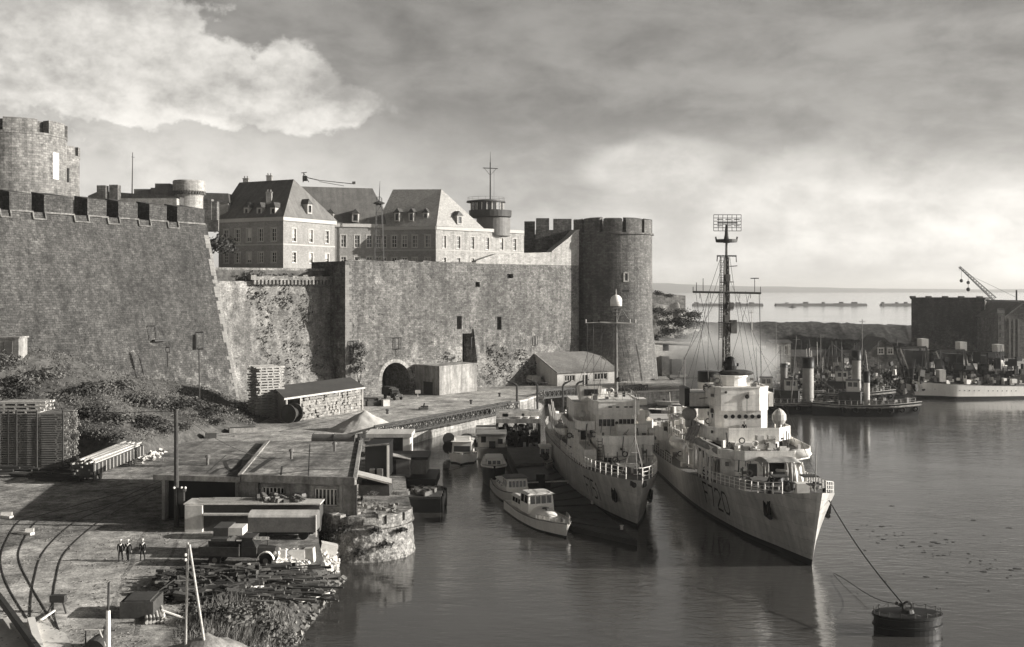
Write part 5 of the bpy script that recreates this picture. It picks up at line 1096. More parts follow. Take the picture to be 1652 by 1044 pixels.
# poles
def pole(label,base,topz,r0,r1,lean=(0,0),mt='wood_mid',name='pole'):
    mb=MB(); b=Vector(base); mb.bar(b,(b.x+lean[0],b.y+lean[1],topz),r0,r1,n=8); return solo(mb,name,mt,label,'pole',loc=tuple(b))
pb=G(299.5,1056); tp=A(303,875,pb.y)
mb=MB(); mb.bar(pb,tp,.085,.07,n=8); solo(mb,'pole','wood_pale','upright pale pole of the pair standing by the near bushes','pole',loc=tuple(pb))
pb2=G(332.5,1056); mb=MB(); mb.bar(pb2,tp+Vector((.12,-.1,-.1)),.085,.07,n=8); solo(mb,'pole','wood_pale','leaning pale pole propped against the upright one','pole',loc=tuple(pb2))
t=thing('post_lantern','small white insulators fixed on the upright pale pole','insulator',tuple(A(301,893,pb.y))); mb=MB(); [mb.ball(A(299.5,y,pb.y-.1),.11,8,5) for y in (895,903)]; mb.each('insulator','white_paint',t)
pb=G(175,1060); mb=MB(); mb.bar(pb,A(174.5,985,pb.y),.13,n=8); mb.cm=1; mb.bar(A(174.5,985,pb.y),A(175.5,940,pb.y),.07,n=8); solo(mb,'marker_post',['white_paint','dark_steel'],'thin dark post with a white painted lower half near the bottom edge','post',loc=tuple(pb))
pb=G(285,850); t=thing('telegraph_pole','tall dark telegraph pole in front of the workshop roof','pole',tuple(pb)); mb=MB(); mb.bar(pb,A(284,660,pb.y),.24,.18,n=10); mb.build('shaft','wood_dark',t)
mb=MB(); mb.cb(A(293,800,pb.y),(.5,.45,1.5)); mb.ball(A(296,790,pb.y),.3,8,5); mb.bar(A(285,790,pb.y),A(298,790,pb.y),.06); mb.build('transformer','dark_steel',t); mb=MB(); [mb.ball(A(x,787,pb.y-.2),.12,8,5) for x in (281,293,299)]; mb.each('insulator','white_paint',t)
# cables sagging from the telegraph pole
for i,(e,lb) in enumerate(((A(-40,640,150),'thin cable from the telegraph pole to the left edge'),(G(455,745,zr+.4),'thin cable from the telegraph pole to the workshop roof'))):
    s=A(284,663,pb.y); pts=[s.lerp(e,k/14)-Vector((0,0,.9*math.sin(PI*k/14))) for k in range(15)]; mb=MB(); mb.path(pts,.025,4); solo(mb,'cable','rope',lb,'cable')
# ================================================================== RAILS
def spl(pts,n=8):
    out=[]
    P_=[pts[0]]+pts+[pts[-1]]
    for i in range(1,len(P_)-2):
        a,b,c,d=P_[i-1],P_[i],P_[i+1],P_[i+2]
        for k in range(n):
            t_=k/n; out.append(.5*((2*b)+(c-a)*t_+(2*a-5*b+4*c-d)*t_*t_+(3*b-a-3*c+d)*t_**3))
    out.append(pts[-1]); return out
def rail(mb,pp):
    pts=spl([G(*p,3.0) for p in pp])
    for w,z0,z1 in ((.055,3.0,3.045),):
        vs=[];n=len(pts)
        for i,p in enumerate(pts):
            d=(pts[min(i+1,n-1)]-pts[max(i-1,0)]).normalized(); s=Vector((-d.y,d.x,0))*w; vs+=[(p.x-s.x,p.y-s.y,z0),(p.x-s.x*.8,p.y-s.y*.8,z1),(p.x+s.x*.8,p.y+s.y*.8,z1),(p.x+s.x,p.y+s.y,z0)]
        mb.add(vs,[(4*i+k,4*i+4+k,4*i+5+k,4*i+1+k) for i in range(n-1) for k in range(3)])
RL={'left':[[(215,790),(150,808),(60,833),(30,842),(9,875),(1,905),(12,945),(46,1002),(52,1012)],[(235,795),(170,815),(90,836),(58,843),(34,880),(31,905),(48,942),(84,1002),(110,1040)]],
    'right':[[(262,775),(215,795),(170,820),(120,843),(72,888),(55,935),(49,985),(52,1030),(66,1060)],[(300,768),(250,790),(205,815),(158,843),(106,890),(90,935),(86,980),(96,1020),(120,1060)]]}
for nm,lb in (('left','railway track curving along the left edge of the yard'),('right','railway track curving past the sailors and crossing the other track')):
    t=thing('railway_track',lb,'railway track',tuple(G(60,930)))
    for pp in RL[nm]: mb=MB(); rail(mb,pp); mb.build('rail','rail_steel',t,fix=False)
t=thing('switch_stand','small dark switch box on splayed legs beside the track','switch stand',tuple(G(94,988))); c=G(94,988); mb=MB(); mb.cb(c+Vector((0,0,.95)),(1.0,.5,.45)); mb.build('box','dark_steel',t)
for dx in (-.5,.5): mb=MB(); mb.bar(c+Vector((dx*.6,0,.75)),c+Vector((dx*1.3,-.3,0)),.06); mb.build('leg','dark_steel',t)
mb=MB(); mb.beam(G(66,1000,3.2),G(88,985,3.2),.12,.1); mb.build('lever','white_paint',t)
mb=MB(); mb.beam(G(-30,925,3.5),G(66,1056,3.5),.3,.5); solo(mb,'girder','dark_steel','dark iron girder slanting across the bottom left corner','girder')
sheet('concrete_apron',[G(-60,985),G(0,1000),G(30,996),G(62,1004),G(105,1022),G(125,1060),G(100,1075),G(-60,1075)],3.05,'old_white')
mb=MB(); mb.beam(G(50,1000,3.25),G(65,1052,3.25),.45,.35); solo(mb,'white_beam','white_paint','white painted beam pointing at the rails in the bottom left corner','beam')
t=thing('low_rail_fence','low thin rail fence at the bottom edge left of the white marker post','fence',tuple(G(150,1025)));
for px in (138,168): mb=MB(); mb.bar(G(px,1040),G(px,1040)+Vector((0,0,.9)),.05); mb.build('post','dark_steel',t)
mb=MB(); mb.bar(G(136,1040)+Vector((0,0,.9)),G(166,1040)+Vector((0,0,.9)),.05); mb.bar(G(160,1040)+Vector((0,0,.9)),G(170,1050)+Vector((0,0,.3)),.05); mb.build('rail','old_white',t)
mb=MB(); c=G(150,1052); n=10; mb.add([c+Vector((.7*math.cos(PI*i/n),0,.7*math.sin(PI*i/n))) for i in range(n+1)]+[c+Vector((.7*math.cos(PI*i/n),1.4,.7*math.sin(PI*i/n))) for i in range(n+1)],[tuple(range(n+1)),tuple(range(2*n+1,n,-1))]+[(i,i+1,n+2+i,n+1+i) for i in range(n)]); solo(mb,'tarpaulin','canvas_dark','dark humped tarpaulin at the bottom edge of the yard','tarpaulin')
for i,(px,py,s) in enumerate(((5,835,1),(42,862,.7))):
    mb=MB(); c=G(px,py); mb.cb(c+Vector((0,0,.12)),(2.2*s,.5,.24),-.4); mb.cb(c+Vector((.2,.3,.3)),(1.*s,.4,.3),.2); solo(mb,'stone_block','old_white',['pale stone block beside the track at the left edge','small white stone between the rails'][i],'stone')

# ================================================================== PEOPLE
def skin_fig(joints,bones,levels=1):
    """one continuous surface grown over a skeleton (Skin + Subdivision), baked to a mesh"""
    me=bpy.data.meshes.new('fig'); names=list(joints); me.from_pydata([joints[n][0] for n in names],[(names.index(a),names.index(b)) for a,b in bones],[])
    o=bpy.data.objects.new('fig',me); COL.objects.link(o); md=o.modifiers.new('s','SKIN'); md.use_smooth_shade=True
    for i,n in enumerate(names):
        r=joints[n][1]; r=r if hasattr(r,'__len__') else (r,r); me.skin_vertices[0].data[i].radius=r
    me.skin_vertices[0].data[0].use_root=True
    s=o.modifiers.new('u','SUBSURF'); s.levels=levels; s.render_levels=levels
    dg=bpy.context.evaluated_depsgraph_get(); out=bpy.data.meshes.new_from_object(o.evaluated_get(dg)); bpy.data.objects.remove(o); return out
def person(label,loc,rz,stride=.16,arm=.12,cap='white_paint',name='person',group=None,collar=True,suit='cloth_navy'):
    j={'pelvis':((0,0,.93),(.15,.105)),'waist':((0,0,1.08),(.135,.095)),'chest':((0,.0,1.30),(.165,.11)),'neck0':((0,.0,1.45),(.07,.065)),'neck':((0,-.01,1.52),.052),'jaw':((0,-.03,1.585),(.06,.07)),'head':((0,-.015,1.68),(.075,.09)),'crown':((0,0,1.755),(.055,.065))}
    b=[('pelvis','waist'),('waist','chest'),('chest','neck0'),('neck0','neck'),('neck','jaw'),('jaw','head'),('head','crown')]
    for s,k in ((-1,1),(1,-1)):
        n='L' if s<0 else 'R'; st=stride*k
        j['hip'+n]=((s*.095,0,.86),.095); j['knee'+n]=((s*.105,-st*.6-.03,.49),.06); j['ank'+n]=((s*.11,-st+ .02,.09+max(0,-st)*.25),.048); j['toe'+n]=((s*.125,-st-.17,.045+max(0,-st)*.1),(.045,.032))
        b+=[('pelvis','hip'+n),('hip'+n,'knee'+n),('knee'+n,'ank'+n),('ank'+n,'toe'+n)]
        a=-arm*k; j['sh'+n]=((s*.195,0,1.41),.066); j['el'+n]=((s*.255,.03-a*.5,1.13),.05); j['wr'+n]=((s*.262,-.05-a*1.2,.885),.034); j['pal'+n]=((s*.262,-.065-a*1.3,.82),(.022,.042))
        b+=[('chest','sh'+n),('sh'+n,'el'+n),('el'+n,'wr'+n),('wr'+n,'pal'+n)]
        for f in range(4):
            y=-.065-a*1.3-.032+f*.021; L_=(.075,.085,.08,.06)[f]; j[f'f{n}{f}']=((s*.258,y,.775),.0095); j[f'g{n}{f}']=((s*.245,y-.004,.775-L_*.8),.008); b+=[('pal'+n,f'f{n}{f}'),(f'f{n}{f}',f'g{n}{f}')]
        j['th'+n]=((s*.245,-.12-a*1.3,.835),.011); j['ti'+n]=((s*.238,-.145-a*1.3,.80),.009); b+=[('pal'+n,'th'+n),('th'+n,'ti'+n)]
    me=skin_fig(j,b,2); X=Matrix.Translation(loc)@Matrix.Rotation(rz,4,'Z')
    for m in (suit,'skin','black_paint'): me.materials.append(M[m])
    for p in me.polygons:
        c=p.center; p.material_index=1 if (c.z>1.53 or (abs(c.x)>.2 and c.z<.88)) else (2 if c.z<.1 else 0); p.use_smooth=True
    t=thing(name,label,'person',tuple(loc),rz,group); o=bpy.data.objects.new('body',me); COL.objects.link(o); o.parent=t
    mb=MB(X); mb.ball((0,-.115,1.655),(.016,.022,.025),6,4); mb.ball((-.075-.012,.0,1.67),(.012,.025,.035),6,4); mb.ball((.087,.0,1.67),(.012,.025,.035),6,4); mb.build('nose_and_ears','skin',t)
    mb=MB(X); [mb.ball((x,-.095,1.69),(.014,.01,.009),6,4) for x in (-.033,.033)]; mb.cb((0,-.098,1.605),(.045,.012,.009)); mb.build('eyes_and_mouth','black_paint',t)
    mb=MB(X); mb.lathe([(.094,1.70),(.1,1.745),(.115,1.775),(.125,1.79),(.1,1.80),(.02,1.805)],16,(0,.0,0)); mb.build('cap',cap,t)
    mb=MB(X); mb.lathe([(.09,1.62),(.095,1.68),(.092,1.72)],12,(0,.012,0),R(-10),R(190),cap=False); mb.build('hair','black_paint',t)
    if collar:
        mb=MB(X); mb.add([(-.17,.115,1.43),(.17,.115,1.43),(.17,.13,1.2),(-.17,.13,1.2),(-.1,-.02,1.50),(.1,-.02,1.50),(-.02,-.135,1.27),(.02,-.135,1.27),(-.13,-.09,1.42),(.13,-.09,1.42),(-.02,-.145,1.42),(.02,-.145,1.42)],[(0,1,2,3),(0,4,8),(1,9,5),(8,4,10,6),(9,7,11,5),(0,8,4)]); mb.build('collar','white_paint',t)
    return t
SAI=['sailor in dark blue with white cap, left of the walking pair','sailor in dark blue with white cap, right of the walking pair','sailor in dark blue walking alone a few steps apart']
for i,(px,st) in enumerate(((194.5,.17),(206.5,-.15),(230,.2))):
    person(SAI[i],G(px,906 if i<2 else 905),R((8,-6,4)[i]),st,st*.8,group='sailors walking in the yard')
# ================================================================== SHIPS
class Ship:
    """hull tables over s (metres aft of the stem at the waterline); local frame x aft, y towards the photograph's left, z up"""
    def __init__(s,stem,axis,L,hw,hd,zd,rake,nz=7):
        s.o=Vector((stem[0],stem[1],0)); a=Vector((axis[0],axis[1],0)).normalized(); s.L=L; s.hw=hw; s.hd=hd; s.zd=zd; s.rake=rake
        y=Vector((-a.y,a.x,0)); s.ang=math.atan2(a.y,a.x)
        s.M=Matrix.Translation(s.o)@Matrix.Rotation(s.ang,4,'Z'); s.Mi=s.M.inverted()
    def half(s,x,z):
        w=max(0,min(1,z/cr(s.zd,x))); return cr(s.hw,x)+(cr(s.hd,x)-cr(s.hw,x))*w**1.3
    def pt(s,x,w,side):
        z=w*cr(s.zd,x); ww=max(0,w); t=max(.03,cr(s.hw,x)*(1 if w>=0 else 1+w*.5)+(cr(s.hd,x)-cr(s.hw,x))*ww**1.3)
        return Vector((x-s.rake*ww*max(0,1-x/(s.L*.14)),side*t,z))
    def hull(s,boot=.09,nu=46,bul=0.):
        mb=MB(s.M); W=[-.25,0,boot,.3,.5,.7,.85,1.]; xs=[s.L*(i/nu)**1.35 for i in range(nu+1)]
        for side in (1,-1):
            k=len(W); vs=[s.pt(x,w,side) for x in xs for w in W]
            for j in range(k-1):
                mb.cm=1 if j<2 else 0
                o=len(mb.v)
                mb.smooth=True; mb.add([vs[i*k+j] for i in range(nu+1)]+[vs[i*k+j+1] for i in range(nu+1)],[(i,i+1,nu+2+i,nu+1+i) for i in range(nu)])
        mb.smooth=False; mb.cm=0
        for j in range(len(W)-1): mb.cm=1 if j<2 else 0; mb.quad(s.pt(0,W[j],1),s.pt(0,W[j],-1),s.pt(0,W[j+1],-1),s.pt(0,W[j+1],1))
        mb.cm=0
        e=[s.pt(xs[-1],w,1) for w in W]; f=[s.pt(xs[-1],w,-1) for w in W]; mb.add(e+f[::-1],[tuple(range(2*len(W)))])
        return mb,xs
    def deck(s,xs,drop=0.05):
        mb=MB(s.M); vs=[]
        for x in xs:
            for side in (1,-1): p=s.pt(x,1,side); p.y*=.985; p.z-=drop; vs.append(p)
        mb.add(vs,[(2*i,2*i+1,2*i+3,2*i+2) for i in range(len(xs)-1)]); return mb
    def loc(s,px,py,x):   # local point seen at a pixel, x metres aft
        Y=s.o.y+x; return s.Mi@A(px,py,Y)
    def fb(s,mb,px0,px1,py0,py1,x0,x1):
        a=s.loc(px1,py1,x0); b=s.loc(px0,py0,x0); return mb.bx(x0,x1,min(a.y,b.y),max(a.y,b.y),a.z,b.z)
    def rail(s,x0,x1,n,h,side,inset=.12,r=.03,wires=3,z0=0.):
        mb=MB(s.M); P=[]
        for i in range(n+1):
            x=lerp(x0,x1,i/n); p=s.pt(x,1,side); p.y-=side*inset; p.z+=z0; P.append(p); mb.bar(p,p+Vector((0,0,h)),r*1.35,n=4,caps=False)
        for k in range(wires):
            mb.path([p+Vector((0,0,h*(k+1)/wires)) for p in P],r*(1. if k==wires-1 else .7),4)
        return mb
    def number(s,root,text,x0,x1,z0,z1,side,mt='number_paint'):
        """painted pennant number following the hull plating"""
        SEG={'F':[((0,0),(0,1)),((0,1),(.8,1)),((0,.52),(.62,.52))],'7':[((0,1),(.8,1)),((.8,1),(.3,0))],'2':[((0,.85),(.15,1)),((.15,1),(.65,1)),((.65,1),(.8,.85)),((.8,.85),(.8,.62)),((.8,.62),(0,.12)),((0,.0),(.8,.0)),((0,.12),(0,0))],
             '0':[((0,.15),(0,.85)),((0,.85),(.18,1)),((.18,1),(.62,1)),((.62,1),(.8,.85)),((.8,.85),(.8,.15)),((.8,.15),(.62,0)),((.62,0),(.18,0)),((.18,0),(0,.15))],
             '5':[((.8,1),(0,1)),((0,1),(0,.55)),((0,.55),(.6,.55)),((.6,.55),(.8,.42)),((.8,.42),(.8,.15)),((.8,.15),(.62,0)),((.62,0),(0,0))],'1':[((.4,0),(.4,1)),((.4,1),(.15,.82))]}
        n=len(text); mb=MB(s.M); st=.045
        def at(u,v): x=lerp(x0,x1,u); z=lerp(z0,z1,v); return Vector((x,side*(s.half(x,z)+.03),z))
        for i,ch in enumerate(text):
            for a,b in SEG[ch]:
                a2=Vector((a[0]*.86,a[1]*1.0)); b2=Vector((b[0]*.86,b[1]*1.)); d=(b2-a2); l=d.length; d/=l; pn=Vector((-d.y,d.x))*st*1.25; m=4
                for k in range(m):
                    q=[a2+d*(l*k/m)-d*st*(k==0),a2+d*(l*(k+1)/m)+d*st*(k==m-1)]
                    cs=[q[0]-pn,q[1]-pn,q[1]+pn,q[0]+pn]; mb.add([at((i+.08+c.x)/n,c.y) for c in cs],[(0,1,2,3)])
        return mb.build('pennant_number',mt,root,fix=False)
    def anchor(s,root,x,z,side,k=1.):
        p=Vector((x,side*(s.half(x,z)+.12),z)); mb=MB(s.M)
        mb.bar(p+Vector((0,side*.1,1.0*k)),p+Vector((0,side*.15,-1.1*k)),.16*k,n=8); 
        for sx in (-1,1):
            mb.add([p+Vector((0,side*.12,-1.3*k)),p+Vector((sx*.55*k,side*.2,-1.0*k)),p+Vector((sx*.95*k,side*.3,.25*k)),p+Vector((sx*.45*k,side*.3,-.25*k)),p+Vector((0,side*.45,-1.2*k)),p+Vector((sx*.55*k,side*.5,-.9*k)),p+Vector((sx*.9*k,side*.45,.2*k)),p+Vector((sx*.4*k,side*.55,-.2*k))],[(0,1,2,3),(4,5,6,7),(0,1,5,4),(1,2,6,5),(2,3,7,6),(3,0,4,7)])
        mb.bar(p+Vector((-.7*k,side*.2,-1.1*k)),p+Vector((.7*k,side*.2,-1.1*k)),.2*k,n=8)
        return mb.build('anchor','black_paint',root)
def chamf(x0,x1,h0,h1,c):   # plan outline of a house: front half-width h0, back half-width h1, chamfer c at the front
    return [(x0,-h0+c),(x0,h0-c),(x0+c*.8,h0),(x1,h1),(x1,-h1),(x0+c*.8,-h0)]
def shift(poly,dy): return [(x,y+dy) for x,y in poly]
def port(S,root,p,n_,r=.2,name='porthole'):
    mb=MB(S.M); mb.bar(p,p+n_*.05,r,n=12); return mb.build(name,'black_paint',root)
def ladder(mb,a,b,w=.4,n=12,r=.03):
    a=Vector(a);b=Vector(b); s=Vector((0,w/2,0)); mb.bar(a-s,b-s,r,n=4); mb.bar(a+s,b+s,r,n=4)
    for i in range(1,n): p=a.lerp(b,i/n); mb.bar(p-s,p+s,r*.8,n=4)
def tub(mb,c,r,h,n=20,t=.08,a0=0,a1=2*PI): 
    mb.lathe([(r,0),(r,h),(r-t,h),(r-t,.1),(.02,.1)],n,c,a0,a1,cap=False)
    mb.lathe([(.02,0),(r,0)],n,c,a0,a1,cap=False)
def gun(S,root,p,L=3.2,k=1.,shield=True,el=.12,name='gun',mt='ship_grey'):
    mb=MB(S.M); mb.lathe([(.75*k,0),(.5*k,.5*k),(.45*k,1.1*k)],14,p); f=mb.build(name,mt,root)
    mb=MB(S.M); b=Vector(p)+Vector((0,0,1.35*k)); d=Vector((-math.cos(el),0,math.sin(el))); mb.bar(b+d*-.9*k,b+d*.9*k,.22*k,n=10); mb.bar(b+d*.9*k,b+d*L,.12*k,.08*k,n=10); mb.build('barrel',mt,f)
    if shield:
        mb=MB(S.M); c=b; mb.hexa([c+Vector(q)*k for q in ((-.7,-1,-.8),(.3,-1.1,-.8),(.3,-.25,-.8),(-.75,-.25,-.8),(-.55,-.95,.7),(.2,-1,.7),(.2,-.25,.7),(-.55,-.25,.7))]); mb.hexa([c+Vector(q)*k for q in ((-.75,.25,-.8),(.3,.25,-.8),(.3,1.1,-.8),(-.7,1,-.8),(-.55,.25,.7),(.2,.25,.7),(.2,1,.7),(-.55,.95,.7))]); mb.build('shield',mt,f)
    return f
def lifeboat(S,root,x0,x1,y,z,mt='ship_grey',name='boat'):
    L_=x1-x0; mb=MB(S.M); nu=14; 
    for sd in (1,-1):
        mb.smooth=True; mb.grid(lambda u,v:Vector((x0+L_*u,y+sd*.95*(1-abs(2*u-1)**2.6)*math.sin(PI/2*min(1,v*1.15)),z+.0+.25*abs(2*u-1)**2+.95*(v**1.5))),nu,5)
    b=mb.build(name,mt,root,fix=False)
    mb=MB(S.M); mb.smooth=True; mb.grid(lambda u,v:Vector((x0+L_*u,y+(2*v-1)*.93*(1-abs(2*u-1)**2.6),z+.95+.25*abs(2*u-1)**2+.28*(1-(2*v-1)**2))),nu,6); mb.build('canvas_cover','canvas',b,fix=False)
    for u in (.2,.8): 
        mb=MB(S.M); X=x0+L_*u; pts=[(X,y-.9*1,z-1.6),(X,y-.9,z+1.0),(X,y-.6,z+1.9),(X,y,z+2.15)]; mb.path([Vector(p) for p in pts],.09,6); mb.bar((X,y,z+2.15),(X,y,z+1.1),.03,n=4); mb.build('davit',mt,root)
    return b
def raft(S,root,p,ang,w=1.3,h=2.2,mt='ship_grey'):
    mb=MB(S.M@Matrix.Translation(p)@Matrix.Rotation(ang,4,'X')); n=16; pts=[Vector((w/2*math.copysign(abs(math.cos(a))**.6,math.cos(a)),0,h/2*math.copysign(abs(math.sin(a))**.6,math.sin(a)))) for a in [2*PI*i/n for i in range(n+1)]]
    mb.path(pts,.2,7); 
    for i in range(5): z=-h/2+.3+i*(h-.6)/4; mb.bar((-w/2,0,z),(w/2,0,z),.035,n=4)
    return mb.build('life_raft','canvas',root)

# ------------------------------------------------------------------ FRIGATE F720
S1=Ship((27.0,100.7),(-.03,1),93,[(0,.06),(6,1.5),(12,3.1),(25,4.9),(40,5.5),(60,5.5),(80,4.6),(93,2.6)],[(0,.22),(1.5,1.75),(5,3.1),(12,4.3),(25,5.6),(42,5.85),(65,5.85),(82,5.2),(93,3.6)],[(0,7.05),(5,5.9),(12,4.95),(25,3.95),(42,2.9),(60,2.7),(80,2.7),(93,2.9)],2.6)
fr=thing('frigate','large pale frigate with number F720 on the bow and a tall lattice radar mast','warship',(27.0,100.7,0),S1.ang)
mb,xs=S1.hull(); mb.build('hull',['hull_grey','black_paint'],fr,fix=False)
S1.deck(xs).build('deck','deck_steel',fr,fix=False)
S1.number(fr,'F720',22.6,14.6,1.55,3.75,1)
S1.number(fr,'F720',14.6,22.6,1.55,3.75,-1)
S1.anchor(fr,4.2,5.0,1,1.2); S1.anchor(fr,1.4,5.6,-1,1.15)
S1.rail(3.,24,16,1.05,1,r=.035).build('railing','white_paint',fr); S1.rail(.6,24,18,1.05,-1,r=.03).build('railing','white_paint',fr)
S1.rail(40,92,30,1.05,1,r=.03).build('railing','ship_grey',fr)
g=fr
mb=MB(S1.M); 
for x0,x1 in ((9.5,17.5),):   # canvas dodger along the rail
    for i in range(8):
        a=lerp(x0,x1,i/8);b=lerp(x0,x1,(i+1)/8); p=S1.pt(a,1,1);q=S1.pt(b,1,1); p.y-=.14;q.y-=.14; mb.hexa([p,q,q+Vector((0,-.03,0)),p+Vector((0,-.03,0))]+[v+Vector((0,0,.95)) for v in (p,q,q+Vector((0,-.03,0)),p+Vector((0,-.03,0)))])
mb.build('dodger','canvas',g)
# forecastle gear
mb=MB(S1.M); p=Vector((3.6,.1,5.95)); mb.bx(2.9,4.1,-.75,.45,5.7,6.9); mb.build('winch_box','white_paint',g)
mb=MB(S1.M); [mb.lathe([(.28,0),(.22,.5),(.34,.62),(.1,.7)],12,(x,y,cr(S1.zd,x))) for x,y in ((2.2,1.1),(2.2,-1.1),(5.0,.9),(5.,-.9),(7,2.6),(7.,-2.6))]; mb.bar((5.8,.6,5.7),(5.8,.6,6.7),.35,n=14); mb.bar((5.8,-.8,5.7),(5.8,-.8,6.5),.3,n=14); mb.build('capstan','dark_steel',g)
mb=MB(S1.M); [mb.cb((4.6,y,7.35),(1.4,1.5,.09)) or mb.bar((4.6,y,5.8),(4.6,y,7.35),.08) for y in (1.6,-1.2)]; mb.cb((2.0,-.9,7.0),(.9,1.3,.08)); mb.bar((2.,-.9,6.5),(2.,-.9,7.0),.07); mb.build('mooring_platform','dark_steel',g)
mb=MB(S1.M); mb.bar((-1.2,0,6.9),(-1.6,0,11.3),.05,.03); mb.bar((-.9,0,7),(-1.4,0,8.4),.03); mb.build('jackstaff','light_steel',g)
mb=MB(S1.M)
for i in range(11): x=rnd.uniform(1.5,9); mb.cb((x,rnd.uniform(-1.,1.)*cr(S1.hd,x)*.6,cr(S1.zd,x)+.2),(rnd.uniform(.3,.9),rnd.uniform(.2,.6),.4),rnd.uniform(0,1))
mb.build('deck_gear','mid_steel',g)['kind']='stuff'
# A gun under canvas, on a low platform
mb=MB(S1.M); mb.prism([(10.2,-2.2),(10.2,2.2),(11.5,3.0),(17.,3.3),(17.,-3.3),(11.5,-3.)],4.9,5.25); mb.build('gun_platform','deck_steel',g)
a=S1.loc(1250,775,12.5); zb=5.25
mb=MB(S1.M); c=Vector((13,-.3,zb)); n=10
gr=lambda f,nu,nv,mt,nm,par:(lambda m_:(m_.grid(f,nu,nv),m_.build(nm,mt,par,fix=False))[1])(MB(S1.M))
mb.smooth=True; mb.grid(lambda u,v:c+Vector((-1.9+4.0*v,1.9-4.3*u,2.35+.28*math.sin(PI*v)-.22*math.sin(PI*u)*math.sin(PI*v)-.9*max(0,u-.86)/.14*.5-.5*max(0,.1-u)/.1+.08*noise.noise(Vector((u*6,v*6,1))))),18,12); cv=mb.build('gun','canvas',g,fix=False)
mb=MB(S1.M); mb.lathe([(1.0,0),(.75,.5),(.6,1.2)],16,c); mb.hexa([c+Vector(q) for q in ((-.9,-1.0,.7),(1.1,-1.1,.7),(1.1,1.1,.7),(-.9,1.0,.7),(-.5,-.9,2.0),(1.0,-.9,2.0),(1.0,.9,2.0),(-.5,.9,2.0))]); mb.build('mount','black_paint',cv)  # mount coloured black for the shaded opening under the canvas
mb=MB(S1.M); mb.bar(c+Vector((-.5,.1,1.35)),c+Vector((-4.3,.1,1.9)),.16,.1,n=10); mb.build('barrel','ship_grey',cv)
fold=lambda u,v,k:.16*math.sin(u*14+k)*(.4+.6*(1-v))+.1*noise.noise(Vector((u*5,v*4,k)))
gr(lambda u,v:c+Vector((-1.85+fold(u,v,1)-.35*(1-v),-.35-.95*u,.15+2.2*v)),16,10,'canvas','canvas_drape',cv)
gr(lambda u,v:c+Vector((-1.8+.7*u+fold(u,v,3)-.5*(1-v),-1.3-1.1*u-.4*u*(1-v),.05+2.2*v)),16,10,'canvas_pale','canvas_drape',cv)
gr(lambda u,v:c+Vector((-1.8+fold(u,v,5)-.1*(1-v),1.9-.7*u,.9+1.4*v)),10,8,'canvas','canvas_drape',cv)
# forward deckhouse carrying the second gun
zB=zat(738,100.7+17); 
mb=MB(S1.M); mb.prism(shift(chamf(17.3,29,3.9,4.4,1.2),.2),3.6,zB); dh=mb.build('deckhouse','ship_pale',g)
mb=MB(S1.M); sx=17.27; mb.bx(19.0,19.9,4.28,4.34,4.6,6.7); mb.build('door','mid_steel',dh); mb=MB(S1.M); mb.bx(20.6,22.6,4.34,4.42,4.7,6.3); mb.build('locker','ship_grey',dh)
mb=MB(S1.M); mb.bx(17.2,17.29,.6,1.5,4.6,6.5); mb.build('door','dark_steel',dh)
mb=MB(S1.M); pts=[(14.4,-2.6),(14.4,2.6),(16.,4.6),(18,5.3),(28,5.4),(28,-5.4),(18,-5.3),(16,-4.6)]; mb.prism(pts,zB+.02,zB+.2); mb.build('gun_deck','deck_steel',g)
mb=MB(S1.M)
for a,b in zip(pts,pts[1:]+pts[:1]):
    if a[0]>27.5 and b[0]>27.5: continue
    a=Vector((*a,zB+.1));b=Vector((*b,zB+.1)); mb.beam(a+Vector((0,0,.45)),b+Vector((0,0,.45)),.07,1.0)
mb.build('splinter_shield','ship_pale',g)
mb=MB(S1.M); 
for i in range(5): mb.bar((19+i*2.2,5.2,cr(S1.zd,20)-.1),(19+i*2.2,5.2,zB),.1,n=6)
mb.each('stanchion','ship_pale',g)
mb=MB(S1.M); mb.smooth=True; mb.bar((16.8,4.75,zB+.75),(24.,5.55,zB+.8),.42,n=12); mb.build('rolled_awning','canvas',g)
mb=MB(S1.M); mb.smooth=True; mb.bar((15.2,3.4,zB+.5),(16.6,4.5,zB+.7),.5,.42,n=12); mb.ball((14.9,-3.2,zB+.7),(.6,1.4,.5)); mb.each('canvas_roll','canvas_pale',g)
gun(S1,g,(17.8,-.4,zB+.2),4.4,1.0,True,.2)
mb=MB(S1.M)
for i in range(16): mb.cb((rnd.uniform(15.5,19.5),rnd.uniform(-4,3.8),zB+.5+rnd.uniform(0,.7)),(rnd.uniform(.2,.6),rnd.uniform(.2,.8),rnd.uniform(.3,.9)),rnd.uniform(0,2))
mb.build('ready_lockers','ship_grey',g)['kind']='stuff'
# bridge
z0=zB+.2; z1=zat(705,127.); z2=zat(684,127.); z3=zat(662,127.2); z4=zat(625,127.2)
mb=MB(S1.M); mb.prism(shift(chamf(21.5,36,2.9,3.6,.9),-.2),z0,z1); mb.build('bridge_base','ship_pale',g)
wp=[(22.6,-3.2),(22.6,2.4),(24.2,4.3),(31,4.9),(31,-5.0),(24.6,-5.0)]
mb=MB(S1.M); mb.prism(wp,z1,z1+.12); mb.build('bridge_wing_deck','deck_steel',g)
mb=MB(S1.M)
for a,b in zip(wp,wp[1:]+wp[:1]):
    if a[0]>30 and b[0]>30: continue
    mb.beam(Vector((*a,(z1+z2)/2)),Vector((*b,(z1+z2)/2)),.08,z2-z1)
mb.build('bridge_wing_screen','ship_pale',g)
ph=shift(chamf(26.3,33,3.0,3.1,.9),-.05); mb=MB(S1.M); mb.prism(ph,z1+.12,z3); pw=mb.build('pilothouse','ship_pale',g)
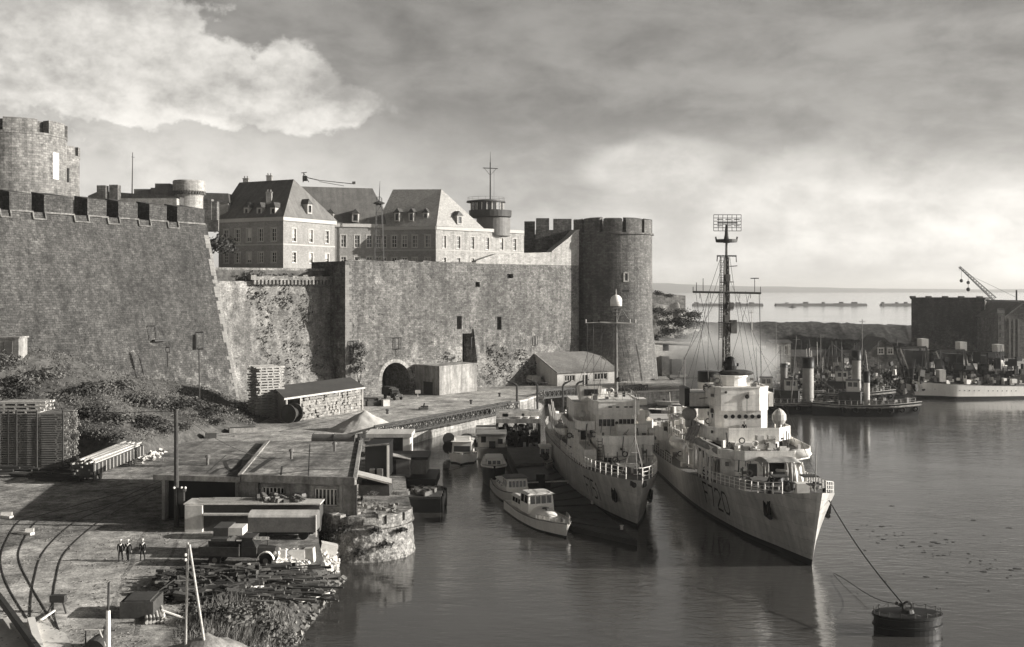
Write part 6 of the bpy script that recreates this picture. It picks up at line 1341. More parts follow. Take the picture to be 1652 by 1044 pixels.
for y in (-1.9,-1.15,-.4,.35,1.1,1.9): port(S1,pw,Vector((26.3,y,zat(672,127))),Vector((-1,0,0)),.24)
for x in (28.2,30.5): port(S1,pw,Vector((x,3.02,zat(672,128))),Vector((0,1,0)),.24); port(S1,pw,Vector((x,-3.1,zat(672,128))),Vector((0,-1,0)),.24)
ub=[(26.0,-1.9),(26.0,2.5),(26.8,3.05),(32,3.05),(32,-3.1),(26.9,-3.1)]
mb=MB(S1.M); mb.prism(ub,z3+.003,z4); ubp=mb.build('upper_bridge','ship_pale',g)
mb=MB(S1.M)
for a,b in zip(ub,ub[1:]+ub[:1]): mb.beam(Vector((*a,z4+.04)),Vector((*b,z4+.04)),.22,.1)
mb.build('rim','white_paint',ubp)
mb=MB(S1.M); p=S1.loc(1205,640,25.95); mb.bar(p,p+Vector((-.12,0,0)),.25,n=14); mb.bar(p,p+Vector((-.2,0,0)),.1,n=10); mb.bar(p-Vector((.03,0,.25)),p-Vector((.03,0,1.9)),.03,n=4); p=S1.loc(1171,633,25.95); mb.bar(p,p+Vector((-.1,0,0)),.15,n=12); mb.build('bridge_fittings','dark_steel',ubp)
mb=MB(S1.M); p=S1.loc(1212,634,25.9); mb.cb(p,(.15,.5,.35)); mb.build('name_lamp','white_paint',ubp)
mb=MB(S1.M); S1.fb(mb,1145,1157.5,627,654,27.5,30); mb.build('signal_platform','ship_pale',g)
mb=MB(S1.M); S1.fb(mb,1113,1146,634,657,30,35); mb.build('director_house','ship_grey',g); mb=MB(S1.M); S1.fb(mb,1104,1112.5,626,656,30.5,34); S1.fb(mb,1112,1145,656,659,29.6,35); mb.build('signal_flag_locker','black_paint',g)
mb=MB(S1.M); S1.fb(mb,1241,1248,634,656,27,29.5); mb.build('wing_locker','white_paint',g)
mb=MB(S1.M); p=S1.loc(1257,683,25.2); mb.lathe([(.55,-.35),(.8,.1),(.78,.7),(.45,1.15),(.06,1.4)],14,p+Vector((0,0,.3))); mb.bar(p-Vector((0,0,1.0)),p,.3); mb.build('searchlight','ship_grey',g)
mb=MB(S1.M); p=S1.loc(1112,672,30); mb.ball(p+Vector((0,0,.3)),(.9,.9,.8),12,8); mb.bar(p-Vector((0,0,1.2)),p,.5); mb.build('searchlight','canvas',g)
# director tub, mast
z5=zat(607,131); mb=MB(S1.M); mb.smooth=False; p=S1.loc(1179,625,29.5); mb.lathe([(1.75,z4),(1.75,z5),(1.95,z5+.03),(1.95,z5+.25),(.05,z5+.25)],24,(p.x,p.y,0)); mb.build('director_tower','ship_pale',g)
mb=MB(S1.M); mb.ball((p.x,p.y-.6,z5+.45),(1.4,2.1,.42),14,6); mb.build('folded_canvas','canvas_dark',g)
mb=MB(S1.M); mb.ball((p.x+.3,p.y+.0,z5+1.3),(.8,.8,1.1),12,8); mb.bar((p.x+.1,p.y-.9,z5+1.4),(p.x+.1,p.y+.9,z5+1.5),.2); mb.build('gun_director','black_paint',g)
ms=33.; m0=S1.loc(1172,606,ms); zz=lambda py:zat(py,100.7+ms)
mb=MB(S1.M)
zm0,zm1=z4-1,zz(415)
for k in range(26):
    za,zb2=lerp(zm0,zm1,k/26),lerp(zm0,zm1,(k+1)/26); ra,rb=lerp(.62,.3,k/26),lerp(.62,.3,(k+1)/26)
    for i in range(4):
        a0,a1_=PI/4+i*PI/2,PI/4+(i+1)*PI/2; P0_=Vector((ms+ra*math.cos(a0),m0.y+ra*math.sin(a0),za)); P1_=Vector((ms+rb*math.cos(a0),m0.y+rb*math.sin(a0),zb2)); Q0_=Vector((ms+ra*math.cos(a1_),m0.y+ra*math.sin(a1_),za)); Q1_=Vector((ms+rb*math.cos(a1_),m0.y+rb*math.sin(a1_),zb2))
        mb.bar(P0_,P1_,.085,n=4,caps=False); mb.bar(P0_,Q0_,.05,n=4,caps=False); mb.bar(*((P0_,Q1_) if k%2 else (Q0_,P1_)),.045,n=4,caps=False)
mb.build('lattice_mast','mid_steel',g)
mb=MB(S1.M)
for zq,w_ in ((zz(520),1.3),(zz(500),.9),(zz(455),1.0)): mb.cb((ms,m0.y,zq),(1.5,1.4*w_,.1)); mb.cb((ms-.6,m0.y+rnd.uniform(-.6,.6),zq+.5),(.5,.5,.8))
mb.cb((ms-.3,m0.y-.75,zz(527)),(.8,.7,1.6)); mb.each('mast_platform','mid_steel',g)
mb=MB(S1.M); mb.bar((ms,m0.y,z4-2),(ms,m0.y,zz(430)),.22,.2,n=10); mb.bar((ms,m0.y,zz(430)),(ms,m0.y,zz(392)),.2,.14,n=8); mb.build('mast','mid_steel',g)
mb=MB(S1.M); mb.bar((ms-.5,m0.y+.75,zz(545)),(ms-.5,m0.y+.75,zz(412)),.05,n=4); ladder(mb,(ms-.5,m0.y+.75,zz(548)),(ms-.5,m0.y+.62,zz(412)),.5,34,.04); mb.build('ladder','mid_steel',g)
yw=4.0; mb=MB(S1.M); mb.bar((ms-.4,m0.y+4.15,zz(471)),(ms-.4,m0.y-4.05,zz(473)),.13,n=6); 
for y,h in ((4.1,.7),(3.7,1.2),(2.9,1.7),(-3.3,1.7),(-4.0,.7)): mb.bar((ms-.4,m0.y+y,zz(472)),(ms-.4,m0.y+y,zz(472)+h),.04,n=4)
mb.bar((ms-.4,m0.y-2.8,zz(472)+1.7),(ms-.4,m0.y-3.8,zz(472)+1.7),.06,n=4)
for y in (3.3,2,-1.5,-2.8): mb.bar((ms-.4,m0.y+y,zz(472)),(ms-.4,m0.y+y,zz(472)-.7),.03,n=4)
mb.build('yard','dark_steel',g)
mb=MB(S1.M); mb.bar((ms,m0.y+1.15,zz(413)),(ms,m0.y-1.2,zz(413)),.09,n=6); mb.bar((ms,m0.y+1.1,zz(413)),(ms,m0.y+1.15,zz(422)),.06,n=4); mb.bar((ms,m0.y-1.15,zz(413)),(ms,m0.y-1.2,zz(423)),.06,n=4); mb.cb((ms,m0.y,zz(413)),(1.0,1.0,.12)); mb.bar((ms,m0.y,zz(430)),(ms,m0.y-1.3,zz(429)),.05,n=4); mb.build('crosstree','dark_steel',g)
mb=MB(S1.M); tub(mb,(ms,m0.y,zz(391)),1.25,.35,20,.1); [mb.bar((ms,m0.y+s*1.2,zz(390)),(ms,m0.y+s*1.3,zz(382)),.1,n=5) for s in (1,-1)]; mb.bar((ms,m0.y,zz(392)),(ms,m0.y,zz(378)),.42,.22,n=8); mb.build('top_platform','dark_steel',g)
rz0,rz1=zz(373),zz(347); mb=MB(S1.M); x=ms-.5; mb.bar((ms,m0.y,zz(378)),(ms,m0.y,zz(362)),.22,.14,n=8)
for i in range(7): y=m0.y-1.65+i*.55; mb.bar((x,y,rz0),(x,y,rz1),.035,n=4)
for i in range(6): z=lerp(rz0,rz1,i/5); mb.bar((x,m0.y-1.65,z),(x,m0.y+1.65,z),.035,n=4)
for y in (-1.0,0,1.0):
    for z in (.3,.7): mb.bar((x,m0.y+y,lerp(rz0,rz1,z)),(x-.5,m0.y+y,lerp(rz0,rz1,z)),.05,n=4); mb.bar((x-.5,m0.y+y-.35,lerp(rz0,rz1,z)),(x-.5,m0.y+y+.35,lerp(rz0,rz1,z)),.05,n=4)
mb.bar((x,m0.y-1.2,lerp(rz0,rz1,.5)),(x,m0.y+1.2,lerp(rz0,rz1,.5)),.09,n=5); mb.build('radar_aerial','dark_steel',g)
mb=MB(S1.M)
for y0,zt,y1,x1 in ((3.8,470,3.2,30),(2.2,470,3.0,31),(-2.2,470,-3,31),(-3.8,472,-3.2,30),(.3,415,3.6,40),(-.3,415,-3.8,40),(1.0,470,2.2,29),(-1.2,470,-2.2,29)): mb.bar((ms-.4,m0.y+y0,zz(zt)),(x1,y1,z4+.2),.022,n=4)
mb.bar((ms,m0.y,zz(440)),(-1.4,0,8.4),.02,n=4)
mb.build('rigging','rope',g)
# funnel and everything aft of the bridge
fx=47.; mb=MB(S1.M); mb.smooth=True; P_=[S1.loc(1141,600,fx)]; fy=P_[0].y; n=20; zf0,zf1,zf2=5.,zat(616,100.7+fx),zat(600,100.7+fx)
vs=[(fx+2.0*math.cos(2*PI*i/n)+.25*k,fy-.3+1.45*math.sin(2*PI*i/n),z) for k,z in ((0,zf0),(1,zf1)) for i in range(n)]; mb.add(vs,[(i,(i+1)%n,n+(i+1)%n,n+i) for i in range(n)]); mb.build('funnel','ship_grey',g,fix=False)
mb=MB(S1.M); mb.smooth=True; vs=[(fx+(2.05-.1*k)*math.cos(2*PI*i/n)+.3+.3*k,fy-.3+(1.5-.08*k)*math.sin(2*PI*i/n),lerp(zf1,zf2,[0,.7,1][k])) for k in range(3) for i in range(n)]; mb.add(vs,[(k*n+i,k*n+(i+1)%n,(k+1)*n+(i+1)%n,(k+1)*n+i) for k in range(2) for i in range(n)]+[tuple(2*n+i for i in range(n))]); mb.build('funnel_cap','black_paint',g)
mb=MB(S1.M); mb.prism(chamf(36,62,4.1,4.1,.3),2.8,5.3); mb.prism(chamf(37,58,3.0,3.0,.3),5.3,7.5); mb.build('midship_house','ship_grey',g)
mb=MB(S1.M); mb.prism(chamf(64,78,3.2,3.2,.4),2.6,5.0); mb.build('after_house','ship_grey',g)
for x,y in ((40,2.6),(44,-2.6),(55,0.),): 
    mb=MB(S1.M); tub(mb,(x,y,7.5),1.6,1.1,18); mb.build('gun_tub','ship_pale',g); gun(S1,g,(x,y,7.6),2.0,.6,False,.5)
gun(S1,g,(70,0,5.0),4.0,1.,True,.1)
lifeboat(S1,g,33,39.5,5.6,5.4); lifeboat(S1,g,33,39.5,-5.6,5.4)
for x in (27.,29.5): raft(S1,g,Vector((x,5.3,zB+1.3)),.35); raft(S1,g,Vector((x,-5.3,zB+1.3)),-.35)
mb=MB(S1.M)
for i in range(70):
    x=rnd.uniform(33,60); mb.cb((x,rnd.choice((-1,1))*rnd.uniform(2.2,4.9),rnd.choice((3.,5.4,7.6))+.3),(rnd.uniform(.2,1.2),rnd.uniform(.2,.8),rnd.uniform(.3,1.4)),rnd.uniform(0,1))
mb.build('deck_fittings','ship_grey',g)['kind']='stuff'
mb=MB(S1.M); 
for i in range(9): x=34+i*1.6; mb.bar((x,4.9,5.3),(x+rnd.uniform(-.3,.3),4.9,7.7),.05,n=4); 
mb.path([Vector((33,4.9,6.5)),Vector((48,4.9,6.5))],.03,4); mb.path([Vector((33,4.9,7.3)),Vector((48,4.9,7.3))],.03,4)
mb.build('boat_deck_rail','ship_pale',g)
mb=MB(S1.M); mb.bar((62,0,5),(62,0,15),.15,.08); mb.bar((62,-2,12),(62,2,12),.06); mb.build('after_mast','mid_steel',g)
# ------------------------------------------------------------------ MINESWEEPER F751
S2=Ship((13.1,117.3),(-.06,1),66,[(0,.06),(4,1.3),(10.5,2.9),(20,4.3),(30,4.8),(46,4.8),(58,4.2),(66,2.6)],[(0,.3),(1.5,1.5),(4,2.55),(8,3.75),(13,4.4),(25,4.9),(45,4.95),(58,4.5),(66,3.2)],[(0,5.15),(6,4.75),(13,4.4),(25,4.0),(36,3.6),(50,3.2),(66,3.2)],1.8)
mw=thing('minesweeper','smaller pale warship with number F751 on the bow, moored left of the large frigate','warship',(13.1,117.3,0),S2.ang); g=mw
mb,xs=S2.hull(boot=.07); mb.build('hull',['hull_grey','black_paint'],g,fix=False); S2.deck(xs).build('deck','deck_steel',g,fix=False)
S2.number(g,'F751',12.6,7.2,1.3,3.3,1); S2.number(g,'F751',7.2,12.6,1.3,3.3,-1)
S2.anchor(g,2.6,3.4,1,.95); S2.anchor(g,2.2,3.4,-1,.95)
S2.rail(1.2,30,24,1.25,1,r=.04).build('railing','white_paint',g); S2.rail(.2,30,25,1.25,-1,r=.045).build('railing','white_paint',g); S2.rail(30,64,24,1.1,1,r=.03).build('railing','ship_grey',g)
mb=MB(S2.M); a=S2.pt(.3,1,1);b=S2.pt(.3,1,-1); mb.path([a+Vector((0,0,1.25)),Vector((-1.6,0,6.4)),b+Vector((0,0,1.25))],.045,4); mb.path([a+Vector((0,0,.6)),Vector((-1.6,0,5.8)),b+Vector((0,0,.6))],.035,4); mb.build('bow_rail','white_paint',g)
mb=MB(S2.M); top=Vector((.9,.0,9.3)); [mb.bar((x,y,5.),top,.045,n=5) for x,y in ((-.6,.0),(2.2,1.3),(2.2,-1.3),(.3,-.9))]; mb.bar((1.2,.55,6.4),(1.2,-.6,6.4),.05,n=4); mb.bar((1.1,.35,7.6),(1.1,-.35,7.6),.05,n=4); mb.bar(top,(.9,0,13.4),.04,.02,n=4); mb.build('bow_tripod','light_steel',g)
mb=MB(S2.M); [mb.bar((-1.2,y-.1,4.7),(-1.35,y+.1,4.7),.38,n=14) for y in (.45,-.45)]; mb.cb((-.8,0,4.75),(.9,1.7,.5)); mb.build('fairlead','dark_steel',g)
mb=MB(S2.M); mb.cb((6.2,-.1,5.15),(1.3,2.4,1.0)); w=mb.build('windlass','white_paint',g); mb=MB(S2.M); [mb.bar((5.5,y,5.15),(5.45,y+.001,5.15),.3,n=12) for y in (-.9,.1,.8)]; mb.bar((6.2,1.2,5.2),(6.2,1.7,5.2),.45,n=14); mb.bar((6.2,-1.4,5.2),(6.2,-1.9,5.2),.45,n=14); mb.build('drums','dark_steel',w)
mb=MB(S2.M)
for i in range(16): x=rnd.uniform(3,11); mb.cb((x,rnd.uniform(-.8,.8)*cr(S2.hd,x),cr(S2.zd,x)+.25),(rnd.uniform(.3,.9),rnd.uniform(.2,.7),.6),rnd.uniform(0,1))
mb.build('deck_gear','mid_steel',g)['kind']='stuff'
Yb=133.3; yz=lambda py,x:zat(py,117.3+x)
zd1=yz(718,11.); mb=MB(S2.M); mb.prism(shift(chamf(11.0,22,2.9,3.3,.25),-.9),4.2,zd1); dk=mb.build('deckhouse','ship_pale',g)
mb=MB(S2.M); mb.bx(10.9,11.4,-3.9,2.1,yz(735,11)-.15,yz(735,11)); mb.build('ledge','ship_grey',dk); mb=MB(S2.M); mb.bx(10.93,10.995,1.0,1.9,4.4,5.6); mb.build('door','dark_steel',dk)
mb=MB(S2.M); ladder(mb,(10.85,2.35,4.4),(10.85,2.35,zd1+.8),.5,10,.04); mb.build('ladder','dark_steel',dk)
mb=MB(S2.M); wp=[(10.9,-3.9),(10.9,2.1),(12.4,2.5),(14.5,2.5),(14.5,-4.2)]; [mb.beam(Vector((*a,zd1+.55)),Vector((*b,zd1+.55)),.08,1.1) for a,b in zip(wp,wp[1:]+wp[:1])]; mb.build('gun_screen','ship_pale',g)
gun(S2,g,(12.7,-.9,zd1),2.4,.8,False,.35); mb=MB(S2.M); mb.cb((14.2,-1.9,zd1+1.0),(.8,3.5,2.0)); mb.build('ready_locker','ship_pale',g)
mb=MB(S2.M); mb.bx(12.,22,2.6,4.0,3.9,6.4); mb.build('side_house','ship_pale',g)
zw0=yz(690,16); zw1=yz(672,16); zt=yz(647,16)
mb=MB(S2.M); mb.prism(shift(chamf(15.8,24,2.45,2.6,.55),-.35),zd1-.02,zw1+.25); br=mb.build('bridge','ship_pale',g)
for i in range(9):
    y=-2.25+i*.48
    if i==4: continue
    mb=MB(S2.M); mb.bx(15.74,15.83,y-.2,y+.2,yz(687,16),yz(676,16)); mb.build('window','glass_dark',br)
mb=MB(S2.M); mb.bar((15.83,-.33,yz(682,16)),(15.72,-.33,yz(682,16)),.2,n=12); mb.build('window','black_paint',br)
mb=MB(S2.M); mb.prism(shift(chamf(15.5,24.5,2.75,2.9,.5),-.35),zw1+.26,zt); ub=mb.build('upper_bridge','ship_pale',g)
mb=MB(S2.M); [mb.bx(15.42,15.52,y-.2,y+.2,yz(657,16),yz(655,16)) for y in (-2,-1.4,-.4,.5)]; mb.each('slot','black_paint',ub)
mb=MB(S2.M); pl=shift(chamf(15.5,24.5,2.75,2.9,.5),-.35); [mb.beam(Vector((*a,zt+.03)),Vector((*b,zt+.03)),.2,.1) for a,b in zip(pl,pl[1:]+pl[:1])]; mb.build('rim','white_paint',ub)
mb=MB(S2.M); 
for x,y in [(15.7,y) for y in (-3,-2,-1,0,1,2)]+[(18,-3.1),(20,-3.1),(22,-3.1),(18,2.4),(20,2.4)]: mb.bar((x,y,zt),(x,y,zt+.8),.035,n=4)
mb.path([Vector(p) for p in ((15.7,2.3,zt+.8),(15.7,-3.1,zt+.8),(24,-3.1,zt+.8))],.03,4); mb.build('railing','light_steel',ub)
for s,nm in ((1,0),(-1,1)):   # bridge wings with their lamps
    y0=2.2 if s>0 else -3.0; mb=MB(S2.M); z_=zw0-.3; q=[(16.2,y0),(16.2,y0+s*1.6),(18,y0+s*2.1),(21.5,y0+s*2.1),(21.5,y0)]; mb.prism(q,z_,z_+.1); [mb.beam(Vector((*a,z_+.55)),Vector((*b,z_+.55)),.07,1.0) for a,b in zip(q,q[1:])]; mb.build('bridge_wing','ship_pale',g)
    mb=MB(S2.M); p=Vector((18.2,y0+s*1.3,z_+.1)); mb.bar(p,p+Vector((0,0,1.3)),.12); mb.ball(p+Vector((-.1,0,1.6)),(.5,.45,.5),12,8); mb.build('signal_lamp','ship_grey',g)
mb=MB(S2.M); mb.bx(19,30,2.5,4.1,3.7,8.0); mb.bx(22,30,1.5,4.1,8.01,yz(648,22)); mb.build('chart_house','ship_pale',g); mb=MB(S2.M); mb.bx(18.93,18.99,2.9,3.6,6.6,7.7); mb.build('door','black_paint',g)
mb=MB(S2.M); q=[(18.6,2.0),(18.6,4.3),(20,4.9),(28,4.9),(28,2.)]; mb.prism(q,yz(668,20)-1.7,yz(668,20)-1.6); [mb.beam(Vector((*a,yz(668,20)-1.2)),Vector((*b,yz(668,20)-1.2)),.07,.8) for a,b in zip(q,q[1:])]; mb.build('lookout_wing','ship_grey',g)
mb=MB(S2.M); mb.hexa([(20,1.2,zt-.4),(20,3.4,zt-.4),(23,3.4,zt-.4),(23,1.2,zt-.4),(19.6,.9,zt+1.5),(19.6,3.6,zt+1.5),(23,3.6,zt+1.2),(23,.9,zt+1.2)]); mb.build('chart_hood','ship_pale',g); mb=MB(S2.M); mb.bx(19.5,19.64,1.4,3.1,zt+.3,zt+1.1); mb.build('hood_window','glass_dark',g)
mb=MB(S2.M); mb.bx(17,19.5,-4.2,-3.1,zt-.6,zt+.1); mb.bx(17,19,-4.0,-3.05,zt-2.6,zt-1.3); mb.build('signal_platform','white_paint',g)
mx=21.; m0=S2.loc(994,640,mx); my=m0.y; zz=lambda py:zat(py,117.3+mx)
mb=MB(S2.M); mb.bar((mx,my,zt-1),(mx,my,zz(500)),.26,.14,n=10); mb.build('mast','mid_steel',g)
mb=MB(S2.M); mb.bar((mx-.2,my+2.0,zz(520)),(mx-.2,my-2.0,zz(522)),.1,n=6); mb.bar((mx-.2,my+3.9,zz(521)),(mx-.2,my+2,zz(520)),.05,n=4); mb.bar((mx-.2,my-2.,zz(522)),(mx-.2,my-2.5,zz(522)),.05,n=4); [mb.bar((mx-.2,my+y,zz(521)),(mx-.2,my+y,zz(515)),.07,n=4) for y in (3.8,-2.4,-1.7)]; mb.build('yard','light_steel',g)
mb=MB(S2.M); [mb.bar((mx,my+s*.65,zz(497)),(mx,my+s*.1,zz(520)),.05,n=4) for s in (1,-1)]; mb.bar((mx,my-.7,zz(499)),(mx,my-1.6,zz(516)),.04,n=4); [mb.bar((mx-.4,my-.5,z),(mx-.4,my+.5,z),.05,n=4) for z in (zz(497),zz(503),zz(509))]; mb.bar((mx-.3,my,zz(520)),(mx-.3,my,zz(494)),.08,n=5); mb.cb((mx,my,zz(497)),(1.1,1.2,.15)); mb.build('mast_lattice','mid_steel',g)
mb=MB(S2.M); mb.smooth=True; mb.lathe([(.72,zz(494)),(.72,zz(484)),(.6,zz(479.5)),(.35,zz(476.5)),(.05,zz(475.5))],18,(mx,my,0)); mb.bar((mx,my,zz(476)),(mx,my,zz(466)),.06,.02,n=5); mb.build('radome','white_paint',g)
mb=MB(S2.M); [mb.bar((mx,my,zz(530)),(x,y,z),.022,n=4) for x,y,z in ((17,2.2,zt),(17,-3,zt),(30,4.2,8),(30,-4,8))]; mb.bar((mx,my,zz(522)),(.9,0,13.4),.02,n=4); [mb.bar((mx-.2,my+y,zz(521)),(18,y*.9-.3,zt+.2),.018,n=4) for y in (1.8,-1.8,3.6)]; mb.bar((mx-.5,my,zz(655)),(mx-.5,my,zz(640)),.25); mb.ball((mx-.5,my-.3,zz(612)),.35,8,6); mb.build('rigging','rope',g)
fx=33.; mb=MB(S2.M); mb.lathe([(1.6,3.5),(1.4,10.8),(1.5,10.85),(1.5,11.6),(.2,11.6)],20,(fx,-.3,0)); mb.build('funnel','ship_grey',g)
mb=MB(S2.M); mb.prism(chamf(25,44,3.6,3.6,.3),3.3,5.8); mb.prism(chamf(46,56,2.6,2.6,.3),3.1,5.0); mb.build('after_house','ship_grey',g)
lifeboat(S2,g,27,33,4.7,5.8,'ship_pale'); lifeboat(S2,g,27,33,-4.7,5.8,'ship_pale')
for x in (36,39): raft(S2,g,Vector((x,4.3,5.2)),.3); raft(S2,g,Vector((x,-4.3,5.2)),-.3)
gun(S2,g,(51,0,5.0),2.6,.9,True,.2)
mb=MB(S2.M)
for i in range(60):
    x=rnd.uniform(23,50); s=rnd.choice((-1,1)); mb.cb((x,s*rnd.uniform(2.,4.4),rnd.choice((3.7,5.9,6.2))+.3),(rnd.uniform(.2,1.1),rnd.uniform(.2,.8),rnd.uniform(.3,1.6)),rnd.uniform(0,1))
mb.build('deck_fittings','ship_grey',g)['kind']='stuff'
mb=MB(S2.M); [mb.bar((36+i*2.2,4.2,3.4),(36.4+i*2.2,4.9,8.2+rnd.uniform(-1,1)),.09,n=5) for i in range(6)]; mb.bar((44,0,4),(44,0,13),.14,.07); mb.each('sweep_davit','ship_grey',g)
mb=MB(S2.M); [mb.cb((17+i*1.1,3.95,cr(S2.zd,18)+.9),(.55,.5,1.3),0) for i in range(3)]; [mb.bar((16+i*1.5,4.2,cr(S2.zd,18)),(16+i*1.5,4.2,cr(S2.zd,18)+3.2),.08,n=5) for i in range(5)]; mb.each('vent','ship_pale',g)
mb=MB(S2.M); p=S2.loc(1052,705,13.5); S2.fb(mb,1048,1056,692,704,13.5,14.3); mb.bar((13.9,p.y,4.3),(13.9,p.y,zat(704,130.8)),.14,n=6); mb.build('white_locker_post','white_paint',g)
for x,z in ((18,2.),(26,1.8)): mb=MB(S2.M); mb.smooth=True; mb.ball((x,-S2.half(x,z)-.4,z),(.35,.35,.9),10,8); mb.build('fender','black_paint',g)
# pipes, boxes, hoses, lifebelts and lashings over the upper works
def fitting_out(S,g,zones,n,seed):
    rg=random.Random(seed); bb={'mid_steel':MB(S.M),'dark_steel':MB(S.M),'white_paint':MB(S.M)}
    for x0,x1,y0,y1,z0,z1 in zones:
        for i in range(n):
            x=rg.uniform(x0,x1); y=rg.uniform(y0,y1); z=rg.uniform(z0,z1); mb=bb[rg.choice(('mid_steel','mid_steel','dark_steel','white_paint'))]; k=rg.random()
            if k<.35: mb.bar((x,y,z),(x+rg.uniform(-.2,.2),y+rg.uniform(-.2,.2),min(z1+1,z+rg.uniform(.5,2.2))),rg.uniform(.03,.07),n=5)
            elif k<.75: mb.cb((x,y,z),(rg.uniform(.12,.5),rg.uniform(.15,.6),rg.uniform(.15,.6)))
            elif k<.87: mb.bar((x,y,z),(x+rg.uniform(-1.2,1.2),y+rg.uniform(-1.2,1.2),z+rg.uniform(-.2,.2)),.04,n=4)
            else:
                pts=[Vector((x,y+.3*math.cos(a),z+.3*math.sin(a))) for a in [2*PI*q/10 for q in range(11)]]; mb.path(pts,.07,5)
    for m_,mb in bb.items():
        if mb.f: mb.build('upper_works_fittings',m_,g,fix=False)['kind']='stuff'
fitting_out(S1,fr,[(17.2,17.35,-3.5,3.8,4.8,7.3),(19,28,4.3,5.2,4.4,7.4),(15,21,-4.5,4.6,zB+.3,zB+1.6),(21.2,21.5,-3,2.8,z0,z1-.3),(22.6,26,-4,4.2,z1+.2,z1+1.0),(27,32,3.05,3.2,z1,z4),(27,33,-2.8,2.8,z4,z4+.9),(30,46,3.2,5.2,3.4,8.6),(12,16,2.0,3.6,5.3,6.6),(47,62,2,4.8,5.4,9.5)],16,3)
fitting_out(S2,mw,[(10.8,11.0,-3.6,2.0,4.6,zd1),(11.5,15,-3.6,2.3,zd1,zd1+1.4),(16,22,-2.8,2.2,zt,zt+1.3),(12,22,2.6,4.3,4.3,8),(20,32,3.9,4.8,4.2,9),(30,46,2.5,4.5,4.,8.2),(6,10.5,-2.4,2.6,4.6,5.6),(33,46,-3,3,6,9.5)],16,4)
for S,g,ls in ((S1,fr,[((26.5,2.2,z4),(ms-.4,m0.y if False else 3.6,zat(472,134))),((26.5,-2.2,z4),(ms-.4,-3.6,zat(472,134))),((62,0,15),(33,0,zat(440,134))),((62,1,12),(33,1,zat(415,134))),((47,2,11),(33,2.5,zat(472,134))),((47,-2,11),(33,-2.5,zat(472,134)))]),(S2,mw,[((44,0,13),(21,0,zat(520,138))),((16,2.3,zt),(21,1.8,zat(521,138))),((16,-3,zt),(21,-1.8,zat(521,138))),((44,1,11),(21,1.5,zat(521,138)))])):
    for a,b in ls: a=Vector(a);b=Vector(b); mb=MB(S.M); mb.path([a.lerp(b,k/8)-Vector((0,0,.35*math.sin(PI*k/8))) for k in range(9)],.025,4); mb.build('signal_halyard','rope',g)
# crew
def crew(S,x,y,z,rz,label,**k): p=S.M@Vector((x,y,z)); return person(label,p,rz,.08,.08,group=None,**k)
crew(S1,25.4,.0,z1+.12,.3,'sailor in dark blue standing on the frigate bridge wing below the portholes')
crew(S1,6.4,1.9,cr(S1.zd,6.4)-.05,-.5,'sailor in dark blue working at the frigate bow winch')
crew(S2,15.3,3.1,6.4,.9,'sailor in pale overalls beside the minesweeper bridge',suit='old_white',collar=False)
# ================================================================== BUOY, MOORING LINE
by=G(1464,1018,0); t=thing('mooring_buoy','large dark drum buoy with railing holding the mooring rope of the frigate','buoy',(by.x,by.y,0))
BM=Matrix.Translation((by.x,by.y,0))@Matrix.Diagonal((1.02,.62,.95,1)); mb=MB(); mb.smooth=False; mb.M=BM; mb.lathe([(2.35,-.6),(2.38,.1),(2.38,.7),(2.38,1.3)],40); mb.build('drum','black_paint',t)
mb=MB(BM); mb.lathe([(2.38,1.15),(2.5,1.2),(2.5,1.4),(2.3,1.41),(.05,1.45)],40,cap=False); mb.lathe([(2.38,.45),(2.5,.5),(2.5,.65),(2.38,.7)],40,cap=False); mb.build('rim','black_paint',t,fix=False)
mb=MB()
for i in range(16):
    a=2*PI*i/16; b=2*PI*(i+1)/16; p=BM@Vector((2.4*math.cos(a),2.4*math.sin(a),1.38)); q=BM@Vector((2.4*math.cos(b),2.4*math.sin(b),1.38)); mb.bar(p,p+Vector((0,0,.35)),.035,n=4); m_=(p+q)/2+Vector((0,0,.18)); mb.bar(p+Vector((0,0,.32)),m_,.02,n=4); mb.bar(m_,q+Vector((0,0,.32)),.02,n=4)
mb.build('chain_rail','dark_steel',t)
mb=MB(); c=Vector((by.x,by.y,1.35)); mb.lathe([(.5,0),(.4,.25),(.15,.3)],12,c); pts=[c+Vector((.32*math.cos(a),0,.45+.32*math.sin(a))) for a in [2*PI*i/12 for i in range(13)]]; mb.path(pts,.09,6); mb.cb(c+Vector((-.45,.2,.5)),(.7,.3,.25),.3,.4); mb.build('mooring_ring','dark_steel',t)
e=S1.M@Vector((.6,-1.35,6.6)); s=c+Vector((-.3,.2,.6)); pts=[s.lerp(e,k/20)-Vector((0,0,.55*math.sin(PI*k/20))) for k in range(21)]; mb=MB(); mb.path(pts,.055,6); solo(mb,'mooring_rope','rope','taut dark mooring rope from the drum buoy up to the frigate bow','rope',loc=tuple(s))
e=G(1345,925,.05); pts=[s.lerp(e,k/16)-Vector((0,0,.9*math.sin(PI*k/16)*(1-k/16))) for k in range(17)]; mb=MB(); mb.path(pts,.03,5); solo(mb,'mooring_rope','rope','thin slack second rope from the drum buoy into the water','rope',loc=tuple(s))
rg=random.Random(17); mb=MB()
line=[(1382,845),(1412,850),(1428,862),(1452,875),(1480,885),(1510,890),(1540,902),(1575,912),(1600,915),(1630,925)]
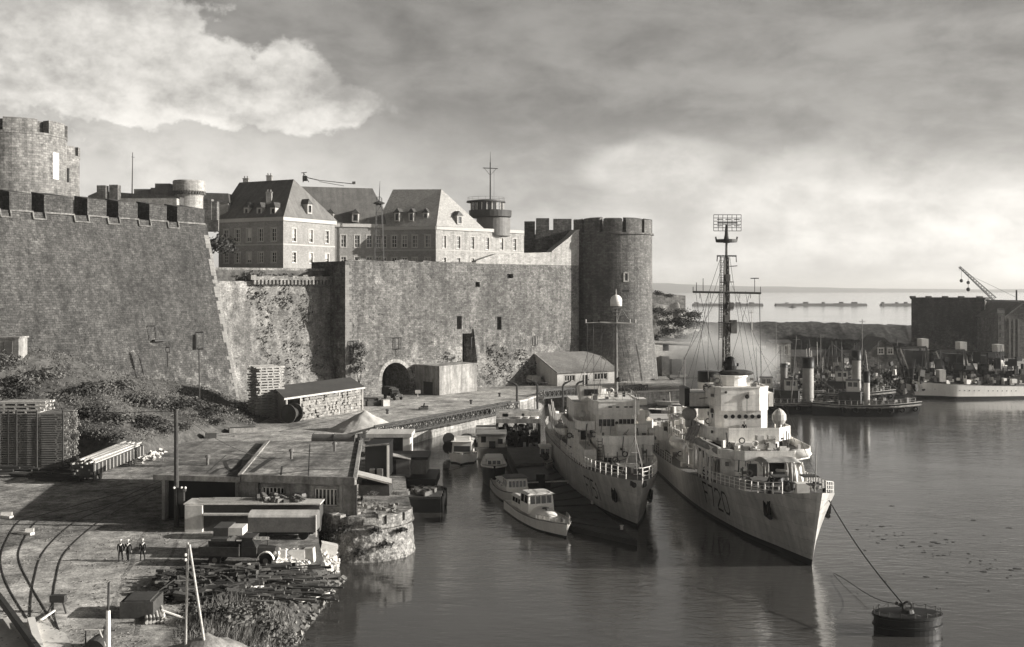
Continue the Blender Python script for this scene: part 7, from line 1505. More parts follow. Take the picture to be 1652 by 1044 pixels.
for i in range(95):
    k=rg.uniform(0,len(line)-1.001); a=Vector(line[int(k)]).lerp(Vector(line[int(k)+1]),k%1); px,py=a.x+rg.gauss(0,14),a.y+rg.gauss(0,5)
    if rg.random()<.25: px,py=rg.uniform(1370,1640),rg.uniform(790,960)
    c=G(px,py,.012); r=rg.uniform(.03,.11)*rg.choice((.6,1,1.6)); n=7; mb.add([(c.x+r*2.2*math.cos(2*PI*j/n)*rg.uniform(.6,1.3),c.y+r*1.6*math.sin(2*PI*j/n)*rg.uniform(.6,1.3),.02) for j in range(n)]+[(c.x,c.y,.05)],[(j,(j+1)%n,n) for j in range(n)])
o=mb.build('floating_weed','weed',fix=False); o['kind']='stuff'
# ================================================================== SMALL CRAFT IN THE BASIN
def launch(name,label,bow,axis,L,beam,fb_,hullm='white_paint',deckm='white_paint',rake=.7,boot=.12,sternk=.75,cat='boat',group=None,full=.3):
    hb=beam/2; S=Ship(bow,axis,L,[(0,.05),(L*.12,hb*.45),(L*full,hb*.85),(L*.6,hb*.95),(L,hb*sternk)],[(0,.12),(L*.1,hb*.6),(L*full,hb),(L*.6,hb*1.03),(L,hb*sternk)],[(0,fb_*1.25),(L*.3,fb_*1.02),(L*.65,fb_*.9),(L,fb_*.98)],rake)
    t=thing(name,label,cat,(bow[0],bow[1],0),S.ang,group); mb,xs=S.hull(boot,24); mb.build('hull',[hullm,'black_paint'],t,fix=False); S.deck(xs,.12).build('deck',deckm,t,fix=False)
    mb=MB(S.M); [mb.path([S.pt(x,1,sd)+Vector((0,0,.03)) for x in xs],.06,4) for sd in (1,-1)]; mb.build('gunwale','wood_mid' if hullm=='white_paint' else 'old_white',t); return S,t
def cabin(S,t,x0,x1,h,z0,z1,name='cabin',mt='white_paint',roof='white_paint',wins=3,c=.35,front=3,over=.12,wz=None,rake=.15):
    mb=MB(S.M); mb.hexa([(x0,-h,z0),(x0,h,z0),(x1,h,z0),(x1,-h,z0),(x0+rake,-h*.9,z1),(x0+rake,h*.9,z1),(x1,h*.9,z1),(x1,-h*.9,z1)]); cb_=mb.build(name,mt,t)
    mb=MB(S.M); mb.hexa([(x0+rake-over*2,-h-over,z1+.005),(x0+rake-over*2,h+over,z1+.005),(x1+over,h+over,z1+.005),(x1+over,-h-over,z1+.005),(x0+rake+.1,-h*.8,z1+.14),(x0+rake+.1,h*.8,z1+.14),(x1-.1,h*.8,z1+.14),(x1-.1,-h*.8,z1+.14)]); mb.build('roof',roof,cb_)
    a,b=wz or (lerp(z0,z1,.45),lerp(z0,z1,.85)); k=lambda z:(z-z0)/(z1-z0)
    for i in range(front):
        y0=-h*.82+2*h*.82*i/front+.06;y1=-h*.82+2*h*.82*(i+1)/front-.06; mb=MB(S.M); mb.hexa([(x0+rake*k(a)-.03,y0,a),(x0+rake*k(a)-.03,y1,a),(x0+rake*k(a)+.03,y1,a),(x0+rake*k(a)+.03,y0,a),(x0+rake*k(b)-.03,y0,b),(x0+rake*k(b)-.03,y1,b),(x0+rake*k(b)+.03,y1,b),(x0+rake*k(b)+.03,y0,b)]); mb.build('window','glass_dark',cb_)
    for sd in (1,-1):
        for i in range(wins):
            u0=lerp(x0+.35,x1-.2,(i+.12)/wins);u1=lerp(x0+.35,x1-.2,(i+.88)/wins); f=lambda z:sd*h*(1-.1*k(z)); mb=MB(S.M); mb.hexa([(u0,f(a)-.02*sd,a),(u1,f(a)-.02*sd,a),(u1,f(a)+.03*sd,a),(u0,f(a)+.03*sd,a),(u0,f(b)-.02*sd,b),(u1,f(b)-.02*sd,b),(u1,f(b)+.03*sd,b),(u0,f(b)+.03*sd,b)]); mb.build('window','glass_dark',cb_)
    return cb_
S,t=launch('motor_launch','white motor launch with white roofed wheelhouse, nearest of the small boats',(5.4,112.2),(-.33,.94),15.2,3.7,1.15,full=.28)
mb=MB(S.M); n=14; mb.smooth=True; mb.grid(lambda u,v:Vector((3.0+4.2*u,(2*v-1)*1.35*min(1,(u*1.6+.12)**.5),1.0+.9*(1-abs(2*v-1)**3)*min(1,(u*2.2)**.5+.05))),14,14); mb.build('fore_cabin','white_paint',t,fix=False)
mb=MB(S.M); mb.lathe([(.35,1.9),(.35,2.0)],12,(5.4,.1,0)); mb.bar((4.4,.35,1.9),(4.35,.35,2.25),.13); mb.build('hatch','dark_steel',t)
cabin(S,t,6.9,9.6,1.5,1.1,3.1,wins=2,front=4,roof='canvas_pale',wz=(2.15,2.95)); cabin(S,t,9.7,13.,1.25,1.0,2.2,name='after_cabin',wins=3,front=1)
S.rail(.4,4,5,.5,1,r=.025,wires=1).build('bow_rail','light_steel',t); S.rail(.4,4,5,.5,-1,r=.025,wires=1).build('bow_rail','light_steel',t); mb=MB(S.M); mb.bar((1.1,0,1.35),(1.1,0,1.75),.12); mb.build('bollard','dark_steel',t)
S,t=launch('harbour_launch','white harbour launch with a row of wheelhouse windows, just behind the nearest launch',(1.4,127.5),(-.22,.97),13,3.5,1.25)
cabin(S,t,3.4,6.0,1.3,1.1,2.75,wins=2,front=5,roof='mid_steel',wz=(1.75,2.45)); cabin(S,t,6.1,10,1.2,1.0,1.9,name='after_cabin',wins=3,front=1); 
S,t=launch('harbour_launch','black hulled launch with white cabin top, bow towards the camera',(-2.2,139.8),(-.03,1),12.5,3.0,2.35,hullm='black_paint',sternk=.8,boot=.05)
cabin(S,t,2.2,6.,1.05,2.2,3.35,wins=2,front=3,wz=(2.65,3.1))
mb=MB(S.M); [mb.path([S.pt(x,.93,sd)+Vector((0,sd*.04,0)) for x in [12.5*(i/14)**1.3 for i in range(15)]],.12,5) for sd in (1,-1)]; mb.build('white_band','white_paint',t)
S,t=launch('cabin_boat','white cabin boat with rounded bow and one square dark window, leftmost of the moored boats',(-7.2,158.5),(.03,1),11.5,3.9,1.3,full=.16,rake=.3)
cabin(S,t,1.0,7,1.5,1.2,3.1,wins=3,front=1,rake=.3,wz=(1.7,2.5)); mb=MB(S.M); [mb.bar((1.6+.4*i,y,3.2),(1.6+.4*i,y,3.75),.04,n=4) for i in range(3) for y in (-1.1,1.1)]; mb.path([Vector((1.6,-1.1,3.75)),Vector((1.6,1.1,3.75))],.04,4); mb.build('railing','white_paint',t)
mb=MB(S.M); mb.smooth=True; mb.grid(lambda u,v:Vector((7.4+3.2*u,1.6*math.cos(PI*v),1.2+1.9*math.sin(PI*v))),4,12); mb.build('canvas_hood','canvas_dark',t,fix=False)
mb=MB(); c=A(722,735,160); [mb.bar(A(724,y,162),A(724,y+1,166),.9,n=14) for y in (708,722)]; solo(mb,'fender_roll','canvas_dark','dark rolled fenders hanging left of the leftmost cabin boat','fender')
Yg=164.; t=thing('house_barge','grey flat sided barge with a boxy deckhouse between cabin boat and work barge','barge',(xat(790,Yg),Yg,0))
mb=MB(); mb.fb(768,818,722,741,Yg,Yg+12); mb.build('hull','mid_steel',t); mb=MB(); mb.fb(771,815,704,722.3,Yg+.3,Yg+6); hs_=mb.build('deckhouse','ship_grey',t); mb=MB(); mb.fb(767,800,691,700,Yg+7,Yg+11); mb.build('after_house','ship_grey',t)
mb=MB(); mb.fb(789,799,712,724,Yg-.0,Yg+.28); mb.build('door','black_paint',hs_); mb=MB(); mb.fb(776,784,704.5,714,Yg+.2,Yg+.32); mb.build('window','black_paint',hs_); mb=MB(); mb.fb(803,811,708,716,Yg+.2,Yg+.32); mb.build('window','black_paint',hs_); mb=MB(); mb.fb(768,817,702,704.4,Yg,Yg+6.4); mb.build('roof','wood_mid',hs_)
q=[G(842,776,1.5),G(888,774,1.5),G(868,724,1.5),G(818,727,1.5)]; t=thing('work_barge','flat dark work barge with open deck beside the minesweeper','barge',(q[0].x,q[0].y,0))
mb=MB(); mb.prism([(p.x,p.y) for p in q],-.3,1.5); mb.build('hull','dark_steel',t); mb=MB(); qq=[q[0].lerp(q[3],.42),q[1].lerp(q[2],.42),q[2],q[3]]; mb.prism([(p.x,p.y) for p in qq],1.504,1.9); mb.build('raised_deck','deck_steel',t)
mb=MB(); mb.cb(q[1].lerp(q[0],.35)+Vector((0,-.25,.0)),(1.1,.5,1.6)); mb.build('fender','black_paint',t); mb=MB(); mb.beam(q[0]+Vector((0,-.1,-.2)),q[1]+Vector((2,-.3,-.1)),.15,.15); mb.build('boom','old_white',t)
Yd=172.; t=thing('floating_stage','dark open framed floating stage with pale deck roof at the head of the basin','stage',(xat(835,Yd),Yd,0))
mb=MB(); mb.fb(800,872,676,683,Yd,Yd+14); mb.build('roof','concrete',t)
for px in (802,815,832,851,870):
    mb=MB(); mb.bar((xat(px,Yd),Yd+.3,-.3),(xat(px,Yd),Yd+.3,zat(683,Yd)),.22,n=6); mb.build('post','dark_steel',t)
mb=MB(); mb.fb(798,873,726,738,Yd,Yd+14); mb.build('float','black_paint',t)
mb=MB(); rg=random.Random(9)
for i in range(60): mb.cb((xat(rg.uniform(804,868),Yd+3),Yd+rg.uniform(.8,7),rg.uniform(.6,3.6)),(rg.uniform(.2,1.4),rg.uniform(.2,.8),rg.uniform(.15,1.2)),rg.uniform(0,2),rg.gauss(0,.15))
mb.build('gear','dark_steel',t)['kind']='stuff'
mb=MB(); [mb.beam(A(a,b,Yd+.2),A(c,d,Yd+.2),.2,.25) for a,b,c,d in ((802,728,832,684),(870,728,832,684),(802,706,870,704))]; mb.build('bracing','dark_steel',t)
mb=MB(); [mb.cb((xat(px,Yd),Yd+2,zat(py,Yd)),(w,.4,h)) for px,py,w,h in ((828,672,3.4,.5),(848,670,1.2,1.0),(862,671,1.6,.8),(812,671,1.5,.9))]; [mb.lathe([(.7,0),(.7,.3)],14,(xat(838+i*12,Yd),Yd+1,zat(676,Yd))) for i in range(3)]; mb.build('coils','old_white',t)
q=[G(1028,873,.5),G(925,850,.5),G(838,778,.5),G(888,752,.5)]; t=thing('pontoon','long low dark pontoon lying along the minesweeper','pontoon',(q[0].x,q[0].y,0))
mb=MB(); mb.prism([(p.x,p.y) for p in q],-.4,.5); mb.build('float','dark_steel',t); mb=MB()
for k in range(11): a=q[0].lerp(q[3],k/10);b=q[1].lerp(q[2],k/10); mb.beam(a.lerp(b,.02)+Vector((0,0,.04)),a.lerp(b,.98)+Vector((0,0,.04)),.35,.08)
mb.build('deck_beams','wood_dark',t); mb=MB(); [mb.lathe([(.16,0),(.14,.4),(.22,.5)],10,q[0].lerp(q[3],k).lerp(q[1].lerp(q[2],k),.06)) for k in (.1,.4,.7)]; mb.each('bollard','old_white',t)
t=thing('dock_barge','dark two level barge moored against the pier head','barge',(xat(680,124.5),124.5,0))
mb=MB(); mb.bx(-15.,xat(711,124.5),124.5,132,-.3,1.55); mb.build('hull','black_paint',t); mb=MB(); mb.bx(-14.5,-8.0,125,131.8,1.554,1.7); mb.build('deck','wood_dark',t); mb=MB(); mb.bx(-15.,-8.9,130.5,138,1.71,2.7); mb.build('upper_hull','black_paint',t); mb=MB(); mb.bx(-14.8,-10.3,134,139,2.71,4.5); mb.build('house','mid_steel',t); mb=MB(); mb.bx(-15.,-10.1,133.8,139.2,4.5,4.8); mb.build('roof','black_paint',t)
mb=MB(); rg=random.Random(6); [mb.cb((rg.uniform(-12,-8.6),rg.uniform(125.5,130),1.9),(rg.uniform(.2,1),rg.uniform(.2,.8),.45),rg.uniform(0,3)) for _ in range(26)]; mb.build('gear','mid_steel',t)['kind']='stuff'
for k in range(4): mb=MB(); mb.bar((xat(711,124.5)+.15,125.3+k*1.8,-.2),(xat(711,124.5)+.15,125.3+k*1.8,1.7),.18); mb.build('fender','rubber',t)
S,t=launch('work_boat','small white work boat squeezed between floating stage and minesweeper','boat' and (xat(882,152),152.),(-.02,1),9,2.2,1.0); cabin(S,t,4,6.5,.8,1.,2.9,wins=1,front=2); mb=MB(S.M); mb.smooth=True; mb.ball((1.5,.2,1.9),(.9,.7,.5)); mb.build('canvas_cover','canvas_dark',t)
pts=[A(600,724,145).lerp(A(762,752,158),k/12)-Vector((0,0,1.0*math.sin(PI*k/12))) for k in range(13)]; mb=MB(); mb.path(pts,.03,4); solo(mb,'mooring_rope','rope','thin rope from the white framed hut to the leftmost cabin boat','rope')

# ================================================================== ROADSTEAD: FAR SHORE, BREAKWATERS, MOLE
hp=[(-9000,60),(1000,80),(1050,70),(1080,74),(1110,60),(1200,50),(1300,40),(1450,26),(1652,20),(2400,30),(9000,40)]
def hill(u,v):
    px=-7000+15000*u if False else lerp(-1500,3200,u); Y=7600+2200*v; h=cr(hp,px)+6*noise.noise(Vector((px*.02,v*3,0)))+3*noise.noise(Vector((px*.08,v*5,2))); return Vector((xat(px,7600)*(1+.25*v),Y,-1+(h+1)*math.sin(PI*min(1,v*.62))))
mb=MB(); mb.grid(hill,220,10); mb.sm=[True]*len(mb.f); struct(mb.build('far_hills','far_land',fix=False))
for (a,b),lb in (((1119,1232),'thin distant breakwater behind the frigate mast, left of the gap'),((1253,1400),'thin distant breakwater right of the frigate mast'),((1424,1500),'thin distant breakwater ending behind the dark warehouse')):
    Y=1650.; t=thing('breakwater',lb,'breakwater',(xat((a+b)/2,Y),Y,0)); mb=MB(); n=24
    mb.grid(lambda u,v:Vector((lerp(xat(a,Y),xat(b,Y),u),Y+16*v,[-.5,3.1,3.3,-.5][int(v*3+.5)]+.5*noise.noise(Vector((u*30,v,a)))*(0<v<1))),n,3); mb.build('mound','far_land',t); mb=MB()
    for k in range(5): x=lerp(xat(a,Y),xat(b,Y),(k+.5+rnd.uniform(-.3,.3))/5); mb.cb((x,Y+8,4.2),(rnd.uniform(3,8),5,rnd.uniform(1.2,3.)))
    mb.each('shed','far_land',t)
mb=MB(); p=A(1278,495,1500); p.z=.4; mb.cb(p,(9,3,1.2)); mb.cb(p+Vector((0,0,1.2)),(3,2,1.6)); solo(mb,'distant_boat','dark_steel','tiny boat out on the open water before the breakwater','boat')
# mole with a grassy dark bank
def mole(u,v):
    px=lerp(1085,1530,u); Y=400+40*v; top=zat(lerp(520,528,max(0,(px-1300)/230)) if px>1300 else 521,415); pr=[0,.55,.95,1.,1.,.5,0][int(v*6+.5)]; return Vector((xat(px,415),Y,2.5+(top-2.5)*pr+(.5*noise.noise(Vector((px*.06,v*4,0)))+.35*noise.noise(Vector((px*.25,v*9,3))))*(pr>0)))
mb=MB(); mb.grid(mole,120,6); mb.sm=[True]*len(mb.f); struct(mb.build('mole_bank','mole_earth',fix=False))
sheet('mole_road',[Vector((xat(1060,300),300,0)),Vector((xat(1700,300),300,0)),Vector((xat(1700,300),315,0)),Vector((xat(1060,300),315,0))],3.006,'paving')
# cliff right of the round tower
def cliff(u,v):
    px=lerp(1035,1165,u); Y=312+26*v; top=cr([(1035,486),(1052,486),(1104,490),(1110,503),(1130,520),(1150,545),(1165,598)],px); zt=zat(top,320); pr=cr([(0,0),(.12,.3),(.3,.5),(.5,.72),(.7,.93),(.85,1.),(1,.9)],v); X=xat(px,320); k=min(1,4*pr)
    q=Vector((X*.16,Y*.16,zt*.05)); q2=Vector((X*.5,Y*.5,pr*5)); return Vector((X+.8*noise.noise(q2)*k,Y+1.6*noise.noise(q)*k,3+(zt-3)*pr+(1.5*noise.noise(q+Vector((9,0,0)))+.6*noise.noise(q2+Vector((0,7,0))))*k))
mb=MB(); mb.grid(cliff,60,26); mb.sm=[True]*len(mb.f); struct(mb.build('cliff','rock',fix=False))
t=thing('terrace_wall','old stone terrace wall on the cliff right of the round tower','wall',tuple(A(1080,500,318)))
mb=MB(); a,b=A(1046,545,330),A(1106,540,334); mb.hexa([a,b,b+Vector((0,8,0)),a+Vector((0,8,0))]+[Vector((p.x,p.y,zat(y,332))) for p,y in ((a,471),(b,477),(b+Vector((0,8,0)),477),(a+Vector((0,8,0)),471))]); mb.build('wall','tower_stone',t)
rg=random.Random(14)
for px,py,r,k in ((1062,470,1.6,'leaf_dark'),(1078,474,1.3,'leaf_dark'),(1095,520,3.2,'leaf_dark'),(1112,525,3.4,'leaf_dark'),(1085,535,3,'leaf'),(1125,540,2.8,'leaf_dark'),(1058,500,2.2,'leaf_dark'),(1080,505,2.4,'leaf'),(1115,508,2.6,'leaf_dark'),(1060,545,2.4,'leaf_dark'),(1100,500,1.8,'leaf'),(1105,545,2.6,'leaf'),(1070,520,2.2,'leaf'),(1140,556,2.6,'leaf_dark')):
    bush('bush',A(px,py+6,314)-Vector((0,0,r*.3)),r,k,'dark bush on the rocky cliff right of the round tower',group='bushes on the cliff',sc=(1.3,1,1))
t=thing('retaining_wall','pale weathered retaining wall behind the quay right of the round tower','wall',(xat(1150,290),290,3))
mb=MB(); x0,x1=xat(1052,284),xat(1272,296); mb.hexa([(x0,282,2.9),(x1,296,2.9),(x1,306,2.9),(x0,300,2.9),(x0,282,zat(556,282)),(x1,296,zat(564,296)),(x1,306,zat(562,296)),(x0,300,zat(554,282))]); mb.build('wall','pale_stone',t)
mb=MB(); a,b=A(1063,549,281),A(1132,553,286); mb.hexa([a,b,b+Vector((0,6,0)),a+Vector((0,5,0))]+[p+Vector((0,0,.5)) for p in (a,b,b+Vector((0,6,0)),a+Vector((0,5,0)))]); mb.build('roof_slab','slate',t)
mb=MB(); mb.fb(1068,1080,575,608,280.5,284); mb.fb(1084,1100,580,611,281,284); mb.each('buttress','rough_stone',t); mb=MB(); mb.fb(1070,1079,556,566,280.9,282); mb.build('recess','black_paint',t)
lorry('small pale lorry parked at the foot of the retaining wall',G(1095,613),.3,.9,cab='old_white',body='mid_steel')
# dockside houses
def house(name,label,px0,px1,pye,pyr,Y,dp,mt,roof,wins=(),gable=True,gw=()):
    t=thing(name,label,'house',(xat((px0+px1)/2,Y),Y,3)); P,Ln,d,inn=lineP((xat(px0,Y),Y),(xat(px1,Y),Y)); ze=zat(pye,Y); zrd=zat(pyr,Y); f=lambda px:(px-px0)/(px1-px0)*Ln
    hs=[(f(a),f(b),zat(d_,Y),zat(c_,Y),.25) for a,b,c_,d_ in wins]; mb=MB(); wallface(mb,P,0,Ln,2.9,ze,hs)
    if gable: mb.add([P(0,ze,0),P(Ln,ze,0),P(Ln/2,zrd,0)],[(0,1,2)])
    for s in (0,Ln): mb.add([P(s,2.9,0),P(s,2.9,dp),P(s,ze,dp),P(s,ze,0)],[(0,1,2,3)])
    mb.build('wall',mt,t,fix=False)
    for h in hs: window(t,P,d,inn,(h[0]+h[1])/2,h[2],h[3],h[1]-h[0],1,1,dp=.22)
    for a,b,c_,d_ in gw: window(t,P,d,inn,(f(a)+f(b))/2,zat(d_,Y),zat(c_,Y),f(b)-f(a),1,1,dp=-.03)
    mb=MB(); o=.4
    if gable:
        for s0_,s1_ in ((-o,Ln/2),(Ln+o,Ln/2)):
            k=(zrd-ze)/(Ln/2); q=[P(s0_,ze-o*k,-o),P(s1_,zrd,-o),P(s1_,zrd,dp),P(s0_,ze-o*k,dp)]; mb.hexa(q+[p+Vector((0,0,.22)) for p in q])
    else: mb.add([P(-o,ze,-o),P(Ln+o,ze,-o),P(Ln+o,zrd,dp/2),P(-o,zrd,dp/2),P(Ln+o,ze,dp),P(-o,ze,dp)],[(0,1,2,3),(3,2,4,5),(0,3,5),(1,4,2)])
    mb.build('roof',roof,t); return t
house('gable_house','grey gable fronted dockside house with two upper windows',1396,1456,572,546,288,14,'tower_stone','slate',gw=[(1417,1425,562,571),(1432,1440,562,571)])
house('dock_house','small pale two windowed house beside the frigate mast foot',1247,1276,553,549,286,8,'pale_stone','slate',[(1256,1261,558,572),(1266,1271,558,572)],False)
house('long_shed','long low dockside shed with a pale door between the funnels',1277,1362,575,566,292,12,'tower_stone','slate',[(1345,1357,586,602)],False)
house('small_gable_shed','small shed with a low gable in front of the dark bank',1308,1340,574,563,299,9,'mid_steel','slate',[])
house('dark_shed','dark boxy dockside shed behind the white ship gantries',1462,1502,566,562,300,10,'tower_stone','slate',[],False)
c0_=Vector((xat(1588,372),372,0)); lft=c0_+Vector((-.93,.36,0))*23; rgt=c0_+Vector((.45,.89,0))*26
t=thing('warehouse','big dark flat roofed warehouse with a sunlit pilastered end on the far right','warehouse',(c0_.x,c0_.y,3)); zt=zat(483,372)
mb=MB(); q=[c0_,rgt,rgt+(lft-c0_),lft]; mb.prism([(p.x,p.y) for p in q],2.9,zt); mb.build('wall','facade_brick' if False else 'bastion_stone',t)
P,Ln,d,inn=lineP(c0_,rgt); mb=MB(); [mb.hexa([P(s,3,-.35),P(s+1.4,3,-.35),P(s+1.4,3,.1),P(s,3,.1),P(s,zt-.6,-.35),P(s+1.4,zt-.6,-.35),P(s+1.4,zt-.6,.1),P(s,zt-.6,.1)]) for s in (0,4.6,9.2,13.8,18.4,23)]; mb.each('pilaster','pale_stone',t)
mb=MB(); q2=[p+(p-sum(q,Vector())/4).normalized()*.5 for p in q]; mb.prism([(p.x,p.y) for p in q2],zt+.005,zt+.5); [mb.cb(c0_.lerp(lft,k)+Vector((.3,1.5,zt+.7)),(1.6,1.6,.7)) for k in (.05,.3,.52,.75,.97)]; mb.build('parapet','bastion_stone',t)
t=thing('dock_crane','dark lattice jib crane rising over the warehouse roof','crane',tuple(A(1600,486,376)))
a,b=A(1603,485,380),A(1547,431,380); mb=MB(); n=14
for o in (Vector((0,-.7,0)),Vector((0,.7,0)),Vector((.9,0,1.0))): mb.bar(a+o,b+o*.35,.16,.12,n=4)
for k in range(n):
    p=a.lerp(b,k/n);q=a.lerp(b,(k+1)/n); f=1-.65*k/n; mb.bar(p+Vector((0,-.7*f,0)),q+Vector((.9*f,0,1*f)),.08,n=4); mb.bar(p+Vector((.9*f,0,1*f)),q+Vector((0,.7*f,0)),.08,n=4)
mb.build('jib','dark_steel',t); mb=MB(); mb.bar(b,A(1548,437,380),.05,n=4); mb.bar(A(1562,448,380),A(1562,466,380),.06,n=4); mb.ball(A(1562,456,380),.6,8,6); mb.ball(A(1562,467,380),.7,8,6); mb.ball(A(1551,453,380),.6,8,6); mb.bar(A(1551,436,380),A(1551,452,380),.05,n=4); mb.build('hook_blocks','dark_steel',t)
mb=MB(); mb.fb(1594,1622,484,500,378,386); mb.bar(A(1612,486,382),A(1660,487,382),.5); mb.bar(A(1590,470,380),a,.08,n=4); mb.bar(A(1560,442,380),A(1640,480,384),.05,n=4); mb.bar(A(1640,487,384),A(1640,468,384),.3,n=5); mb.build('machine_house','dark_steel',t)
t=thing('dock_hall','large dark hall with a tall gable end at the extreme right edge','hall',(xat(1640,352),352,3)); mb=MB(); x0,x1,xm=xat(1621,352),xat(1700,352),xat(1650,352); za,zb=zat(512,352),zat(490,352)
mb.add([(x0,352,2.9),(x1,352,2.9),(x1,352,za),(xm,352,zb),(x0,352,za),(x0,380,2.9),(x1,380,2.9),(x1,380,za),(xm,380,zb),(x0,380,za)],[(0,1,2,3,4),(9,8,7,6,5),(0,4,9,5),(1,6,7,2)]); mb.build('wall','tower_stone',t)
mb=MB(); [mb.hexa([Vector(p) for p in q]) for q in ([(x0-.6,351.5,za-.3),(xm,351.5,zb+.05),(xm,380.5,zb+.05),(x0-.6,380.5,za-.3),(x0-.6,351.5,za),(xm,351.5,zb+.4),(xm,380.5,zb+.4),(x0-.6,380.5,za)],[(xm,351.5,zb+.05),(x1+.6,351.5,za-.3),(x1+.6,380.5,za-.3),(xm,380.5,zb+.05),(xm,351.5,zb+.4),(x1+.6,351.5,za),(x1+.6,380.5,za),(xm,380.5,zb+.4)])]; mb.build('roof','slate_dark',t)
mb=MB(); [mb.bx(xat(px,352),xat(px+3,352),351.7,351.99,2.9,zat(515,352)) for px in (1627,1634,1641)]; mb.each('buttress','mid_steel',t)
t=thing('side_house','narrow weathered house between the warehouse and the dark hall','house',(xat(1616,350),350,3)); mb=MB(); mb.fb(1610,1620.5,506,575,350,356); mb.build('wall','tower_stone',t); mb=MB(); [mb.fb(1612.5,1614.5,y,y+7,349.9,350.1) for y in (511,524,537)]; mb.each('window','glass_dark',t); mb=MB(); q=[A(1609,507,349.7),A(1621,507,349.7),A(1621,499,353),A(1609,499,353)]; mb.hexa(q+[p+Vector((0,0,.3)) for p in q]); mb.build('roof','slate',t)

# ================================================================== TUGS AND WHITE SHIP ACROSS THE WATER
def tug(label,bow,axis,L,beam,fbd,fun,hullm='black_paint',funm='old_white',band=True,house_=(5,11),name='tug'):
    S,t=launch(name,label,bow,axis,L,beam,fbd,hullm=hullm,deckm='deck_steel',boot=.1,full=.25,cat='tug',sternk=.6)
    if band:
        for sd in (1,-1):
            mb=MB(S.M); xs=[L*(i/22)**1.3 for i in range(23)]; mb.path([S.pt(x,.8,sd)+Vector((0,sd*.08,0)) for x in xs],.2,6); mb.build('rubbing_band','concrete',t)
        for i in range(7):
            for sd in (1,-1):
                mb=MB(S.M); x=.8+i*L*.11; p=S.pt(x,.55,sd); mb.smooth=True; n=12; 
                pts=[p+Vector((.45*math.cos(a),sd*.2,.45*math.sin(a))) for a in [2*PI*k/n for k in range(n+1)]]; mb.path(pts,.17,6); mb.build('tyre_fender','rubber',t)
    h0,h1=house_; mb=MB(S.M); mb.prism(chamf(h0,h1,beam*.28,beam*.28,.4),fbd-.1,fbd+2.3); mb.build('deckhouse','dark_steel',t)
    cabin(S,t,h0+.4,h0+3,beam*.24,fbd+2.31,fbd+4.5,name='wheelhouse',mt='old_white',roof='dark_steel',wins=2,front=4)
    for fx,fr_,z0,z1,zc,mt in fun:
        mb=MB(S.M); mb.smooth=True; mb.lathe([(fr_,z0),(fr_*.95,zc)],18,(fx,0,0),cap=False); f=mb.build('funnel',mt,t,fix=False); mb=MB(S.M); mb.smooth=True; mb.lathe([(fr_*1.08,zc),(fr_*1.05,z1),(.1,z1)],18,(fx,0,0),cap=False); mb.build('cap','black_paint',f,fix=False)
    mb=MB(S.M); mb.bar((h0+3.5,0,fbd),(h0+3.8,0,fbd+11),.12,.06); mb.bar((h0+3.7,-1.5,fbd+8),(h0+3.7,1.5,fbd+8),.05,n=4); mb.bar((h0+3.8,0,fbd+10.5),(.3,0,fbd*1.2),.025,n=4); mb.bar((h0+3.8,0,fbd+10.5),(L-.5,0,fbd),.025,n=4); mb.build('mast','mid_steel',t)
    mb=MB(S.M)
    for i in range(30): x=rnd.uniform(1.5,L-1); y=rnd.uniform(-.7,.7)*cr(S.hd,x); mb.cb((x,y,fbd+rnd.uniform(.2,.9)),(rnd.uniform(.2,.9),rnd.uniform(.2,.7),rnd.uniform(.3,1.2)),rnd.uniform(0,1))
    mb.build('deck_gear','mid_steel',t)['kind']='stuff'; S.rail(1,L-.5,16,.9,1,r=.03,wires=2).build('railing','light_steel',t); return S,t
bx=xat(1481,219); S,t=tug('dark tug with pale rubbing band and hanging tyres, bow right, before the white ship',(bx,219),(-.96,.28),20,6.6,2.3,[(9.6,.6,2.0,zat(599,222),zat(617,222),'ship_grey')],house_=(10.5,15))
S,t=tug('dark tug with a tall pale black topped funnel just right of the frigate bridge',(xat(1372,226),226),(-.98,.2),22,6,2.0,[(8.3,1.15,2.,zat(576,229),zat(593,229),'light_steel')],house_=(10,15))
S,t=tug('dark tug half hidden behind the others with a tall black topped funnel',(xat(1440,244),244),(-.98,.2),20,6,2.4,[(7.6,1.0,2.,zat(565,246),zat(581,246),'light_steel')],house_=(9,14))
S,t=tug('small dark tug with an all dark funnel right behind the frigate bridge',(xat(1305,234),234),(-.98,.2),17,5,1.8,[(5.1,.75,1.5,zat(586,236),zat(592,236),'mid_steel')],house_=(7,11))
for lb,a,b in (('slender pale mast slanting above the dark tugs',A(1276,650,222),A(1285,543,222)),('thin dark mast behind the tug funnels',A(1324,600,262),A(1324,540,262)),('thin tall dark mast right of the tallest pale funnel',A(1391,600,262),A(1391,515,262)),('dark lamp mast right of the frigate mast',A(1252,605,270),A(1252,520,270)),('pale thin mast far behind the frigate yard',A(1213,600,265),A(1213,500,265))):
    mb=MB(); mb.bar(a,b,.17,.09,n=6); mb.bar(b+Vector((-.7,0,-.6)),b+Vector((.7,0,-.6)),.06,n=4); solo(mb,'ship_mast','mid_steel' if 'dark' in lb else 'old_white',lb,'mast',loc=tuple(a))
wx,wy=xat(1477,254),254.; S,t=launch('white_ship','long white ship with a row of dark gantry frames on deck at the right edge','boat' and (wx,wy),(.985,.17),44,8,3.1,hullm='white_paint',deckm='deck_steel',boot=.2,cat='ship',full=.14,rake=.8)
mb=MB(S.M)
for x in [4+1.15*i for i in range(24)]:
    if rnd.random()<.75: p=S.pt(x,.62,-1); mb.bar(p+Vector((0,.03,0)),p+Vector((0,-.04,0)),.12,n=8)
mb.each('porthole','black_paint',t)
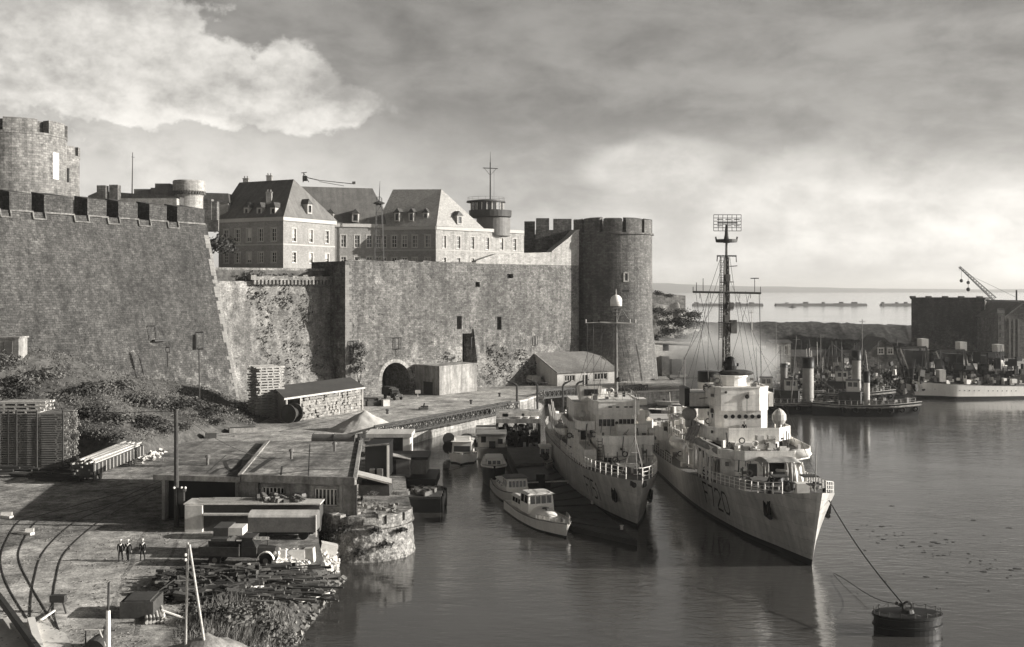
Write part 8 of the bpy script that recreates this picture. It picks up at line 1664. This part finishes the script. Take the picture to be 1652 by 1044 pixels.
for k,pa in enumerate(((1452,1500,562,592),(1510,1562,567,594),(1571,1622,571,596))):
    Y=258+k*3; l,r_,tp,bt_=pa; mb=MB()
    for dy in (0,4):
        A_=lambda px,py:A(px,py,Y)+Vector((0,dy,0)); mb.beam(A_(l,tp),A_(r_-6,tp-2),.35,.5); mb.beam(A_(l,tp),A_(l+13,bt_+3),.35,.35); mb.beam(A_(r_-6,tp-2),A_(r_,bt_+20),.3,.4); mb.beam(A_(l+13,bt_+3),A_(l+16,620),.3,.35)
    mb.cm=1; mb.beam(A(l,tp,Y-.3),A(l+13,bt_+3,Y-.3),.3,.3); mb.build('gantry',['dark_steel','concrete'],t)
    mb=MB(); mb.fb(r_-13,r_-2,tp-15,tp-1,Y+1,Y+4); mb.build('winch_house','old_white',t)
    mb=MB(); mb.fb(l+20,r_-8,tp+4,bt_,Y+3,Y+8); mb.fb(l+14,r_-2,bt_+3,616,Y+2,Y+7); mb.build('machinery','black_paint',t)
rg=random.Random(44); mb=MB()
for i in range(150): Y=rg.uniform(255,262); mb.cb((xat(rg.uniform(1482,1650),Y),Y,3.2+rg.uniform(.2,3.2)*rg.random()),(rg.uniform(.2,1.3),rg.uniform(.3,1),rg.uniform(.2,1.6)),rg.uniform(-.2,.2))
mb.build('deck_gear','mid_steel',t)['kind']='stuff'
mb=MB()
for i in range(38): Y=rg.uniform(253.5,258); mb.cb((xat(rg.uniform(1485,1650),Y)+1,Y+1.5,3.2+rg.uniform(.2,1.2)),(rg.uniform(.3,1.2),rg.uniform(.3,1),rg.uniform(.4,1.5)),rg.uniform(-.3,.3))
mb.build('white_lockers','white_paint',t)['kind']='stuff'
mb=MB()
for i in range(130): Y=rg.uniform(257,264); px=rg.uniform(1484,1652); mb.cb((xat(px,Y),Y,3.2+rg.uniform(.5,7.)*rg.random()),(rg.uniform(.4,2.2),rg.uniform(.3,1),rg.uniform(.4,2.6)),rg.uniform(-.2,.2)); (mb.bar((xat(px,Y),Y,3),(xat(px,Y)+rg.uniform(-2,2),Y,rg.uniform(7,12)),.09,.05,n=4) if rg.random()<.25 else 0)
mb.build('dark_gear','black_paint',t)['kind']='stuff'
mb=MB(); mb.fb(1516,1526,597,616,254.6,257); mb.build('cabin','old_white',t); mb=MB(); mb.fb(1596,1624,590,599,259,262); mb.smooth=True; mb.ball(A(1610,588,260),(2.4,1,1.1)); mb.build('boat','white_paint',t)
# crowded dockside: small gear nobody could count
rg=random.Random(55)
for mt,n,nm in (('old_white',260,'dockside_gear'),('dark_steel',800,'dockside_gear'),('mid_steel',420,'dockside_gear')):
    mb=MB()
    for i in range(n):
        Y=rg.uniform(252,276); px=rg.uniform(1195,1490); s=rg.uniform(.2,.8); mb.cb((xat(px,Y),Y,rg.uniform(1.2,6.8)*rg.random()**.5+.6),(s*rg.uniform(.3,1.6),s,s*rg.uniform(.4,2.2)),rg.uniform(-.5,.5),rg.gauss(0,.2))
        if rg.random()<.045: x=xat(px,Y); mb.bar((x,Y,2),(x+rg.uniform(-1,1),Y,rg.uniform(6,13)),.07,.04,n=4)
    o=mb.build(nm,mt); o['kind']='stuff'
t=thing('moored_barge','long dark barge moored under the dockside gear behind the frigate','barge',(xat(1300,250),250,0)); mb=MB(); mb.fb(1185,1480,640,662,250,262); mb.build('hull','black_paint',t); mb=MB(); mb.fb(1230,1290,625,641,252,258); mb.fb(1330,1366,622,641,252,258); mb.build('deckhouse','dark_steel',t)
rg=random.Random(66); SB=['small pale open boat moored behind the minesweeper','small dark open boat moored behind the minesweeper stern','open boat by the far quay left of the frigate','pale launch by the far quay under the retaining wall']
for i,(px,py,L_,mt) in enumerate(((1062,655,8,'old_white'),(1052,668,7,'black_paint'),(1088,660,9,'mid_steel'),(1096,648,9,'old_white'))):
    p=G(px,py,0); S,t=launch('open_boat',SB[i],(p.x,p.y),(.9,.3),L_,2.3,.8,hullm=mt); mb=MB(S.M); [mb.bx(L_*k,L_*k+.3,-.8,.8,.62,.7) for k in (.3,.5,.7)]; mb.each('thwart','wood_pale',t)

# ================================================================== SMOKE AND AIR
def vol(name,dens,col,aniso=0.,noise_=None):
    m=bpy.data.materials.new(name); m.use_nodes=True; nt=m.node_tree; nt.nodes.remove(nt.nodes['Principled BSDF']); v=nt.nodes.new('ShaderNodeVolumePrincipled'); v.inputs['Color'].default_value=(*col,1); v.inputs['Density'].default_value=dens; v.inputs['Anisotropy'].default_value=aniso
    if noise_:
        tc=nt.nodes.new('ShaderNodeTexCoord'); q=nt.nodes.new('ShaderNodeTexNoise'); q.inputs['Scale'].default_value=noise_; q.inputs['Detail'].default_value=3; nt.links.new(tc.outputs['Object'],q.inputs['Vector'])
        ln=nt.nodes.new('ShaderNodeVectorMath'); ln.operation='LENGTH'; nt.links.new(tc.outputs['Object'],ln.inputs[0])
        fo=nt.nodes.new('ShaderNodeMapRange'); fo.interpolation_type='SMOOTHSTEP'; fo.inputs[1].default_value=1.; fo.inputs[2].default_value=.1; fo.inputs[3].default_value=0; fo.inputs[4].default_value=1; nt.links.new(ln.outputs['Value'],fo.inputs[0])
        r_=nt.nodes.new('ShaderNodeMapRange'); r_.inputs[1].default_value=.35; r_.inputs[2].default_value=.7; r_.inputs[3].default_value=.25; r_.inputs[4].default_value=1.6; nt.links.new(q.outputs['Fac'],r_.inputs[0])
        a=nt.nodes.new('ShaderNodeMath'); a.operation='MULTIPLY'; nt.links.new(fo.outputs[0],a.inputs[0]); nt.links.new(r_.outputs[0],a.inputs[1]); b=nt.nodes.new('ShaderNodeMath'); b.operation='MULTIPLY'; b.inputs[1].default_value=dens; nt.links.new(a.outputs[0],b.inputs[0]); nt.links.new(b.outputs[0],v.inputs['Density'])
    nt.links.new(v.outputs[0],nt.nodes['Material Output'].inputs['Volume']); M[name]=m; return m
vol('smoke_vapour',.26,(.95,.94,.92),.2,2.2)
mb=MB(); mb.ball((0,0,0),1.,24,14); o=mb.build('smoke','smoke_vapour',fix=False); o.location=A(1165,588,245); o.scale=(15,20,11); o['kind']='stuff'
vol('air',1.1e-4,(.9,.89,.87),.3)
mb=MB(); mb.bx(-15500,15500,-420,31000,-1,110); o=mb.build('haze','air'); o['kind']='stuff'
SC.cycles.volume_bounces=0; SC.cycles.max_bounces=6; SC.cycles.volume_step_rate=2.
